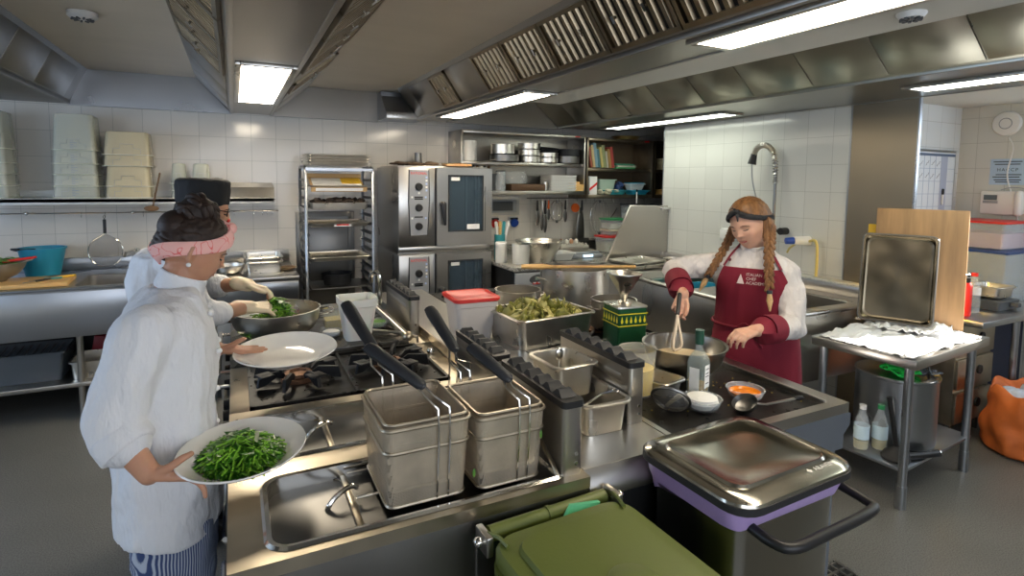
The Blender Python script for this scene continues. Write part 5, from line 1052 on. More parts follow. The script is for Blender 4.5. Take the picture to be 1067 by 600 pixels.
for i, (x, y, z) in enumerate(((.505, 1.2015, .945), (.685, 1.193, 1.01))):
    b = B(); b.ell((0, 0, 0), (.004, .002, .011)); tag(obj('herb_leaf', b, LEAF, loc=(x, y, z)), 'tiny green herb leaf stuck to the %s fryer basket' % ('left', 'right')[i], 'leaf')
t = thing('basket_hanger', 'thin bent wire hanger standing behind the right fryer baskets', 'wire rack', (.70, 1.74, .9)); b = B(); b.tube([(-.03, .02, 0), (-.03, 0, .14), (.0, .16, .15), (.0, .17, .0)], .003, 6); b.tube([(.0, -.02, 0), (.0, -.04, .14), (-.03, 0, .14)], .003, 6); obj('wire', b, CHROME, t)
t = thing('basket_lifter', 'bent steel rod beside the nearest flue riser', 'rod', (.722, 1.30, .9)); b = B(); b.tube(densify([(0, .2, .10), (.0, .06, .085), (.004, -.02, .06), (.0, -.11, .02), (0, -.13, .0)], 5), .006, 6); obj('rod', b, STEELW, t)
# ------------------------------------------------------------------ things on the island
def sqtub(name, lb, x, y, z, w, h, rz, m, lid=None, fill=None, taper=.012):
    t = thing(name, lb, 'food tub', (x, y, z), rz); a = w/2
    b = B(); b.rings([rr(a-taper, a-taper, .025, 0), rr(a-.002, a-.002, .025, h*.80), rr(a+.004, a+.004, .025, h*.82), rr(a+.006, a+.006, .028, h), rr(a+.001, a+.001, .026, h), rr(a-.006, a-.006, .022, h*.8), rr(a-taper-.004, a-taper-.004, .02, .005)], True, True); obj('tub_body', b, m, t)
    if fill: b = B(); b.rings([rr(a-taper-.006, a-taper-.006, .02, .006), rr(a-taper*.6-.006, a-taper*.6-.006, .02, h*.42)]); obj('contents', b, fill, t)
    if lid: b = B(); b.rings([rr(a+.008, a+.008, .03, h-.012), rr(a+.014, a+.014, .034, h-.006), rr(a+.014, a+.014, .034, h+.006), rr(a+.002, a+.002, .028, h+.010), rr(a-.006, a-.006, .024, h+.004)]); obj('lid', b, lid, t)
    return t
TUBW = M('milky_tub_plastic', (.74, .75, .71), .35, sss=.15)
sqtub('square_tub', 'open milky white square tub on the griddle behind the basket grips', .49, 2.555, .926, .155, .19, .0, TUBW, None, None, .022)
sqtub('square_tub', 'milky square tub with red lid half full of grey liquid on the island spine', 1.01, 2.46, .901, .205, .195, -.05, M('clear_white_tub', (.75, .72, .70), .3, alpha=.6), RED, M('grey_liquid', (.30, .30, .33), .4), .02)
t = thing('mixing_bowl', 'large steel mixing bowl with handles on the griddle under the gloved hands', 'bowl', (.160, 2.72, .926))
b = B(); b.lathe(bowl_prof(.19, .13, .07), seg=48); obj('bowl', b, PANM, t)
for s in (-1, 1): b = B(); b.tube(densify([(s*.185, -.05, .10), (s*.24, -.045, .105), (s*.25, 0, .105), (s*.24, .045, .105), (s*.185, .05, .10)], 4), .006, 6); obj('handle', b, CHROME, t)
t = thing('glass_measuring_jug', 'glass jug with yellow liquid between the steel bowl and the white tub', 'jug', (.42, 2.76, .926)); b = B(); b.rings([rr(.045, .045, .012, 0), rr(.052, .052, .014, .11), rr(.049, .049, .013, .11), rr(.042, .042, .01, .004)]); obj('glass', b, CLEARP, t); b = B(); b.rings([rr(.041, .041, .01, .005), rr(.043, .043, .01, .05)]); obj('liquid', b, M('pale_oil', (.6, .48, .12), .1), t)
def smallbowl(lb, x, y, z, r, mc, dome=.5):
    t = thing('glass_bowl', lb, 'bowl', (x, y, z)); b = B(); b.lathe(bowl_prof(r, r*.62, r*.45), seg=28); obj('bowl', b, CLEARP, t)
    if mc: b = B(); b.lathe([(0, .005), (r*.55, .006), (r*.86, r*.45), (r*.8, r*.55*dome+r*.3), (r*.3, r*.8*dome+r*.3), (0, r*.85*dome+r*.3)], seg=24); obj('contents', b, mc, t)
    return t
SALT = M('coarse_salt', (.72, .72, .70), .8, bump=.5, nscale=120)
smallbowl('small glass dish of salt beside the white tub on the griddle', .385, 2.62, .926, .045, SALT)
smallbowl('small glass bowl of green herbs right of the white tub', .615, 2.70, .926, .05, LEAF)
smallbowl('glass bowl heaped with white salt at the front of the black cooking top', 1.395, 1.345, .892, .062, SALT, .7)
smallbowl('glass bowl of orange sauce at the right of the black cooking top', 1.60, 1.345, .892, .062, M('orange_sauce', (.75, .22, .01), .25), 0)
# platters
GREENS = M('cooked_spinach', (.045, .20, .015), .35, var=.6, nscale=35); GREENL = M('green_stems', (.22, .48, .04), .35, var=.4, nscale=30)
def platter(lb, loc, rot, r=.155, ex=1.12):
    t = thing('white_platter', lb, 'platter', loc, rot=rot)
    b = B(); b.lathe([(0, .0), (r*.5, .0), (r*.53, .006), (r*.70, .016), (r*.98, .040), (r, .043), (r*.985, .046), (r*.72, .024), (r*.64, .014), (r*.5, .008), (0, .008)], seg=56, sy=ex); obj('dish', b, PORC, t); return t
pl1 = platter('white oval platter heaped with green vegetables in the near chef hand', (.005, 1.465, .955), (.03, .03, -.5), .142)
def greens(name, lb, loc, rot, r, hgt, n, seed, longer=False, zbase=0, drop=0):
    rnd = random.Random(seed); b = B()
    for i in range(n):
        a = rnd.random()*6.283; q = rnd.random()**.6; x, y = q*r*math.cos(a), q*r*math.sin(a)*1.05; z = zbase+hgt*(1-q*q)*(.4+.6*rnd.random())-drop*rnd.random()
        an = rnd.random()*6.28; L = rnd.uniform(.022, .058); c_, s_ = math.cos(an), math.sin(an); b.mi = 0 if rnd.random() < .62 else 1
        if b.mi == 1:
            b.tube([(x-c_*L*.6, y-s_*L*.6, z), (x, y, z+rnd.uniform(.002, .012)), (x+c_*L*.6, y+s_*L*.6, z-.004)], .0022, 5)
        else:
            w = rnd.uniform(.008, .018); zz = [rnd.uniform(-.007, .007) for _ in range(6)]
            b.poly([(x-c_*L*.6, y-s_*L*.6, z+zz[0]), (x+s_*w, y-c_*w, z+zz[1]+.005), (x+c_*L*.6, y+s_*L*.6, z+zz[2]), (x-s_*w, y+c_*w, z+zz[3]+.005)])
    o = obj(name, b, [GREENS, GREENL], None, loc, rot); tag(o, lb, 'vegetables', kind='stuff'); return o
b = None
o = greens('cooked_greens', 'heap of dark green cooked leaves and stems on the near platter', (.0, 1.465, .960), (.03, .03, -.5), .082, .05, 1700, 4, zbase=.014)
bb = B(); bb.lathe([(0, .002), (.085, .006), (.075, .018), (.04, .03), (0, .034)], seg=20); oo = obj('greens_core', bb, GREENS, o)
pl2 = platter('empty white oval platter held over the stove', (.152, 2.06, 1.015), (.03, .02, -.35), .168, 1.12)
# GN pan with artichokes
t = thing('deep_pan', 'deep steel pan full of pale green artichokes on the far stove', 'pan', (1.30, 2.29, .901), .08); b = pan_b(.205, .155, .135, r=.03, rim=.014, taper=.012); obj('pan_body', b, PANM, t)
rnd = random.Random(11); b = B()
ART = M('artichoke_green', (.36, .34, .06), .45, var=.65, nscale=25, var2=(.09, .10, .015)); ARTL = M('artichoke_pale', (.56, .50, .17), .45, var=.3, nscale=25)
for i in range(230):
    x, y = rnd.uniform(-.17, .17), rnd.uniform(-.13, .13); hz = .115+.065*(1-(x/.19)**2)*(1-(y/.15)**2)*rnd.random(); q = Matrix.Rotation(rnd.random()*6, 4, V((rnd.gauss(0, 1), rnd.gauss(0, 1), rnd.gauss(0, 1))).normalized()); L = rnd.uniform(.022, .042); w = L*.5; b.mi = 0 if rnd.random() < .6 else 1
    b.rings([[tuple(V((x, y, hz))+q@V((k, a_*math.cos(u)*w, a_*math.sin(u)*w*.35+.3*k*k/L))) for u in [PI*2*m_/6 for m_ in range(6)]] for k, a_ in ((-L, .2), (-L*.4, .9), (L*.3, 1), (L*.8, .5), (L, .1))])
b.mi = 0; b.rings([rr(.185, .135, .03, .03), rr(.188, .138, .03, .115)])
tag(obj('artichokes', b, [ART, ARTL], loc=(1.30, 2.29, .901), rot=(0, 0, .08)), 'pile of cut green artichokes heaped in the deep steel pan', 'vegetables', kind='stuff')
pot('cooking_pot', 'empty steel pot behind the artichoke pan on the far stove', 'pot', 1.39, 2.70, .901, .125, .15, PANM, True)
t = pot('stock_pot', 'big wide steel stock pot with a wooden paddle lying across it', 'stock pot', 1.80-.03, 2.72, .901, .20, .25, PANM, True)
t = thing('wooden_paddle', 'long wooden paddle lying across the big stock pot', 'paddle', (1.74, 2.60, 1.170), -.45); b = B(); b.tube([(-.34, 0, 0), (-.22, 0, .0), (-.16, 0, .0), (.0, 0, .002), (.30, 0, .004)], [.026, .032, .018, .015, .020], 8, flat=.5); obj('paddle_body', b, WOODS, t)
pot('cooking_pot', 'low steel pot behind the green oil can', 'pot', 1.74, 2.30, .901, .115, .145, PANM, True)
# oil can
t = thing('oil_can', 'square green metal oil can with a band of yellow drops', 'can', (1.60, 2.03, .901), -.12); b = B(); b.rings([rr(.072, .072, .012, 0), rr(.074, .074, .012, .005), rr(.074, .074, .012, .185), rr(.070, .070, .012, .188)], smooth=False); obj('can_body', b, M('dark_green_tin', (.015, .085, .035), .3, .2), t)
b = B(); b.rings([rr(.074, .074, .012, .184), rr(.077, .077, .014, .187), rr(.076, .076, .014, .193), rr(.068, .068, .012, .189)]); obj('top_rim', b, PANM, t)
DROP = M('drop_yellow', (.72, .62, .03), .4)
for face in range(4):
    rot = Matrix.Rotation(face*PI/2, 4, 'Z')
    for zz in (.105, .158): b = B(); b.box(-.074, .074, -.0755, -.074, zz, zz+.004, mat=rot); obj('yellow_line', b, DROP, t)
    if face in (0, 3):
        for k in range(6):
            xx = -.058+k*.0232; b = B(); b.prism([(xx+.0065*math.sin(u)*(1 if abs(u-PI) > .01 else 1), -.0742, .130-.0085*math.cos(u)) for u in [2*PI*m_/12 for m_ in range(12)] if abs(u-PI) > 1.2]+[(xx, -.0742, .151)][:0]+[(xx-.0, -.0742, .152)][:0], (0, -.001, 0), mat=rot) if False else b.prism([(xx-.0062, -.0742, .128), (xx-.0045, -.0742, .121), (xx, -.0742, .118), (xx+.0045, -.0742, .121), (xx+.0062, -.0742, .128), (xx+.003, -.0742, .138), (xx, -.0742, .150), (xx-.003, -.0742, .138)], (0, -.001, 0), mat=rot); obj('yellow_drop', b, DROP, t)
b = B(); b.lathe([(.03, .189), (.033, .20), (.03, .205), (0, .2)], c=(-.0, 0, 0), seg=20); obj('bung_collar', b, PANM, t)
t = thing('funnel', 'shiny steel funnel standing in the green oil can', 'funnel', (1.585, 2.02, 1.10)); b = B(); b.lathe([(.012, 0), (.016, .035), (.078, .135), (.083, .135), (.083, .140), (.074, .138), (.012, .037), (.009, 0)], seg=32); obj('cone', b, PANM, t); b = B(); b.tube([(.08, 0, .135), (.095, 0, .13), (.095, 0, .115)], .003, 6); obj('hanging_ring', b, CHROME, t)
# pans on slab
tag(obj('steel_pan', pan_b(.075, .145, .095, r=.022, rim=.012), PANM, loc=(.985, 1.455, .901), rot=(0, 0, -.02)), 'long narrow steel pan on the steel slab between the flue risers', 'pan')
tag(obj('steel_pan', pan_b(.075, .085, .105, r=.022, rim=.012), PANM, loc=(.975, 1.56, .955), rot=(0, 0, .06)), 'smaller steel pan set into the far end of the narrow pan', 'pan')
for i, (x, y, z, a) in enumerate(((.99, 1.60, 1.02, 1.2), (1.00, 1.42, .955, .4))):
    t = thing('steel_spoon', ('steel spoon standing in the smaller steel pan', 'steel spoon lying in the narrow pan with its handle over the rim')[i], 'spoon', (x, y, z)); b = B()
    if i == 0: b.tube([(-.02, -.02, -.06), (-.01, -.01, .03)], .003, 6); b.ell((-.01, -.01, .045), (.016, .006, .022))
    else: b.tube([(-.03, .03, -.03), (.02, -.02, .03), (.045, -.05, .048)], .004, 6); b.ell((.05, -.055, .05), (.012, .014, .006))
    obj('spoon_body', b, CHROME, t)
# cooking top items
t = thing('measuring_jug', 'milky plastic jug with bright yellow egg in the corner behind the flue riser', 'jug', (1.285, 1.55, .892)); MJ = M('jug_plastic', (.72, .70, .62), .3, alpha=.22)
b = B(); b.lathe([(0, 0), (.054, 0), (.057, .006), (.066, .165), (.069, .168), (.064, .166), (.054, .006), (0, .005)], seg=36); obj('jug_body', b, MJ, t); b = B(); b.lathe([(0, .006), (.0535, .007), (.0585, .098), (0, .098)], seg=36); b2 = obj('beaten_egg', b, M('beaten_egg', (.82, .58, .05), .4), t)
t = thing('wok_bowl', 'wide dark steel bowl the woman in the apron is whisking in', 'bowl', (1.575, 1.62, .892)); b = B(); b.lathe([(0, 0), (.06, 0), (.10, .02), (.14, .065), (.158, .125), (.164, .127), (.164, .131), (.154, .128), (.135, .067), (.096, .024), (0, .006)], seg=48); obj('bowl', b, M('dull_bowl_steel', (.40, .38, .34), .28, 1, var=.3, nscale=8), t)
b = B(); b.lathe([(0, .07), (.13, .07)], seg=40); obj('batter', b, M('pale_batter', (.55, .45, .28), .35), t)
t = thing('whisk', 'pale whisk dipped into the dark steel bowl', 'whisk', (1.60, 1.70, .965)); b = B()
for k, (dx, dy) in enumerate(((-.03, -.02), (0, .02), (.025, -.01))): b = B(); b.tube(densify([(.075, .07, .13), (.05+dx*.3, .045+dy*.3, .09), (.012+dx, .01+dy, .02), (0, 0, 0)], 5), .0055, 6); obj('wire', b, M('pale_whisk', (.62, .52, .40), .5) if k == 0 else bpy.data.materials['pale_whisk'], t)
b = B(); b.cap((.075, .07, .13), (.125, .115, .20), .009, .010); obj('handle', b, BLACK, t)
tag(obj('small_steel_pan', pan_b(.055, .07, .05, r=.015, rim=.01), PANM, loc=(1.38, 1.545, .892), rot=(0, 0, .2)), 'small shallow steel pan between the milky jug and the oil bottle', 'pan')
t = thing('oil_bottle', 'square glass oil bottle with dark green cap and white labels', 'bottle', (1.455, 1.425, .892), .35)
b = B(); b.rings([rr(.030, .030, .008, 0), rr(.031, .031, .008, .006), rr(.031, .031, .009, .135), rr(.026, .026, .012, .155), rr(.014, .014, .013, .175), rr(.0125, .0125, .0125, .205), rr(.0115, .0115, .0115, .205), rr(.012, .012, .012, .175), rr(.024, .024, .01, .153), rr(.029, .029, .007, .133), rr(.028, .028, .007, .008)]); obj('bottle_body', b, M('bottle_glass', (.55, .64, .60), .05, alpha=.16), t)
b = B(); b.rings([rr(.0275, .0275, .007, .009), rr(.0275, .0275, .007, .055)]); obj('oil', b, M('olive_oil', (.35, .20, .03), .1), t)
b = B(); b.cyl((0, 0, .195), (0, 0, .245), .0155); obj('cap', b, M('dark_green_cap', (.01, .06, .035), .35), t)
b = B(); b.box(-.018, .018, -.0325, -.0315, .045, .125); lab = obj('label', b, PAPER, t); b = B(); b.box(-.0325, -.0315, -.018, .018, .03, .115); obj('label', b, PAPER, t)
for zz in (.11, .095, .085, .06): b = B(); b.box(-.012, .012, -.033, -.0325, zz, zz+.003); obj('print_line', b, INK, lab)
t = thing('mesh_strainer', 'round dark mesh strainer leaning on the salt bowl', 'strainer', (1.285, 1.375, .90)); rot = Matrix.Translation((0, 0, .035)) @ Matrix.Rotation(.9, 4, V((-.6, .8, 0)))
b = B(); b.tube([tuple(rot @ V((.062*math.cos(u), .062*math.sin(u), 0))) for u in [2*PI*k/28 for k in range(28)]], .005, 6, closed=True); obj('rim', b, STEELD, t); b = B(); b.lathe([(.061, 0), (.05, -.018), (.03, -.028), (0, -.032)], mat=rot, seg=28); obj('mesh_bowl', b, WIREF, t)
b = B(); b.cap(tuple(rot @ V((0, -.04, .004))), tuple(rot @ V((.03, .045, .004))), .008, .006); obj('inner_strap', b, CREAMC, t)
t = thing('ladle', 'dark-cupped steel ladle lying by the orange sauce', 'ladle', (1.52, 1.255, .892)); b = B(); b.lathe([(0, 0), (.02, .003), (.037, .02), (.042, .036), (.040, .036), (.034, .02), (0, .006)], mat=Matrix.Translation((0, .01, .004)) @ Matrix.Rotation(-.5, 4, 'Y')); obj('cup', b, STEELD, t); b = B(); b.tube([(.035, .005, .022), (.08, 0, .014), (.22, -.018, .02)], [.006, .006, .007], 8, flat=.6); obj('handle', b, STEEL, t); b = B(); b.cap((.205, -.016, .02), (.228, -.02, .021), .008, .008); obj('handle_tip', b, BLACK, t)
b = B()
for i in range(60): b.ell((random.uniform(1.20, 1.78), random.uniform(1.22, 1.9), .892), (random.uniform(.002, .006), .003, .002), seg=6, rows=4)
tag(obj('crumbs', b, M('yellow_crumbs', (.35, .26, .05), .7)), 'scattered food crumbs on the black cooking top', 'crumbs', kind='stuff')
# ------------------------------------------------------------------ steel waste bin
BX, BY, BZ = 1.335, 1.075, 0
t = thing('steel_bin', 'tall steel waste bin with a clear lid, violet liner and black push bar', 'bin', (1.185, .992, 0), .04)
LIDZ = .95; hx, hy = .222, .18
b = B(); b.rings([rr(.185, .13, .04, .05), rr(.195, .14, .045, LIDZ-.06), rr(.19, .135, .04, LIDZ-.06)], True, True); obj('bin_body', b, M('bin_steel', (.34, .33, .29), .24, 1, var=.1, nscale=5), t)
b = B(); n = 72; R_ = []
for j, (k, zz) in enumerate(((.0, LIDZ-.092), (.004, LIDZ-.084), (.012, LIDZ-.06), (.016, LIDZ-.03))):
    R_.append([(x+.006*noise.noise(V((x*30, y*30, zz*20))), y+.006*noise.noise(V((y*30, x*30, 7))), z+(.045*noise.noise(V((x*12, y*12, 2))) if j == 0 else 0)) for x, y, z in rr(.197+k, .143+k, .045, zz, n=17)])
b.rings(R_, False, False); obj('bin_liner', b, M('violet_liner', (.36, .26, .50), .35, bump=.4, nscale=30), t)
b = B(); b.rings([rr(hx-.01, hy-.01, .06, LIDZ-.04), rr(hx, hy, .065, LIDZ-.032), rr(hx, hy, .065, LIDZ-.015), rr(hx-.014, hy-.014, .06, LIDZ-.012)], True, True); obj('rubber_rim', b, BLACKR, t)
b = B(); b.rings([rr(hx-.002, hy-.002, .065, LIDZ-.016), rr(hx-.004, hy-.004, .065, LIDZ-.008), rr(hx-.016, hy-.016, .06, LIDZ), rr(hx-.045, hy-.050, .045, LIDZ+.001), rr(hx-.050, hy-.055, .04, LIDZ+.007), rr(hx-.057, hy-.062, .036, LIDZ+.004), rr(hx-.13, hy-.12, .03, LIDZ+.004)], True, True)
lid = obj('lid', b, M('scuffed_lid_steel', (.46, .44, .38), .17, 1, var=.3, nscale=5, rvar=.09, bump=.05), t)
text('lid_mark', 'ARAVEN', .020, M('lid_print', (.75, .74, .68), .5), lid, (.075, -.152, LIDZ+.0014), (0, 0, 0), .0002)
b = B(); b.prism([(.05, -.145, LIDZ+.0014), (.058, -.136, LIDZ+.0014), (.066, -.145, LIDZ+.0014), (.058, -.154, LIDZ+.0014)], (0, 0, .0006)); obj('lid_emblem', b, bpy.data.materials['lid_print'], lid)
b = B(); b.tube(densify([(-.15, -.13, LIDZ-.08), (-.15, -.20, LIDZ-.085), (-.12, -.235, LIDZ-.085), (.0, -.238, LIDZ-.085), (.17, -.235, LIDZ-.085), (.205, -.205, LIDZ-.085), (.21, -.10, LIDZ-.08), (.19, -.09, LIDZ-.08)], 4), .0125, 10)
pb = obj('push_bar', b, BLACK, t)
b = B(); b.box(-.12, .1, .135, .165, LIDZ-.05, LIDZ-.02, .005); obj('hinge', b, STEELD, t)
for x in (-.13, .13):
    for y in (-.10, .10): b = B(); b.cyl((x-.012, y, .03), (x+.012, y, .03), .03, seg=14); obj('caster', b, BLACKR, t)
# ------------------------------------------------------------------ green bin
t = thing('green_bin', 'olive green wheeled bin with a round boss on its lid, at the bottom edge', 'bin', (.675, .865, 0), .04)
GB = M('olive_bin_plastic', (.125, .155, .03), .42, bump=.08, nscale=120); LZ = .855; hx, hy = .188, .26
b = B(); b.rings([rr(.17, .20, .04, .06, 0, -.03), rr(.19, .235, .05, LZ-.03, 0, -.03)], True, True); obj('bin_body', b, GB, t)
b = B(); b.rings([rr(hx-.012, hy-.01, .055, LZ-.035, 0, -.05), rr(hx, hy, .06, LZ-.02, 0, -.05), rr(hx, hy, .06, LZ, 0, -.05), rr(hx-.008, hy-.008, .055, LZ+.010, 0, -.05), rr(hx-.04, hy-.045, .04, LZ+.012, 0, -.05), rr(hx-.045, hy-.05, .04, LZ+.022, 0, -.05)], True, True); lid = obj('lid', b, GB, t)
b = B(); b.lathe([(.052, .0), (.052, .006), (.048, .009), (0, .009)], c=(.0, -.06, LZ+.0215), seg=36); obj('lid_boss', b, GB, lid)
b = B(); b.cyl((-.165, .245, LZ-.005), (.165, .245, LZ-.005), .018, seg=18); b.cyl((-.01, .245, LZ-.005), (.0, .245, LZ-.005), .0205, seg=18); obj('grab_bar', b, GB, t)
for s in (-1, 1):
    b = B(); b.box(s*.182-.009, s*.182+.009, .20, .262, LZ-.03, LZ+.016, .004); obj('hinge_bracket', b, STEEL, t)
    b = B(); b.ell((s*.20, .225, LZ-.002), (.012, .012, .012)); b.cyl((s*.17, .225, LZ-.002), (s*.205, .225, LZ-.002), .005, seg=8); obj('hinge_pin', b, CHROME, t)
    b = B(); b.tube([(s*.18, .235, LZ+.01), (s*.165, .19, LZ+.018), (s*.16, .16, LZ+.014)], .005, 6); obj('lid_strap', b, GB, t)
b = B(); b.cyl((-.205, .225, LZ-.01), (-.206, .21, .35), .0035, seg=6); obj('cable_rod', b, STEELD, t)
LIN = M('mint_liner', (.12, .55, .28), .45, bump=.3, nscale=30)
b = B(); b.prism([(.0, .20, LZ-.03), (.10, .20, LZ-.03), (.13, .215, LZ+.005), (.05, .225, LZ+.012), (.02, .205, LZ+.002)], (0, .01, 0)); b.rings([rr(hx-.005, hy-.005, .055, LZ-.10, 0, -.05, n=6), rr(hx-.004, hy-.004, .055, LZ-.03, 0, -.05, n=6)], False, False); obj('bin_liner', b, LIN, t)
for s in (-1, 1): b = B(); b.cyl((s*.15-.02, .16, .08), (s*.15+.02, .16, .08), .08, seg=22); obj('wheel', b, BLACKR, t)
# ------------------------------------------------------------------ people
def skinmat(name, col): return M(name, col, .5, 0, var=.08, nscale=30, sss=.25)
def sect(F, z, cx, cy, hx, hy, n=40, pw=2.3, a0=0, a1=2*PI, off=0, closed=True):
    """ellipse section: hx along the facing direction F, hy across it"""
    Lf = V((-F.y, F.x, 0)); out = []
    cnt = n if closed else n+1
    for k in range(cnt):
        a = a0+(a1-a0)*k/n; c, s = math.cos(a), math.sin(a)
        x = math.copysign(abs(c)**(2/pw), c)*(hx+off); y = math.copysign(abs(s)**(2/pw), s)*(hy+off)
        out.append(tuple(V((cx, cy, z))+F*x+Lf*y))
    return out
def loft(b, F, secs, **k): b.rings([sect(F, *s[:5], **k) for s in secs], True, True)
def sect_at(secs, z):
    secs = sorted(secs)
    for i in range(len(secs)-1):
        if secs[i][0] <= z <= secs[i+1][0]:
            u = (z-secs[i][0])/(secs[i+1][0]-secs[i][0]); u2 = u
            return tuple([z]+[secs[i][j]*(1-u2)+secs[i+1][j]*u2 for j in range(1, 5)])
    return secs[0] if z < secs[0][0] else secs[-1]
def headfn(az, el, off=0.0, nose=1., jaw=1., fem=1.):
    ca, sa, ce, se = math.cos(az), math.sin(az), math.cos(el), math.sin(el)
    ax = .098 if ca > 0 else .100; ay = .076; azr = .118 if se > 0 else .116
    # superellipsoid radius
    p = 2.25; r = (abs(ce*ca/ax)**p+abs(ce*sa/ay)**p+abs(se/azr)**p)**(-1/p)
    def G(a0, e0, sa_, se_, amp):
        da = (az-a0+PI) % (2*PI)-PI; return amp*math.exp(-(da/sa_)**2-((el-e0)/se_)**2)
    if ca > 0: r += G(0, .10, .13, .16, .005)+nose*(G(0, -.02, .09, .12, .008)+G(0, -.12, .085, .07, .017))+G(.13, -.16, .07, .05, .004)+G(-.13, -.16, .07, .05, .004)
    for s in (-1, 1): r += G(s*.36, .13, .17, .10, -.011)+G(s*.36, .13, .10, .07, .006)+G(s*.32, .30, .22, .07, .003)+G(s*.55, -.12, .22, .18, .003)+G(s*.85, -.55, .25, .22, -.006*jaw)
    if ca > 0: r += G(0, -.385, .20, .035, .0045)+G(0, -.475, .18, .04, .005)+G(0, -.43, .24, .018, -.002)+G(0, -.60, .22, .06, -.005)+G(0, -.82, .28, .14, .006)
    if se < -.35 and ca < .15: r -= .030*min(1, (-se-.35)/.35)*min(1, (.15-ca)/.4)
    r += off
    x, y, z = r*ce*ca, r*ce*sa, r*se
    if z < 0: y *= 1-.28*min(1, -z/.11)**1.6*fem; x += .006*min(1, -z/.11)
    return V((x, y, z))
def headmat(c, yaw, pitch, roll=0): return Matrix.Translation(c) @ Matrix.Rotation(yaw, 4, 'Z') @ Matrix.Rotation(pitch, 4, 'Y') @ Matrix.Rotation(roll, 4, 'X')
def add_head(b, m, na=96, ne=72):
    rs = []
    for j in range(1, ne):
        el = -PI/2+PI*j/ne; rs.append([m @ headfn(2*PI*i/na, el) for i in range(na)])
    b.rings(rs, True, True)
    for s in (-1, 1):
        q = m @ Matrix.Translation((-.008, s*.078, -.008)) @ Matrix.Rotation(s*-.35, 4, 'Z') @ Matrix.Rotation(-.15, 4, 'Y')
        b.tube([q @ V(p) for p in ((.004, 0, -.030), (-.008, s*.006, -.018), (-.014, s*.012, .002), (-.012, s*.012, .020), (.0, s*.008, .030), (.010, s*.003, .022), (.010, s*.0, .006))], [.006, .0065, .006, .006, .006, .005, .004], 8)
        b.ell(q @ V((0, s*.002, -.002)), (.012, .006, .022), mat=q.to_3x3().to_4x4(), seg=10, rows=8)
def face_bits(m, parent, lip=(.36, .07, .06), brow=(.10, .06, .04), lids=True):
    for s in (-1, 1):
        b = B(); b.tube([m @ headfn(s*(.17+.08*k), .295+.04*math.sin(k/5*PI)-.01*k, .0005) for k in range(6)], [.0015, .0028, .0032, .003, .0024, .001], 6, flat=.6); obj('eyebrow', b, M('brow_hair', brow, .8) if 'brow_hair' not in bpy.data.materials else bpy.data.materials['brow_hair'], parent)
        b = B(); b.tube([m @ headfn(s*(.20+.06*k), .105-.028*math.sin(k/5*PI), .0012) for k in range(6)], [.001, .0022, .0027, .0027, .0024, .001], 6); obj('eyelashes', b, BLACK, parent)
    b = B(); R_ = []
    for e, w in ((-.375, .45), (-.395, .85), (-.415, 1.0), (-.432, 1.05), (-.45, 1.0), (-.475, .85), (-.50, .5)):
        R_.append([b.bm.verts.new(m @ headfn(.24*w*(k/10-.5)*2, e+(.016*(1-abs(k/5-1)) if e > -.40 else 0)*(-1 if abs(k-5) < 1 else 0), .0012)) for k in range(11)])
    for j in range(len(R_)-1):
        for k in range(10): b._f([R_[j][k], R_[j][k+1], R_[j+1][k+1], R_[j+1][k]], True)
    obj('lips', b, M('lip_tint', lip, .4) if 'lip_tint' not in bpy.data.materials else bpy.data.materials['lip_tint'], parent)
def hand(b, W, d, n, s, sc=1.0, curl=(.3, .3, .3, .3), spread=.07, thumb=(.5, .5), tdown=.2, thin=1.0, c2=None):
    d = V(d).normalized(); n = V(n); n = (n-d*n.dot(d)).normalized(); s_ = d.cross(n); s = s_ if s_.dot(V(s)) > 0 else -s_
    W = V(W); offs = (.030, .010, -.011, -.030); L = (.070, .078, .072, .056); K = (.086, .090, .085, .077)
    for i in range(4):
        k = W+d*K[i]*sc+s*offs[i]*sc*.92
        b.cap(W+s*offs[i]*.5*sc+d*.008, k-n*.0, .0145*sc*thin, .0112*sc, 10)
        sp = (1.5-i)*spread; cd = curl[i]; c3 = c2[i] if c2 else cd
        fd = (d*math.cos(sp)+s*math.sin(sp)).normalized(); p = k
        for q, (fr, rad) in enumerate(((.44, .0092), (.31, .0082), (.25, .0072))):
            a = (cd, cd+c3, cd+1.9*c3)[q]; v = fd*math.cos(a)+n*math.sin(a); p2 = p+v*L[i]*fr*sc
            b.cap(p, p2, rad*sc, (rad-.0009)*sc, 10); p = p2
    b.cap(W+d*.02*sc-s*.012*sc+n*.003, W+d*.06*sc+s*.006*sc+n*.004, .015*sc, .013*sc, 10)
    t0 = W+d*.022*sc+s*.022*sc+n*.004; tdir = (d*math.cos(thumb[0])+s*math.sin(thumb[0])+n*tdown).normalized()
    b.cap(W+d*.01*sc+s*.012*sc, t0+tdir*.028*sc, .0145*sc, .0115*sc, 10); t1 = t0+tdir*.030*sc
    v2 = (tdir*math.cos(thumb[1])-s*math.sin(thumb[1])*.7+d*math.sin(thumb[1])*.6).normalized(); t2 = t1+v2*.030*sc; b.cap(t1, t2, .0108*sc, .0098*sc, 10)
    v3 = (v2*.8+d*.35-s*.25).normalized(); b.cap(t2, t2+v3*.022*sc, .0098*sc, .0078*sc, 10)
def remesh(o, vox, it=4, disp=None, fac=.5):
    r = o.modifiers.new('remesh', 'REMESH'); r.mode = 'VOXEL'; r.voxel_size = vox; r.use_smooth_shade = True
    s = o.modifiers.new('smooth', 'SMOOTH'); s.iterations = it; s.factor = fac
    if disp:
        for sc, st, sx in disp:
            tx = bpy.data.textures.new('folds', 'CLOUDS'); tx.noise_scale = sc; tx.noise_depth = 1
            d = o.modifiers.new('folds', 'DISPLACE'); d.texture = tx; d.strength = st; d.mid_level = .5; d.texture_coords = 'LOCAL'
    return o
JACKET = M('white_chef_cotton', (.70, .71, .74), .8, bump=1.0, nscale=9, stretch=(1.6, 1.6, .55))
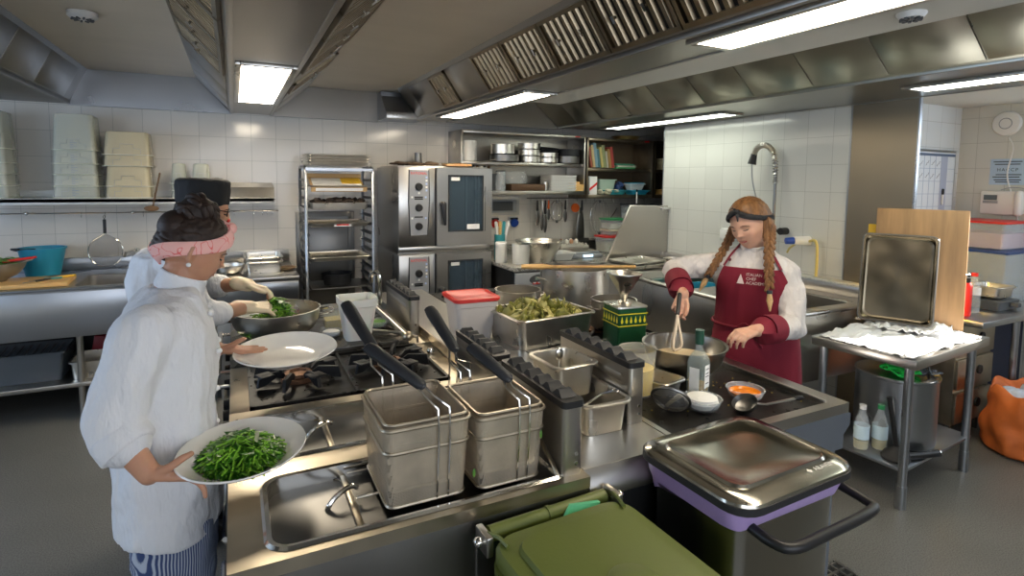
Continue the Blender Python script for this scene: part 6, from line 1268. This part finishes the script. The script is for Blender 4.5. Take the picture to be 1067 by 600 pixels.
PERSON_BITS = []
def person(label, loc): return thing('person', label, 'person', (loc[0], loc[1], 0))
def rel(t, o):
    """keep world-built part where it is, under thing t"""
    o.parent = t; o.location = -V(t.location); return o
def arm(b, pts, rad):
    for i in range(len(pts)-1): b.cap(pts[i], pts[i+1], rad[i], rad[i+1], 16)
def legs(b, F, cx, cy, hipz, sep, r0=.085, toe=.22):
    Lf = V((-F.y, F.x, 0))
    for s in (-1, 1):
        c = V((cx, cy, 0))+Lf*s*sep
        b.cap(c+V((0, 0, hipz)), c+V((0, 0, .47)), r0, .055, 14); b.cap(c+V((0, 0, .47)), c+V((0, 0, .09)), .052, .038, 14)
        b.cap(c+V((0, 0, .05))-F*.03, c+V((0, 0, .04))+F*toe*.6, .035, .032, 10)
def hair_shell(m, mask, off=.012, na=110, ne=80, seed=0, amp=.004):
    b = B(); g = {}
    for j in range(1, ne):
        el = -PI/2+PI*j/ne
        for i in range(na):
            az = 2*PI*i/na; w = mask((az+PI) % (2*PI)-PI, el)
            g[i, j] = (m @ headfn(az, el, -.004+(off+.004)*min(1, max(0, w))+amp*noise.noise(V((az*5, el*14+seed, seed)))), w)
    vm = {}
    def vv(i, j):
        if (i, j) not in vm: vm[i, j] = b.bm.verts.new(g[i, j][0])
        return vm[i, j]
    for j in range(1, ne-1):
        for i in range(na):
            q = [(i, j), ((i+1) % na, j), ((i+1) % na, j+1), (i, j+1)]
            if max(g[k][1] for k in q) > 0: b._f([vv(*k) for k in q], True)
    b._f([vv(i, ne-1) for i in range(na)], True)
    return b
HAIRD = M('dark_brown_hair', (.028, .014, .009), .6, var=.7, nscale=30, stretch=(1, 1, 4), bump=.35)
HAIRB = M('golden_brown_hair', (.19, .085, .026), .5, var=.7, nscale=26, stretch=(3, 3, 1), bump=.4)
SKA = skinmat('skin_tanned', (.52, .27, .17)); SKC = skinmat('skin_fair', (.56, .32, .22)); SKB = skinmat('skin_tan_man', (.50, .27, .17))
X_ = V((1, 0, 0))
# ---- A: woman with pink headband
tA = person('woman in white chef jacket and pink headband holding two white platters', (-.17, 1.73)); FA = V((math.cos(.12), math.sin(.12), 0))
jk = [(.735, -.175, 1.72, .125, .205), (.80, -.175, 1.72, .125, .203), (.92, -.178, 1.72, .122, .196), (1.05, -.180, 1.72, .116, .185), (1.16, -.172, 1.72, .124, .188), (1.24, -.172, 1.725, .118, .195), (1.30, -.172, 1.73, .098, .190), (1.335, -.165, 1.735, .075, .150), (1.36, -.155, 1.74, .060, .085)]
mA = headmat(V((-.108, 1.75, 1.452)), .22, .50) @ Matrix.Scale(.84, 4)
b = B(); loft(b, FA, [(s[0], s[1], s[2], s[3]-.025, s[4]-.025) for s in jk]); b.cap((-.165, 1.735, 1.30), (-.125, 1.748, 1.40), .052, .05, 20)
add_head(b, mA)
RS, RE, RW = V((-.195, 1.545, 1.285)), V((-.262, 1.50, 1.085)), V((-.185, 1.440, .985)); LS, LE, LW = V((-.145, 1.915, 1.285)), V((-.155, 2.07, 1.10)), V((-.06, 2.10, 1.07))
arm(b, [RS, RE, RW], [.042, .036, .024]); arm(b, [LS, LE, LW], [.042, .036, .024])
hand(b, RW, (1, .0, -.22), (.2, .15, 1), (0, -1, .1), .90, (-.42, -.05, .05, .1), .10, (.30, .05), 1.0)
hand(b, LW, (1, -.12, -.12), (.1, 0, 1), (0, -1, .3), .90, (.05, .05, .05, .05), .05, (.15, .0), .75)
legs(b, FA, -.17, 1.72, .80, .09)
bodyA = rel(tA, obj('body', b, SKA)); remesh(bodyA, .0036, 2); face_bits(mA, bodyA)
b = B(); loft(b, FA, jk); sl = .058
arm(b, [RS, RE, RE.lerp(RW, .30)], [.068, .060, .056]); arm(b, [LS, LE, LE.lerp(LW, .42)], [.068, .058, .052])
jA = rel(tA, obj('chef_jacket', b, JACKET)); remesh(jA, .009, 5, [(.11, .026, 1), (.045, .007, 1)])
for a0, a1, r0, nm in ((RE.lerp(RW, .14), RE.lerp(RW, .50), .058, 'r'), (LE.lerp(LW, .3), LE.lerp(LW, .66), .050, 'l')):
    b = B(); dd = (a1-a0).normalized(); b.tube([a0, a0+dd*.004, a1-dd*.004, a1, a1-dd*.002, a0+dd*.01], [r0*.9, r0*1.06, r0*1.04, r0*.98, r0*.88, r0*.85], 26, caps=False); cf = rel(tA, obj('rolled_cuff', b, JACKET))
    for sc, st in ((.05, .006),):
        tx = bpy.data.textures.new('folds', 'CLOUDS'); tx.noise_scale = sc; sb = cf.modifiers.new('s', 'SUBSURF'); sb.render_levels = 2; sb.levels = 2; dm = cf.modifiers.new('d', 'DISPLACE'); dm.texture = tx; dm.strength = st; dm.texture_coords = 'LOCAL'
b = B(); tl_ = Matrix.Translation((-.142, 1.74, 1.345)) @ Matrix.Rotation(.38, 4, 'Y'); b.lathe([(.060, 0), (.062, .004), (.059, .045), (.056, .048), (.053, .044), (.055, .0)], mat=tl_, seg=36); rel(tA, obj('collar', b, JACKET))
for k, (z, dy) in enumerate(((1.29, -.075), (1.19, -.085), (1.09, -.085), (1.0, -.085), (1.29, .03), (1.19, .03), (1.09, .03))):
    s5 = sect_at(jk, z); Lf = V((-FA.y, FA.x, 0)); a = -dy/s5[4]; p = V((s5[1], s5[2], z))+FA*(s5[3]*math.cos(a)**.87+.006)+Lf*dy
    b = B(); b.ell(p, (.008, .008, .008), seg=12, rows=8); rel(tA, obj('button', b, M('white_button', (.8, .8, .8), .3) if 'white_button' not in bpy.data.materials else bpy.data.materials['white_button']))
STRIPE = M('pinstripe_cotton', (.05, .08, .20), .8)
nt = STRIPE.node_tree; w_ = nt.nodes.new('ShaderNodeTexWave'); w_.inputs['Scale'].default_value = 80; w_.inputs['Distortion'].default_value = .6; w_.inputs['Detail'].default_value = 1; w_.bands_direction = 'DIAGONAL'
tc = nt.nodes.new('ShaderNodeTexCoord'); mp = nt.nodes.new('ShaderNodeMapping'); mp.inputs['Scale'].default_value = (1, 1, .0); nt.links.new(tc.outputs['Object'], mp.inputs[0]); nt.links.new(mp.outputs[0], w_.inputs['Vector'])
rp = nt.nodes.new('ShaderNodeValToRGB'); rp.color_ramp.elements[0].color = (.035, .06, .16, 1); rp.color_ramp.elements[1].color = (.42, .47, .56, 1); rp.color_ramp.elements[0].position = .45; rp.color_ramp.elements[1].position = .75
nt.links.new(w_.outputs['Color'], rp.inputs[0]); nt.links.new(rp.outputs[0], nt.nodes['Principled BSDF'].inputs['Base Color'])
def trousers(t, F, cx, cy, top, mat, sep=.085):
    b = B(); Lf = V((-F.y, F.x, 0)); loft(b, F, [(top-.17, cx, cy, .105, .175), (top, cx, cy, .10, .165)])
    for s in (-1, 1):
        c = V((cx, cy, 0))+Lf*s*sep; b.tube([c+V((0, 0, top-.05)), c+V((0, 0, .5)), c+V((0, 0, .08))], [.105, .085, .075], 20)
    return remesh(rel(t, obj('trousers', b, mat)), .010, 4, [(.08, .02, 1)])
trousers(tA, FA, -.17, 1.72, .82, STRIPE)
def shoes(t, F, cx, cy, sep=.09):
    Lf = V((-F.y, F.x, 0))
    for s in (-1, 1):
        c = V((cx, cy, 0))+Lf*s*sep; b = B(); b.cap(c-F*.04+V((0, 0, .048)), c+F*.15+V((0, 0, .042)), .046, .040, 14); o = rel(t, obj('shoe', b, BLACK))
shoes(tA, FA, -.17, 1.72)
# hair A
def maskA(az, el):
    hl = .95-.75*min(1, abs(az)/1.3) if abs(az) < 1.3 else .20-(abs(az)-1.3)*.55
    return (el-hl)*8
b = hair_shell(mA, maskA, .009, seed=3, amp=.005); hA = rel(tA, obj('hair', b, HAIRD)); hA.modifiers.new('s', 'SOLIDIFY').thickness = -.004
b = B(); rnd = random.Random(5); ctr = mA @ V((-.040, 0, .115))
b.ell(ctr, (.052, .050, .048)); b.ell(mA @ V((-.075, 0, .05)), (.045, .055, .045)); 
for i in range(34):
    u = V((rnd.gauss(0, 1), rnd.gauss(0, 1), rnd.gauss(0, .9))).normalized(); v = u.cross(V((rnd.random(), rnd.random(), rnd.random()))).normalized(); p = ctr+u*.042
    b.tube([p-v*.03-u*.012, p-v*.012+u*.008, p+v*.012+u*.010, p+v*.03-u*.01], [.005, .011, .011, .004], 7)
bn = rel(tA, obj('hair_bun', b, HAIRD)); bn.modifiers.new('s', 'SUBSURF').render_levels = 1
PINKB = M('pink_band', (.80, .42, .38), .8, bump=.2, nscale=60); nt = PINKB.node_tree
tc = nt.nodes.new('ShaderNodeTexCoord'); vr = nt.nodes.new('ShaderNodeTexNoise'); vr.inputs['Scale'].default_value = 26; vr.inputs['Detail'].default_value = 1.2; nt.links.new(tc.outputs['Object'], vr.inputs['Vector'])
rp = nt.nodes.new('ShaderNodeValToRGB'); e = rp.color_ramp.elements; e[0].position = .50; e[0].color = (.82, .45, .41, 1); e[1].position = .56; e[1].color = (.82, .45, .41, 1); q = e.new(.53); q.color = (.72, .06, .06, 1)
q = e.new(.515); q.color = (.82, .45, .41, 1); q = e.new(.545); q.color = (.82, .45, .41, 1)
nt.links.new(vr.outputs['Fac'], rp.inputs[0]); nt.links.new(rp.outputs[0], nt.nodes['Principled BSDF'].inputs['Base Color'])
def band(m, efn, w, off, mat, t, name='headband', seed=0, n=96, amp=.002):
    b = B(); rs = []
    for i in range(n):
        az = 2*PI*i/n; aa = (az+PI) % (2*PI)-PI; e0 = efn(aa); row = []
        for k, (du, do) in enumerate(((-1, -.006), (-.92, .0), (-.5, .003), (0, .004), (.5, .003), (.92, 0), (1, -.006))):
            row.append(m @ headfn(az, e0+du*w, off+do+amp*noise.noise(V((math.cos(az)*6, math.sin(az)*6, k*.9+seed)))))
        rs.append(row)
    b.rings(rs, closed=True); return rel(t, obj(name, b, mat))
band(mA, lambda a: 1.02-1.66*(abs(a)/PI), .26, .019, PINKB, tA)
b = B(); q = mA @ headfn(.05, 1.0, .020); b.ell(q, (.018, .026, .018)); kn = rel(tA, obj('band_knot', b, PINKB))
b = B(); b.ell(mA @ V((-.004, -.094, -.042)), (.006, .006, .006)); rel(tA, obj('earring', b, PORC))
# ---- B: man with black cap
tB = person('man in black cap and glasses mixing greens in the steel bowl with gloved hands', (-.24, 2.84)); FB = V((math.cos(-.05), math.sin(-.05), 0))
jb = [(.78, -.27, 2.84, .12, .21), (.95, -.27, 2.84, .12, .205), (1.1, -.275, 2.84, .135, .205), (1.22, -.275, 2.84, .145, .215), (1.32, -.255, 2.84, .125, .215), (1.355, -.215, 2.84, .08, .17), (1.39, -.19, 2.84, .062, .10)]
mB = headmat(V((-.125, 2.85, 1.498)), .05, .26)
b = B(); loft(b, FB, [(s[0], s[1], s[2], s[3]-.025, s[4]-.025) for s in jb]); b.cap((-.20, 2.845, 1.32), (-.155, 2.85, 1.42), .058, .056, 20); add_head(b, mB)
RSb, REb, RWb = V((-.225, 2.655, 1.30)), V((-.13, 2.565, 1.085)), V((.035, 2.66, 1.085)); LSb, LEb, LWb = V((-.22, 3.025, 1.30)), V((-.13, 3.07, 1.12)), V((.035, 2.87, 1.15))
arm(b, [RSb, REb, RWb], [.05, .042, .028]); arm(b, [LSb, LEb, LWb], [.05, .042, .028]); hand(b, RWb, (1, .12, -.1), (0, .3, -1), (0, 1, 0), 1.0, (.45, .5, .5, .5)); hand(b, LWb, (1, -.35, -.25), (0, -.3, -1), (0, -1, 0), 1.0, (.45, .5, .5, .5))
legs(b, FB, -.26, 2.84, .82, .10); bodyB = rel(tB, obj('body', b, SKB)); remesh(bodyB, .0042, 2); face_bits(mB, bodyB)
b = B(); loft(b, FB, jb); arm(b, [RSb, REb, REb.lerp(RWb, .38)], [.074, .062, .055]); arm(b, [LSb, LEb, LEb.lerp(LWb, .38)], [.074, .062, .055])
remesh(rel(tB, obj('chef_jacket', b, JACKET)), .009, 5, [(.11, .026, 1), (.045, .007, 1)])
for W_, d_, n_, s_ in ((RWb, (1, .12, -.1), (0, .3, -1), (0, 1, 0)), (LWb, (1, -.35, -.25), (0, -.3, -1), (0, -1, 0))):
    b = B(); hand(b, W_, d_, n_, s_, 1.08, (.45, .5, .5, .5), thin=1.12); b.cap(W_-V(d_).normalized()*.035, W_+V(d_).normalized()*.02, .033, .03, 14); remesh(rel(tB, obj('glove', b, GLOVE)), .0034, 2)
b = B(); rs = [sect_at(jb, z) for z in (.60, .80, .98, 1.10, 1.2, 1.27)]; R1 = [sect(FB, *s[:5], n=24, a0=-1.75 if s[0] < 1.0 else -.9, a1=1.75 if s[0] < 1.0 else .9, off=.014, closed=False) for s in rs]
R1v = [[b.bm.verts.new(p) for p in r] for r in R1]
for j in range(len(R1v)-1):
    for k in range(24): b._f([R1v[j][k], R1v[j][k+1], R1v[j+1][k+1], R1v[j+1][k]], True)
o = rel(tB, obj('apron', b, M('charcoal_apron', (.09, .095, .10), .85, bump=.15, nscale=80))); o.modifiers.new('s', 'SOLIDIFY').thickness = .004
trousers(tB, FB, -.26, 2.84, .84, DGREY, .09); shoes(tB, FB, -.26, 2.84)
CAPM = M('black_cotton_cap', (.012, .013, .015), .8, bump=.15, nscale=90)
mcap = mB @ Matrix.Translation((-.006, 0, .028)) @ Matrix.Rotation(-.24, 4, 'Y'); b = B()
b.lathe([(.092, 0), (.098, .002), (.100, .02), (.103, .088), (.101, .104), (.092, .115), (.06, .120), (0, .117)], mat=mcap, seg=48, sx=1.08, sy=.90); cp = rel(tB, obj('cap', b, CAPM)); tx = bpy.data.textures.new('cap_folds', 'CLOUDS'); tx.noise_scale = .05; sb = cp.modifiers.new('s', 'SUBSURF'); sb.render_levels = 2; dm = cp.modifiers.new('d', 'DISPLACE'); dm.texture = tx; dm.strength = .012; dm.texture_coords = 'LOCAL'
b = hair_shell(mB, lambda az, el: ((el+.25)*6 if abs(az) > 1.75 else -1), .005, seed=8, amp=.001); rel(tB, obj('hair', b, HAIRD))
b = B()
for s in (-1, 1):
    c = V((.098, s*.033, .018)); b.tube([mB @ (c+V((-.004*abs(math.cos(u)), .024*math.cos(u), .018*math.sin(u)))) for u in [2*PI*k/18 for k in range(18)]], .0022, 6, closed=True); b.tube([mB @ V(p) for p in ((.094, s*.057, .022), (.05, s*.080, .022), (-.01, s*.084, .018))], .0022, 6)
b.tube([mB @ V((.102, -.009, .02)), mB @ V((.104, 0, .024)), mB @ V((.102, .009, .02))], .002, 6); rel(tB, obj('glasses', b, BLACK))
b = B()
for s in (-1, 1): b.lathe([(.022, 0), (0, .001)], mat=mB @ Matrix.Translation((.097, s*.033, .018)) @ Matrix.Rotation(PI/2, 4, 'Y'), sx=.8, seg=18)
rel(tB, obj('lenses', b, M('lens', (.6, .7, .8), .05, alpha=.25)))
b = B(); b.ell(mB @ V((.108, -.004, -.018)), (.009, .009, .009)); rel(tB, obj('red_nose_guard', b, RED))
greens('greens_in_hands', 'tangle of dark green leaves held by the gloved hands over the bowl', (.165, 2.70, 1.035), (0, 0, 0), .055, .085, 380, 9, drop=.03)
greens('greens_in_bowl', 'dark green leaves hanging below the gloved hands in the steel bowl', (.09, 2.66, .985), (0, 0, 0), .07, .07, 300, 12, drop=.03)
bb = B(); bb.ell((.165, 2.70, 1.065), (.035, .035, .035)); tag(obj('greens_bunch', bb, GREENS), 'dark green core of the bunch held over the steel bowl', 'vegetables', kind='stuff')
# ---- C: woman in the maroon apron
MAROON = M('maroon_cotton', (.17, .006, .020), .8, bump=.12, nscale=140)
tC = person('woman with braids in white jacket and maroon apron whisking in the bowl', (2.23, 1.84)); yawC = math.radians(-147); FC = V((math.cos(yawC), math.sin(yawC), 0)); LC = V((-FC.y, FC.x, 0))
jc = [(.60, 2.25, 1.85, .125, .20), (.80, 2.25, 1.85, .12, .195), (.95, 2.25, 1.85, .112, .175), (1.05, 2.248, 1.85, .112, .172), (1.15, 2.24, 1.85, .128, .185), (1.20, 2.232, 1.847, .125, .196), (1.26, 2.222, 1.845, .108, .19), (1.31, 2.215, 1.84, .080, .135), (1.345, 2.20, 1.835, .06, .085)]
mC = headmat(V((2.165, 1.830, 1.462)), math.radians(-172), .42, .16)
b = B(); loft(b, FC, [(s[0], s[1], s[2], s[3]-.025, s[4]-.025) for s in jc]); b.cap((2.21, 1.838, 1.29), (2.18, 1.828, 1.39), .05, .048, 20); add_head(b, mC)
RSc, REc, RWc = V((2.13, 1.995, 1.25)), V((1.95, 2.12, 1.255)), V((1.795, 1.865, 1.150)); LSc, LEc, LWc = V((2.285, 1.715, 1.235)), V((2.235, 1.635, 1.01)), V((1.905, 1.575, 1.045))
REc = V((1.955, 2.105, 1.215))
arm(b, [RSc, REc, RWc], [.044, .038, .025]); arm(b, [LSc, LEc, LWc], [.044, .038, .025])
hand(b, RWc, (-.45, -.12, -.85), (-.3, -.6, .3), (-.1, -.8, -.1), .92, (.55, .75, .85, .9), .04, (.35, .3), .35)
hand(b, LWc, (-1, -.1, -.05), (.1, .3, -1), (-.2, -1, 0) if False else (0, 1, 0), .92, (.55, .6, .65, .7), .04, (.4, .4), .4)
legs(b, FC, 2.25, 1.85, .80, .09); bodyC = rel(tC, obj('body', b, SKC)); remesh(bodyC, .0036, 2); face_bits(mC, bodyC)
b = B(); loft(b, FC, jc); arm(b, [RSc, REc, REc.lerp(RWc, .45)], [.062, .056, .048]); arm(b, [LSc, LEc, LEc.lerp(LWc, .52)], [.060, .058, .050])
remesh(rel(tC, obj('chef_jacket', b, M('cream_white_cotton', (.58, .55, .53), .8, bump=1.0, nscale=10, stretch=(1.6, 1.6, .6)))), .009, 5, [(.09, .024, 1), (.04, .009, 1)])
for a0, a1, r0 in ((REc.lerp(RWc, .36), REc.lerp(RWc, .80), .056), (LEc.lerp(LWc, .46), LEc.lerp(LWc, .78), .060)):
    b = B(); dd = (a1-a0).normalized(); b.tube([a0, a0+dd*.004, a1-dd*.004, a1, a1-dd*.004, a0+dd*.01], [r0*.92, r0*1.04, r0*1.04, r0*.98, r0*.90, r0*.85], 26, caps=False); rel(tC, obj('maroon_cuff', b, MAROON))['label'] = 'maroon folded cuff'
b = B(); tl_ = Matrix.Translation((2.200, 1.836, 1.330)) @ Matrix.Rotation(yawC, 4, 'Z') @ Matrix.Rotation(.30, 4, 'Y'); b.lathe([(.060, 0), (.062, .004), (.058, .040), (.055, .042), (.053, .038), (.056, .0)], mat=tl_, seg=36); rel(tC, obj('collar', b, bpy.data.materials['cream_white_cotton']))
# apron: bib and skirt as one sheet
b = B(); zs = [.45, .60, .75, .90, .945, .975, 1.02, 1.08, 1.14, 1.19, 1.235, 1.262]
def arng(z): return 1.9 if z < .96 else (1.5 if z < 1.0 else max(.62, 1.30-(z-1.0)*2.6))
R1 = []
for z in zs:
    s = sect_at(jc, max(z, .60)); s = (z,)+s[1:]; a = arng(z); R1.append([b.bm.verts.new(V(p)+FC*(.004*noise.noise(V((k*.4, z*7, 1)))+(.012*math.sin(k*1.3)*(1 if z < .9 else 0)*(.95-z)*1.4))) for k, p in enumerate(sect(FC, *s[:5], n=36, a0=-a, a1=a, off=.017 if z < 1.2 else .013, closed=False))])
for j in range(len(R1)-1):
    for k in range(36): b._f([R1[j][k], R1[j][k+1], R1[j+1][k+1], R1[j+1][k]], True)
ap = rel(tC, obj('apron', b, MAROON)); ap.modifiers.new('s', 'SOLIDIFY').thickness = .004; ap.modifiers.new('ss', 'SUBSURF').render_levels = 2
s5 = sect_at(jc, 1.262)
for sgn in (-1, 1):
    a = sgn*.60; p = V(sect(FC, *s5[:5], n=1, a0=a, a1=a+.01, off=.015, closed=False)[0]); b = B(); q = V((2.20, 1.836, 1.36))+LC*sgn*.062-FC*.005; b.tube([p, p.lerp(q, .5)+FC*.030+LC*sgn*.004, q+FC*.012, q-FC*.05+V((0, 0, .006))], .0105, 8, flat=.35); rel(tC, obj('neck_strap', b, MAROON))
b = B(); s5 = sect_at(jc, .975); b.tube([tuple(V(p)) for p in sect(FC, *s5[:5], n=40, a0=-2.6, a1=2.6, off=.024, closed=False)], .007, 6); pk = V((s5[1], s5[2], .975))+FC*(s5[3]+.028)
for sg in (-1, 1): b.tube(densify([pk, pk+LC*sg*.03+V((0, 0, .025)), pk+LC*sg*.06+V((0, 0, .005)), pk+LC*sg*.03+V((0, 0, -.01)), pk], 5), .0045, 6); b.tube(densify([pk, pk+LC*sg*.025+V((0, 0, -.04)), pk+LC*sg*.05+V((0, 0, -.08))], 5), .0045, 6)
rel(tC, obj('waist_tie', b, MAROON))
# lettering on the bib
LET = M('cream_print', (.60, .48, .45), .7)
s5 = sect_at(jc, 1.215); base = V((s5[1], s5[2], 0))+FC*(s5[3]+.0235)
mt = Matrix((LC*-1*-1, V((0, 0, 1)), FC)).transposed()
rotx = Matrix((-LC*-1, V((0, 0, 1)), (-LC*-1).cross(V((0, 0, 1))))).transposed()
xaxis = LC; 
if xaxis.cross(V((0, 0, 1))).dot(FC) < 0: xaxis = -xaxis
mt = Matrix((xaxis, V((0, 0, 1)), xaxis.cross(V((0, 0, 1))))).transposed()
for k, wd_ in enumerate(('ITALIAN', 'CHEF', 'ACADEMY')):
    o = text('lettering', wd_, .0185, LET, None); mm = mt.to_4x4(); mm.translation = base+xaxis*-.022+V((0, 0, 1.228-.019*k))+FC*(.001+.0015*k); o.matrix_world = mm; o.parent = ap; o.matrix_parent_inverse = Matrix.Translation(V((tC.location.x, tC.location.y, 0))) if False else Matrix(); o.matrix_basis = Matrix.Translation(V(tC.location)*1.0) @ Matrix.Translation(-V(tC.location)) @ mm
b = B(); p = base+xaxis*-.045+V((0, 0, 1.19))+FC*.002; b.prism([p-xaxis*.016, p+xaxis*.016, p+V((0, 0, .045))], FC*.001); o = obj('print_emblem', b, LET, ap)
b = B(); pp = LS = None
for k, (z, dy) in enumerate(((1.292, -.10), (1.275, .085))):
    s5 = sect_at(jc, z); p = V((s5[1], s5[2], z))+FC*(s5[3]*.93+.008)+xaxis*dy; b = B(); b.ell(p, (.008, .008, .008), seg=10, rows=8); rel(tC, obj('button', b, M('maroon_button', (.08, .01, .015), .4) if k == 0 else bpy.data.materials['maroon_button']))
trousers(tC, FC, 2.25, 1.85, .84, DGREY); shoes(tC, FC, 2.25, 1.85)
def maskC(az, el):
    a = abs(az); hl = .88-.20*min(1, a/.7) if a < .7 else (.68-(a-.7)*.72 if a < 1.5 else .10-(a-1.5)*.65)
    return (el-hl)*8
b = hair_shell(mC, maskC, .012, seed=6, amp=.002); hC = rel(tC, obj('hair', b, HAIRB))
band(mC, lambda a: .92-.62*(min(abs(a), 2.4)/1.5)**1.0, .13, .015, CAPM, tC, seed=4, amp=.004)
b = B(); q0 = mC @ headfn(.22, .86, .020); b.ell(q0, (.014, .014, .012)); b.tube([q0, q0+V((-.012, -.012, -.02)), q0+V((-.008, -.014, -.045))], [.006, .007, .002], 7, flat=.5); b.tube([q0, q0+V((-.02, .01, .018)), q0+V((-.03, .02, .006))], [.006, .006, .002], 7, flat=.5); rel(tC, obj('band_knot', b, CAPM))
def braid(p, r, lb):
    pts = densify(p, 9); b = B(); n = len(pts)
    for i in range(0, n-2, 1):
        t_ = (pts[min(i+2, n-1)]-pts[i]).normalized(); sd = t_.cross(FC).normalized(); s = 1 if i % 2 else -1; k = r*(1-.35*i/n)
        c = pts[i]+sd*s*k*.55; b.cap(c-t_*k*.6-sd*s*k*.3, c+t_*k*.8+sd*s*k*.25, k*.62, k*.5, 8)
    o = rel(tC, obj('braid', b, HAIRB)); o['label'] = lb
    e = pts[-1]; d_ = (pts[-1]-pts[-3]).normalized(); b = B(); b.cyl(e-d_*.006, e+d_*.010, .0125); rel(tC, obj('hair_tie', b, BLACK)); b = B(); b.tube([e+d_*.008, e+d_*.04, e+d_*.085], [.009, .014, .003], 8); rel(tC, obj('braid_end', b, M('blond_tip', (.55, .36, .16), .5, var=.4, nscale=60) if 'blond_tip' not in bpy.data.materials else bpy.data.materials['blond_tip']))
e1 = mC @ headfn(1.55, -.05, .012); e2 = mC @ headfn(-1.55, -.05, .012)
ends = {0: V((2.105, 1.665, 1.175)), 1: V((2.045, 1.965, 1.20))}
near = e1 if (e1-ends[0]).length < (e2-ends[0]).length else e2; far = e2 if near is e1 else e1
braid([near, near+V((.0, -.012, -.06)), V((2.125, 1.69, 1.29)), ends[0]], .024, 'left braid hanging over her shoulder'); braid([far, far+V((-.01, .02, -.06)), V((2.075, 1.945, 1.27)), ends[1]], .021, 'right braid hanging beside the apron bib')
b = B(); b.tube([mC @ V((-.002, s*.088, -.045-.004*k)) for s in (1,) for k in range(6)], .003, 6); rel(tC, obj('earring', b, CHROME))
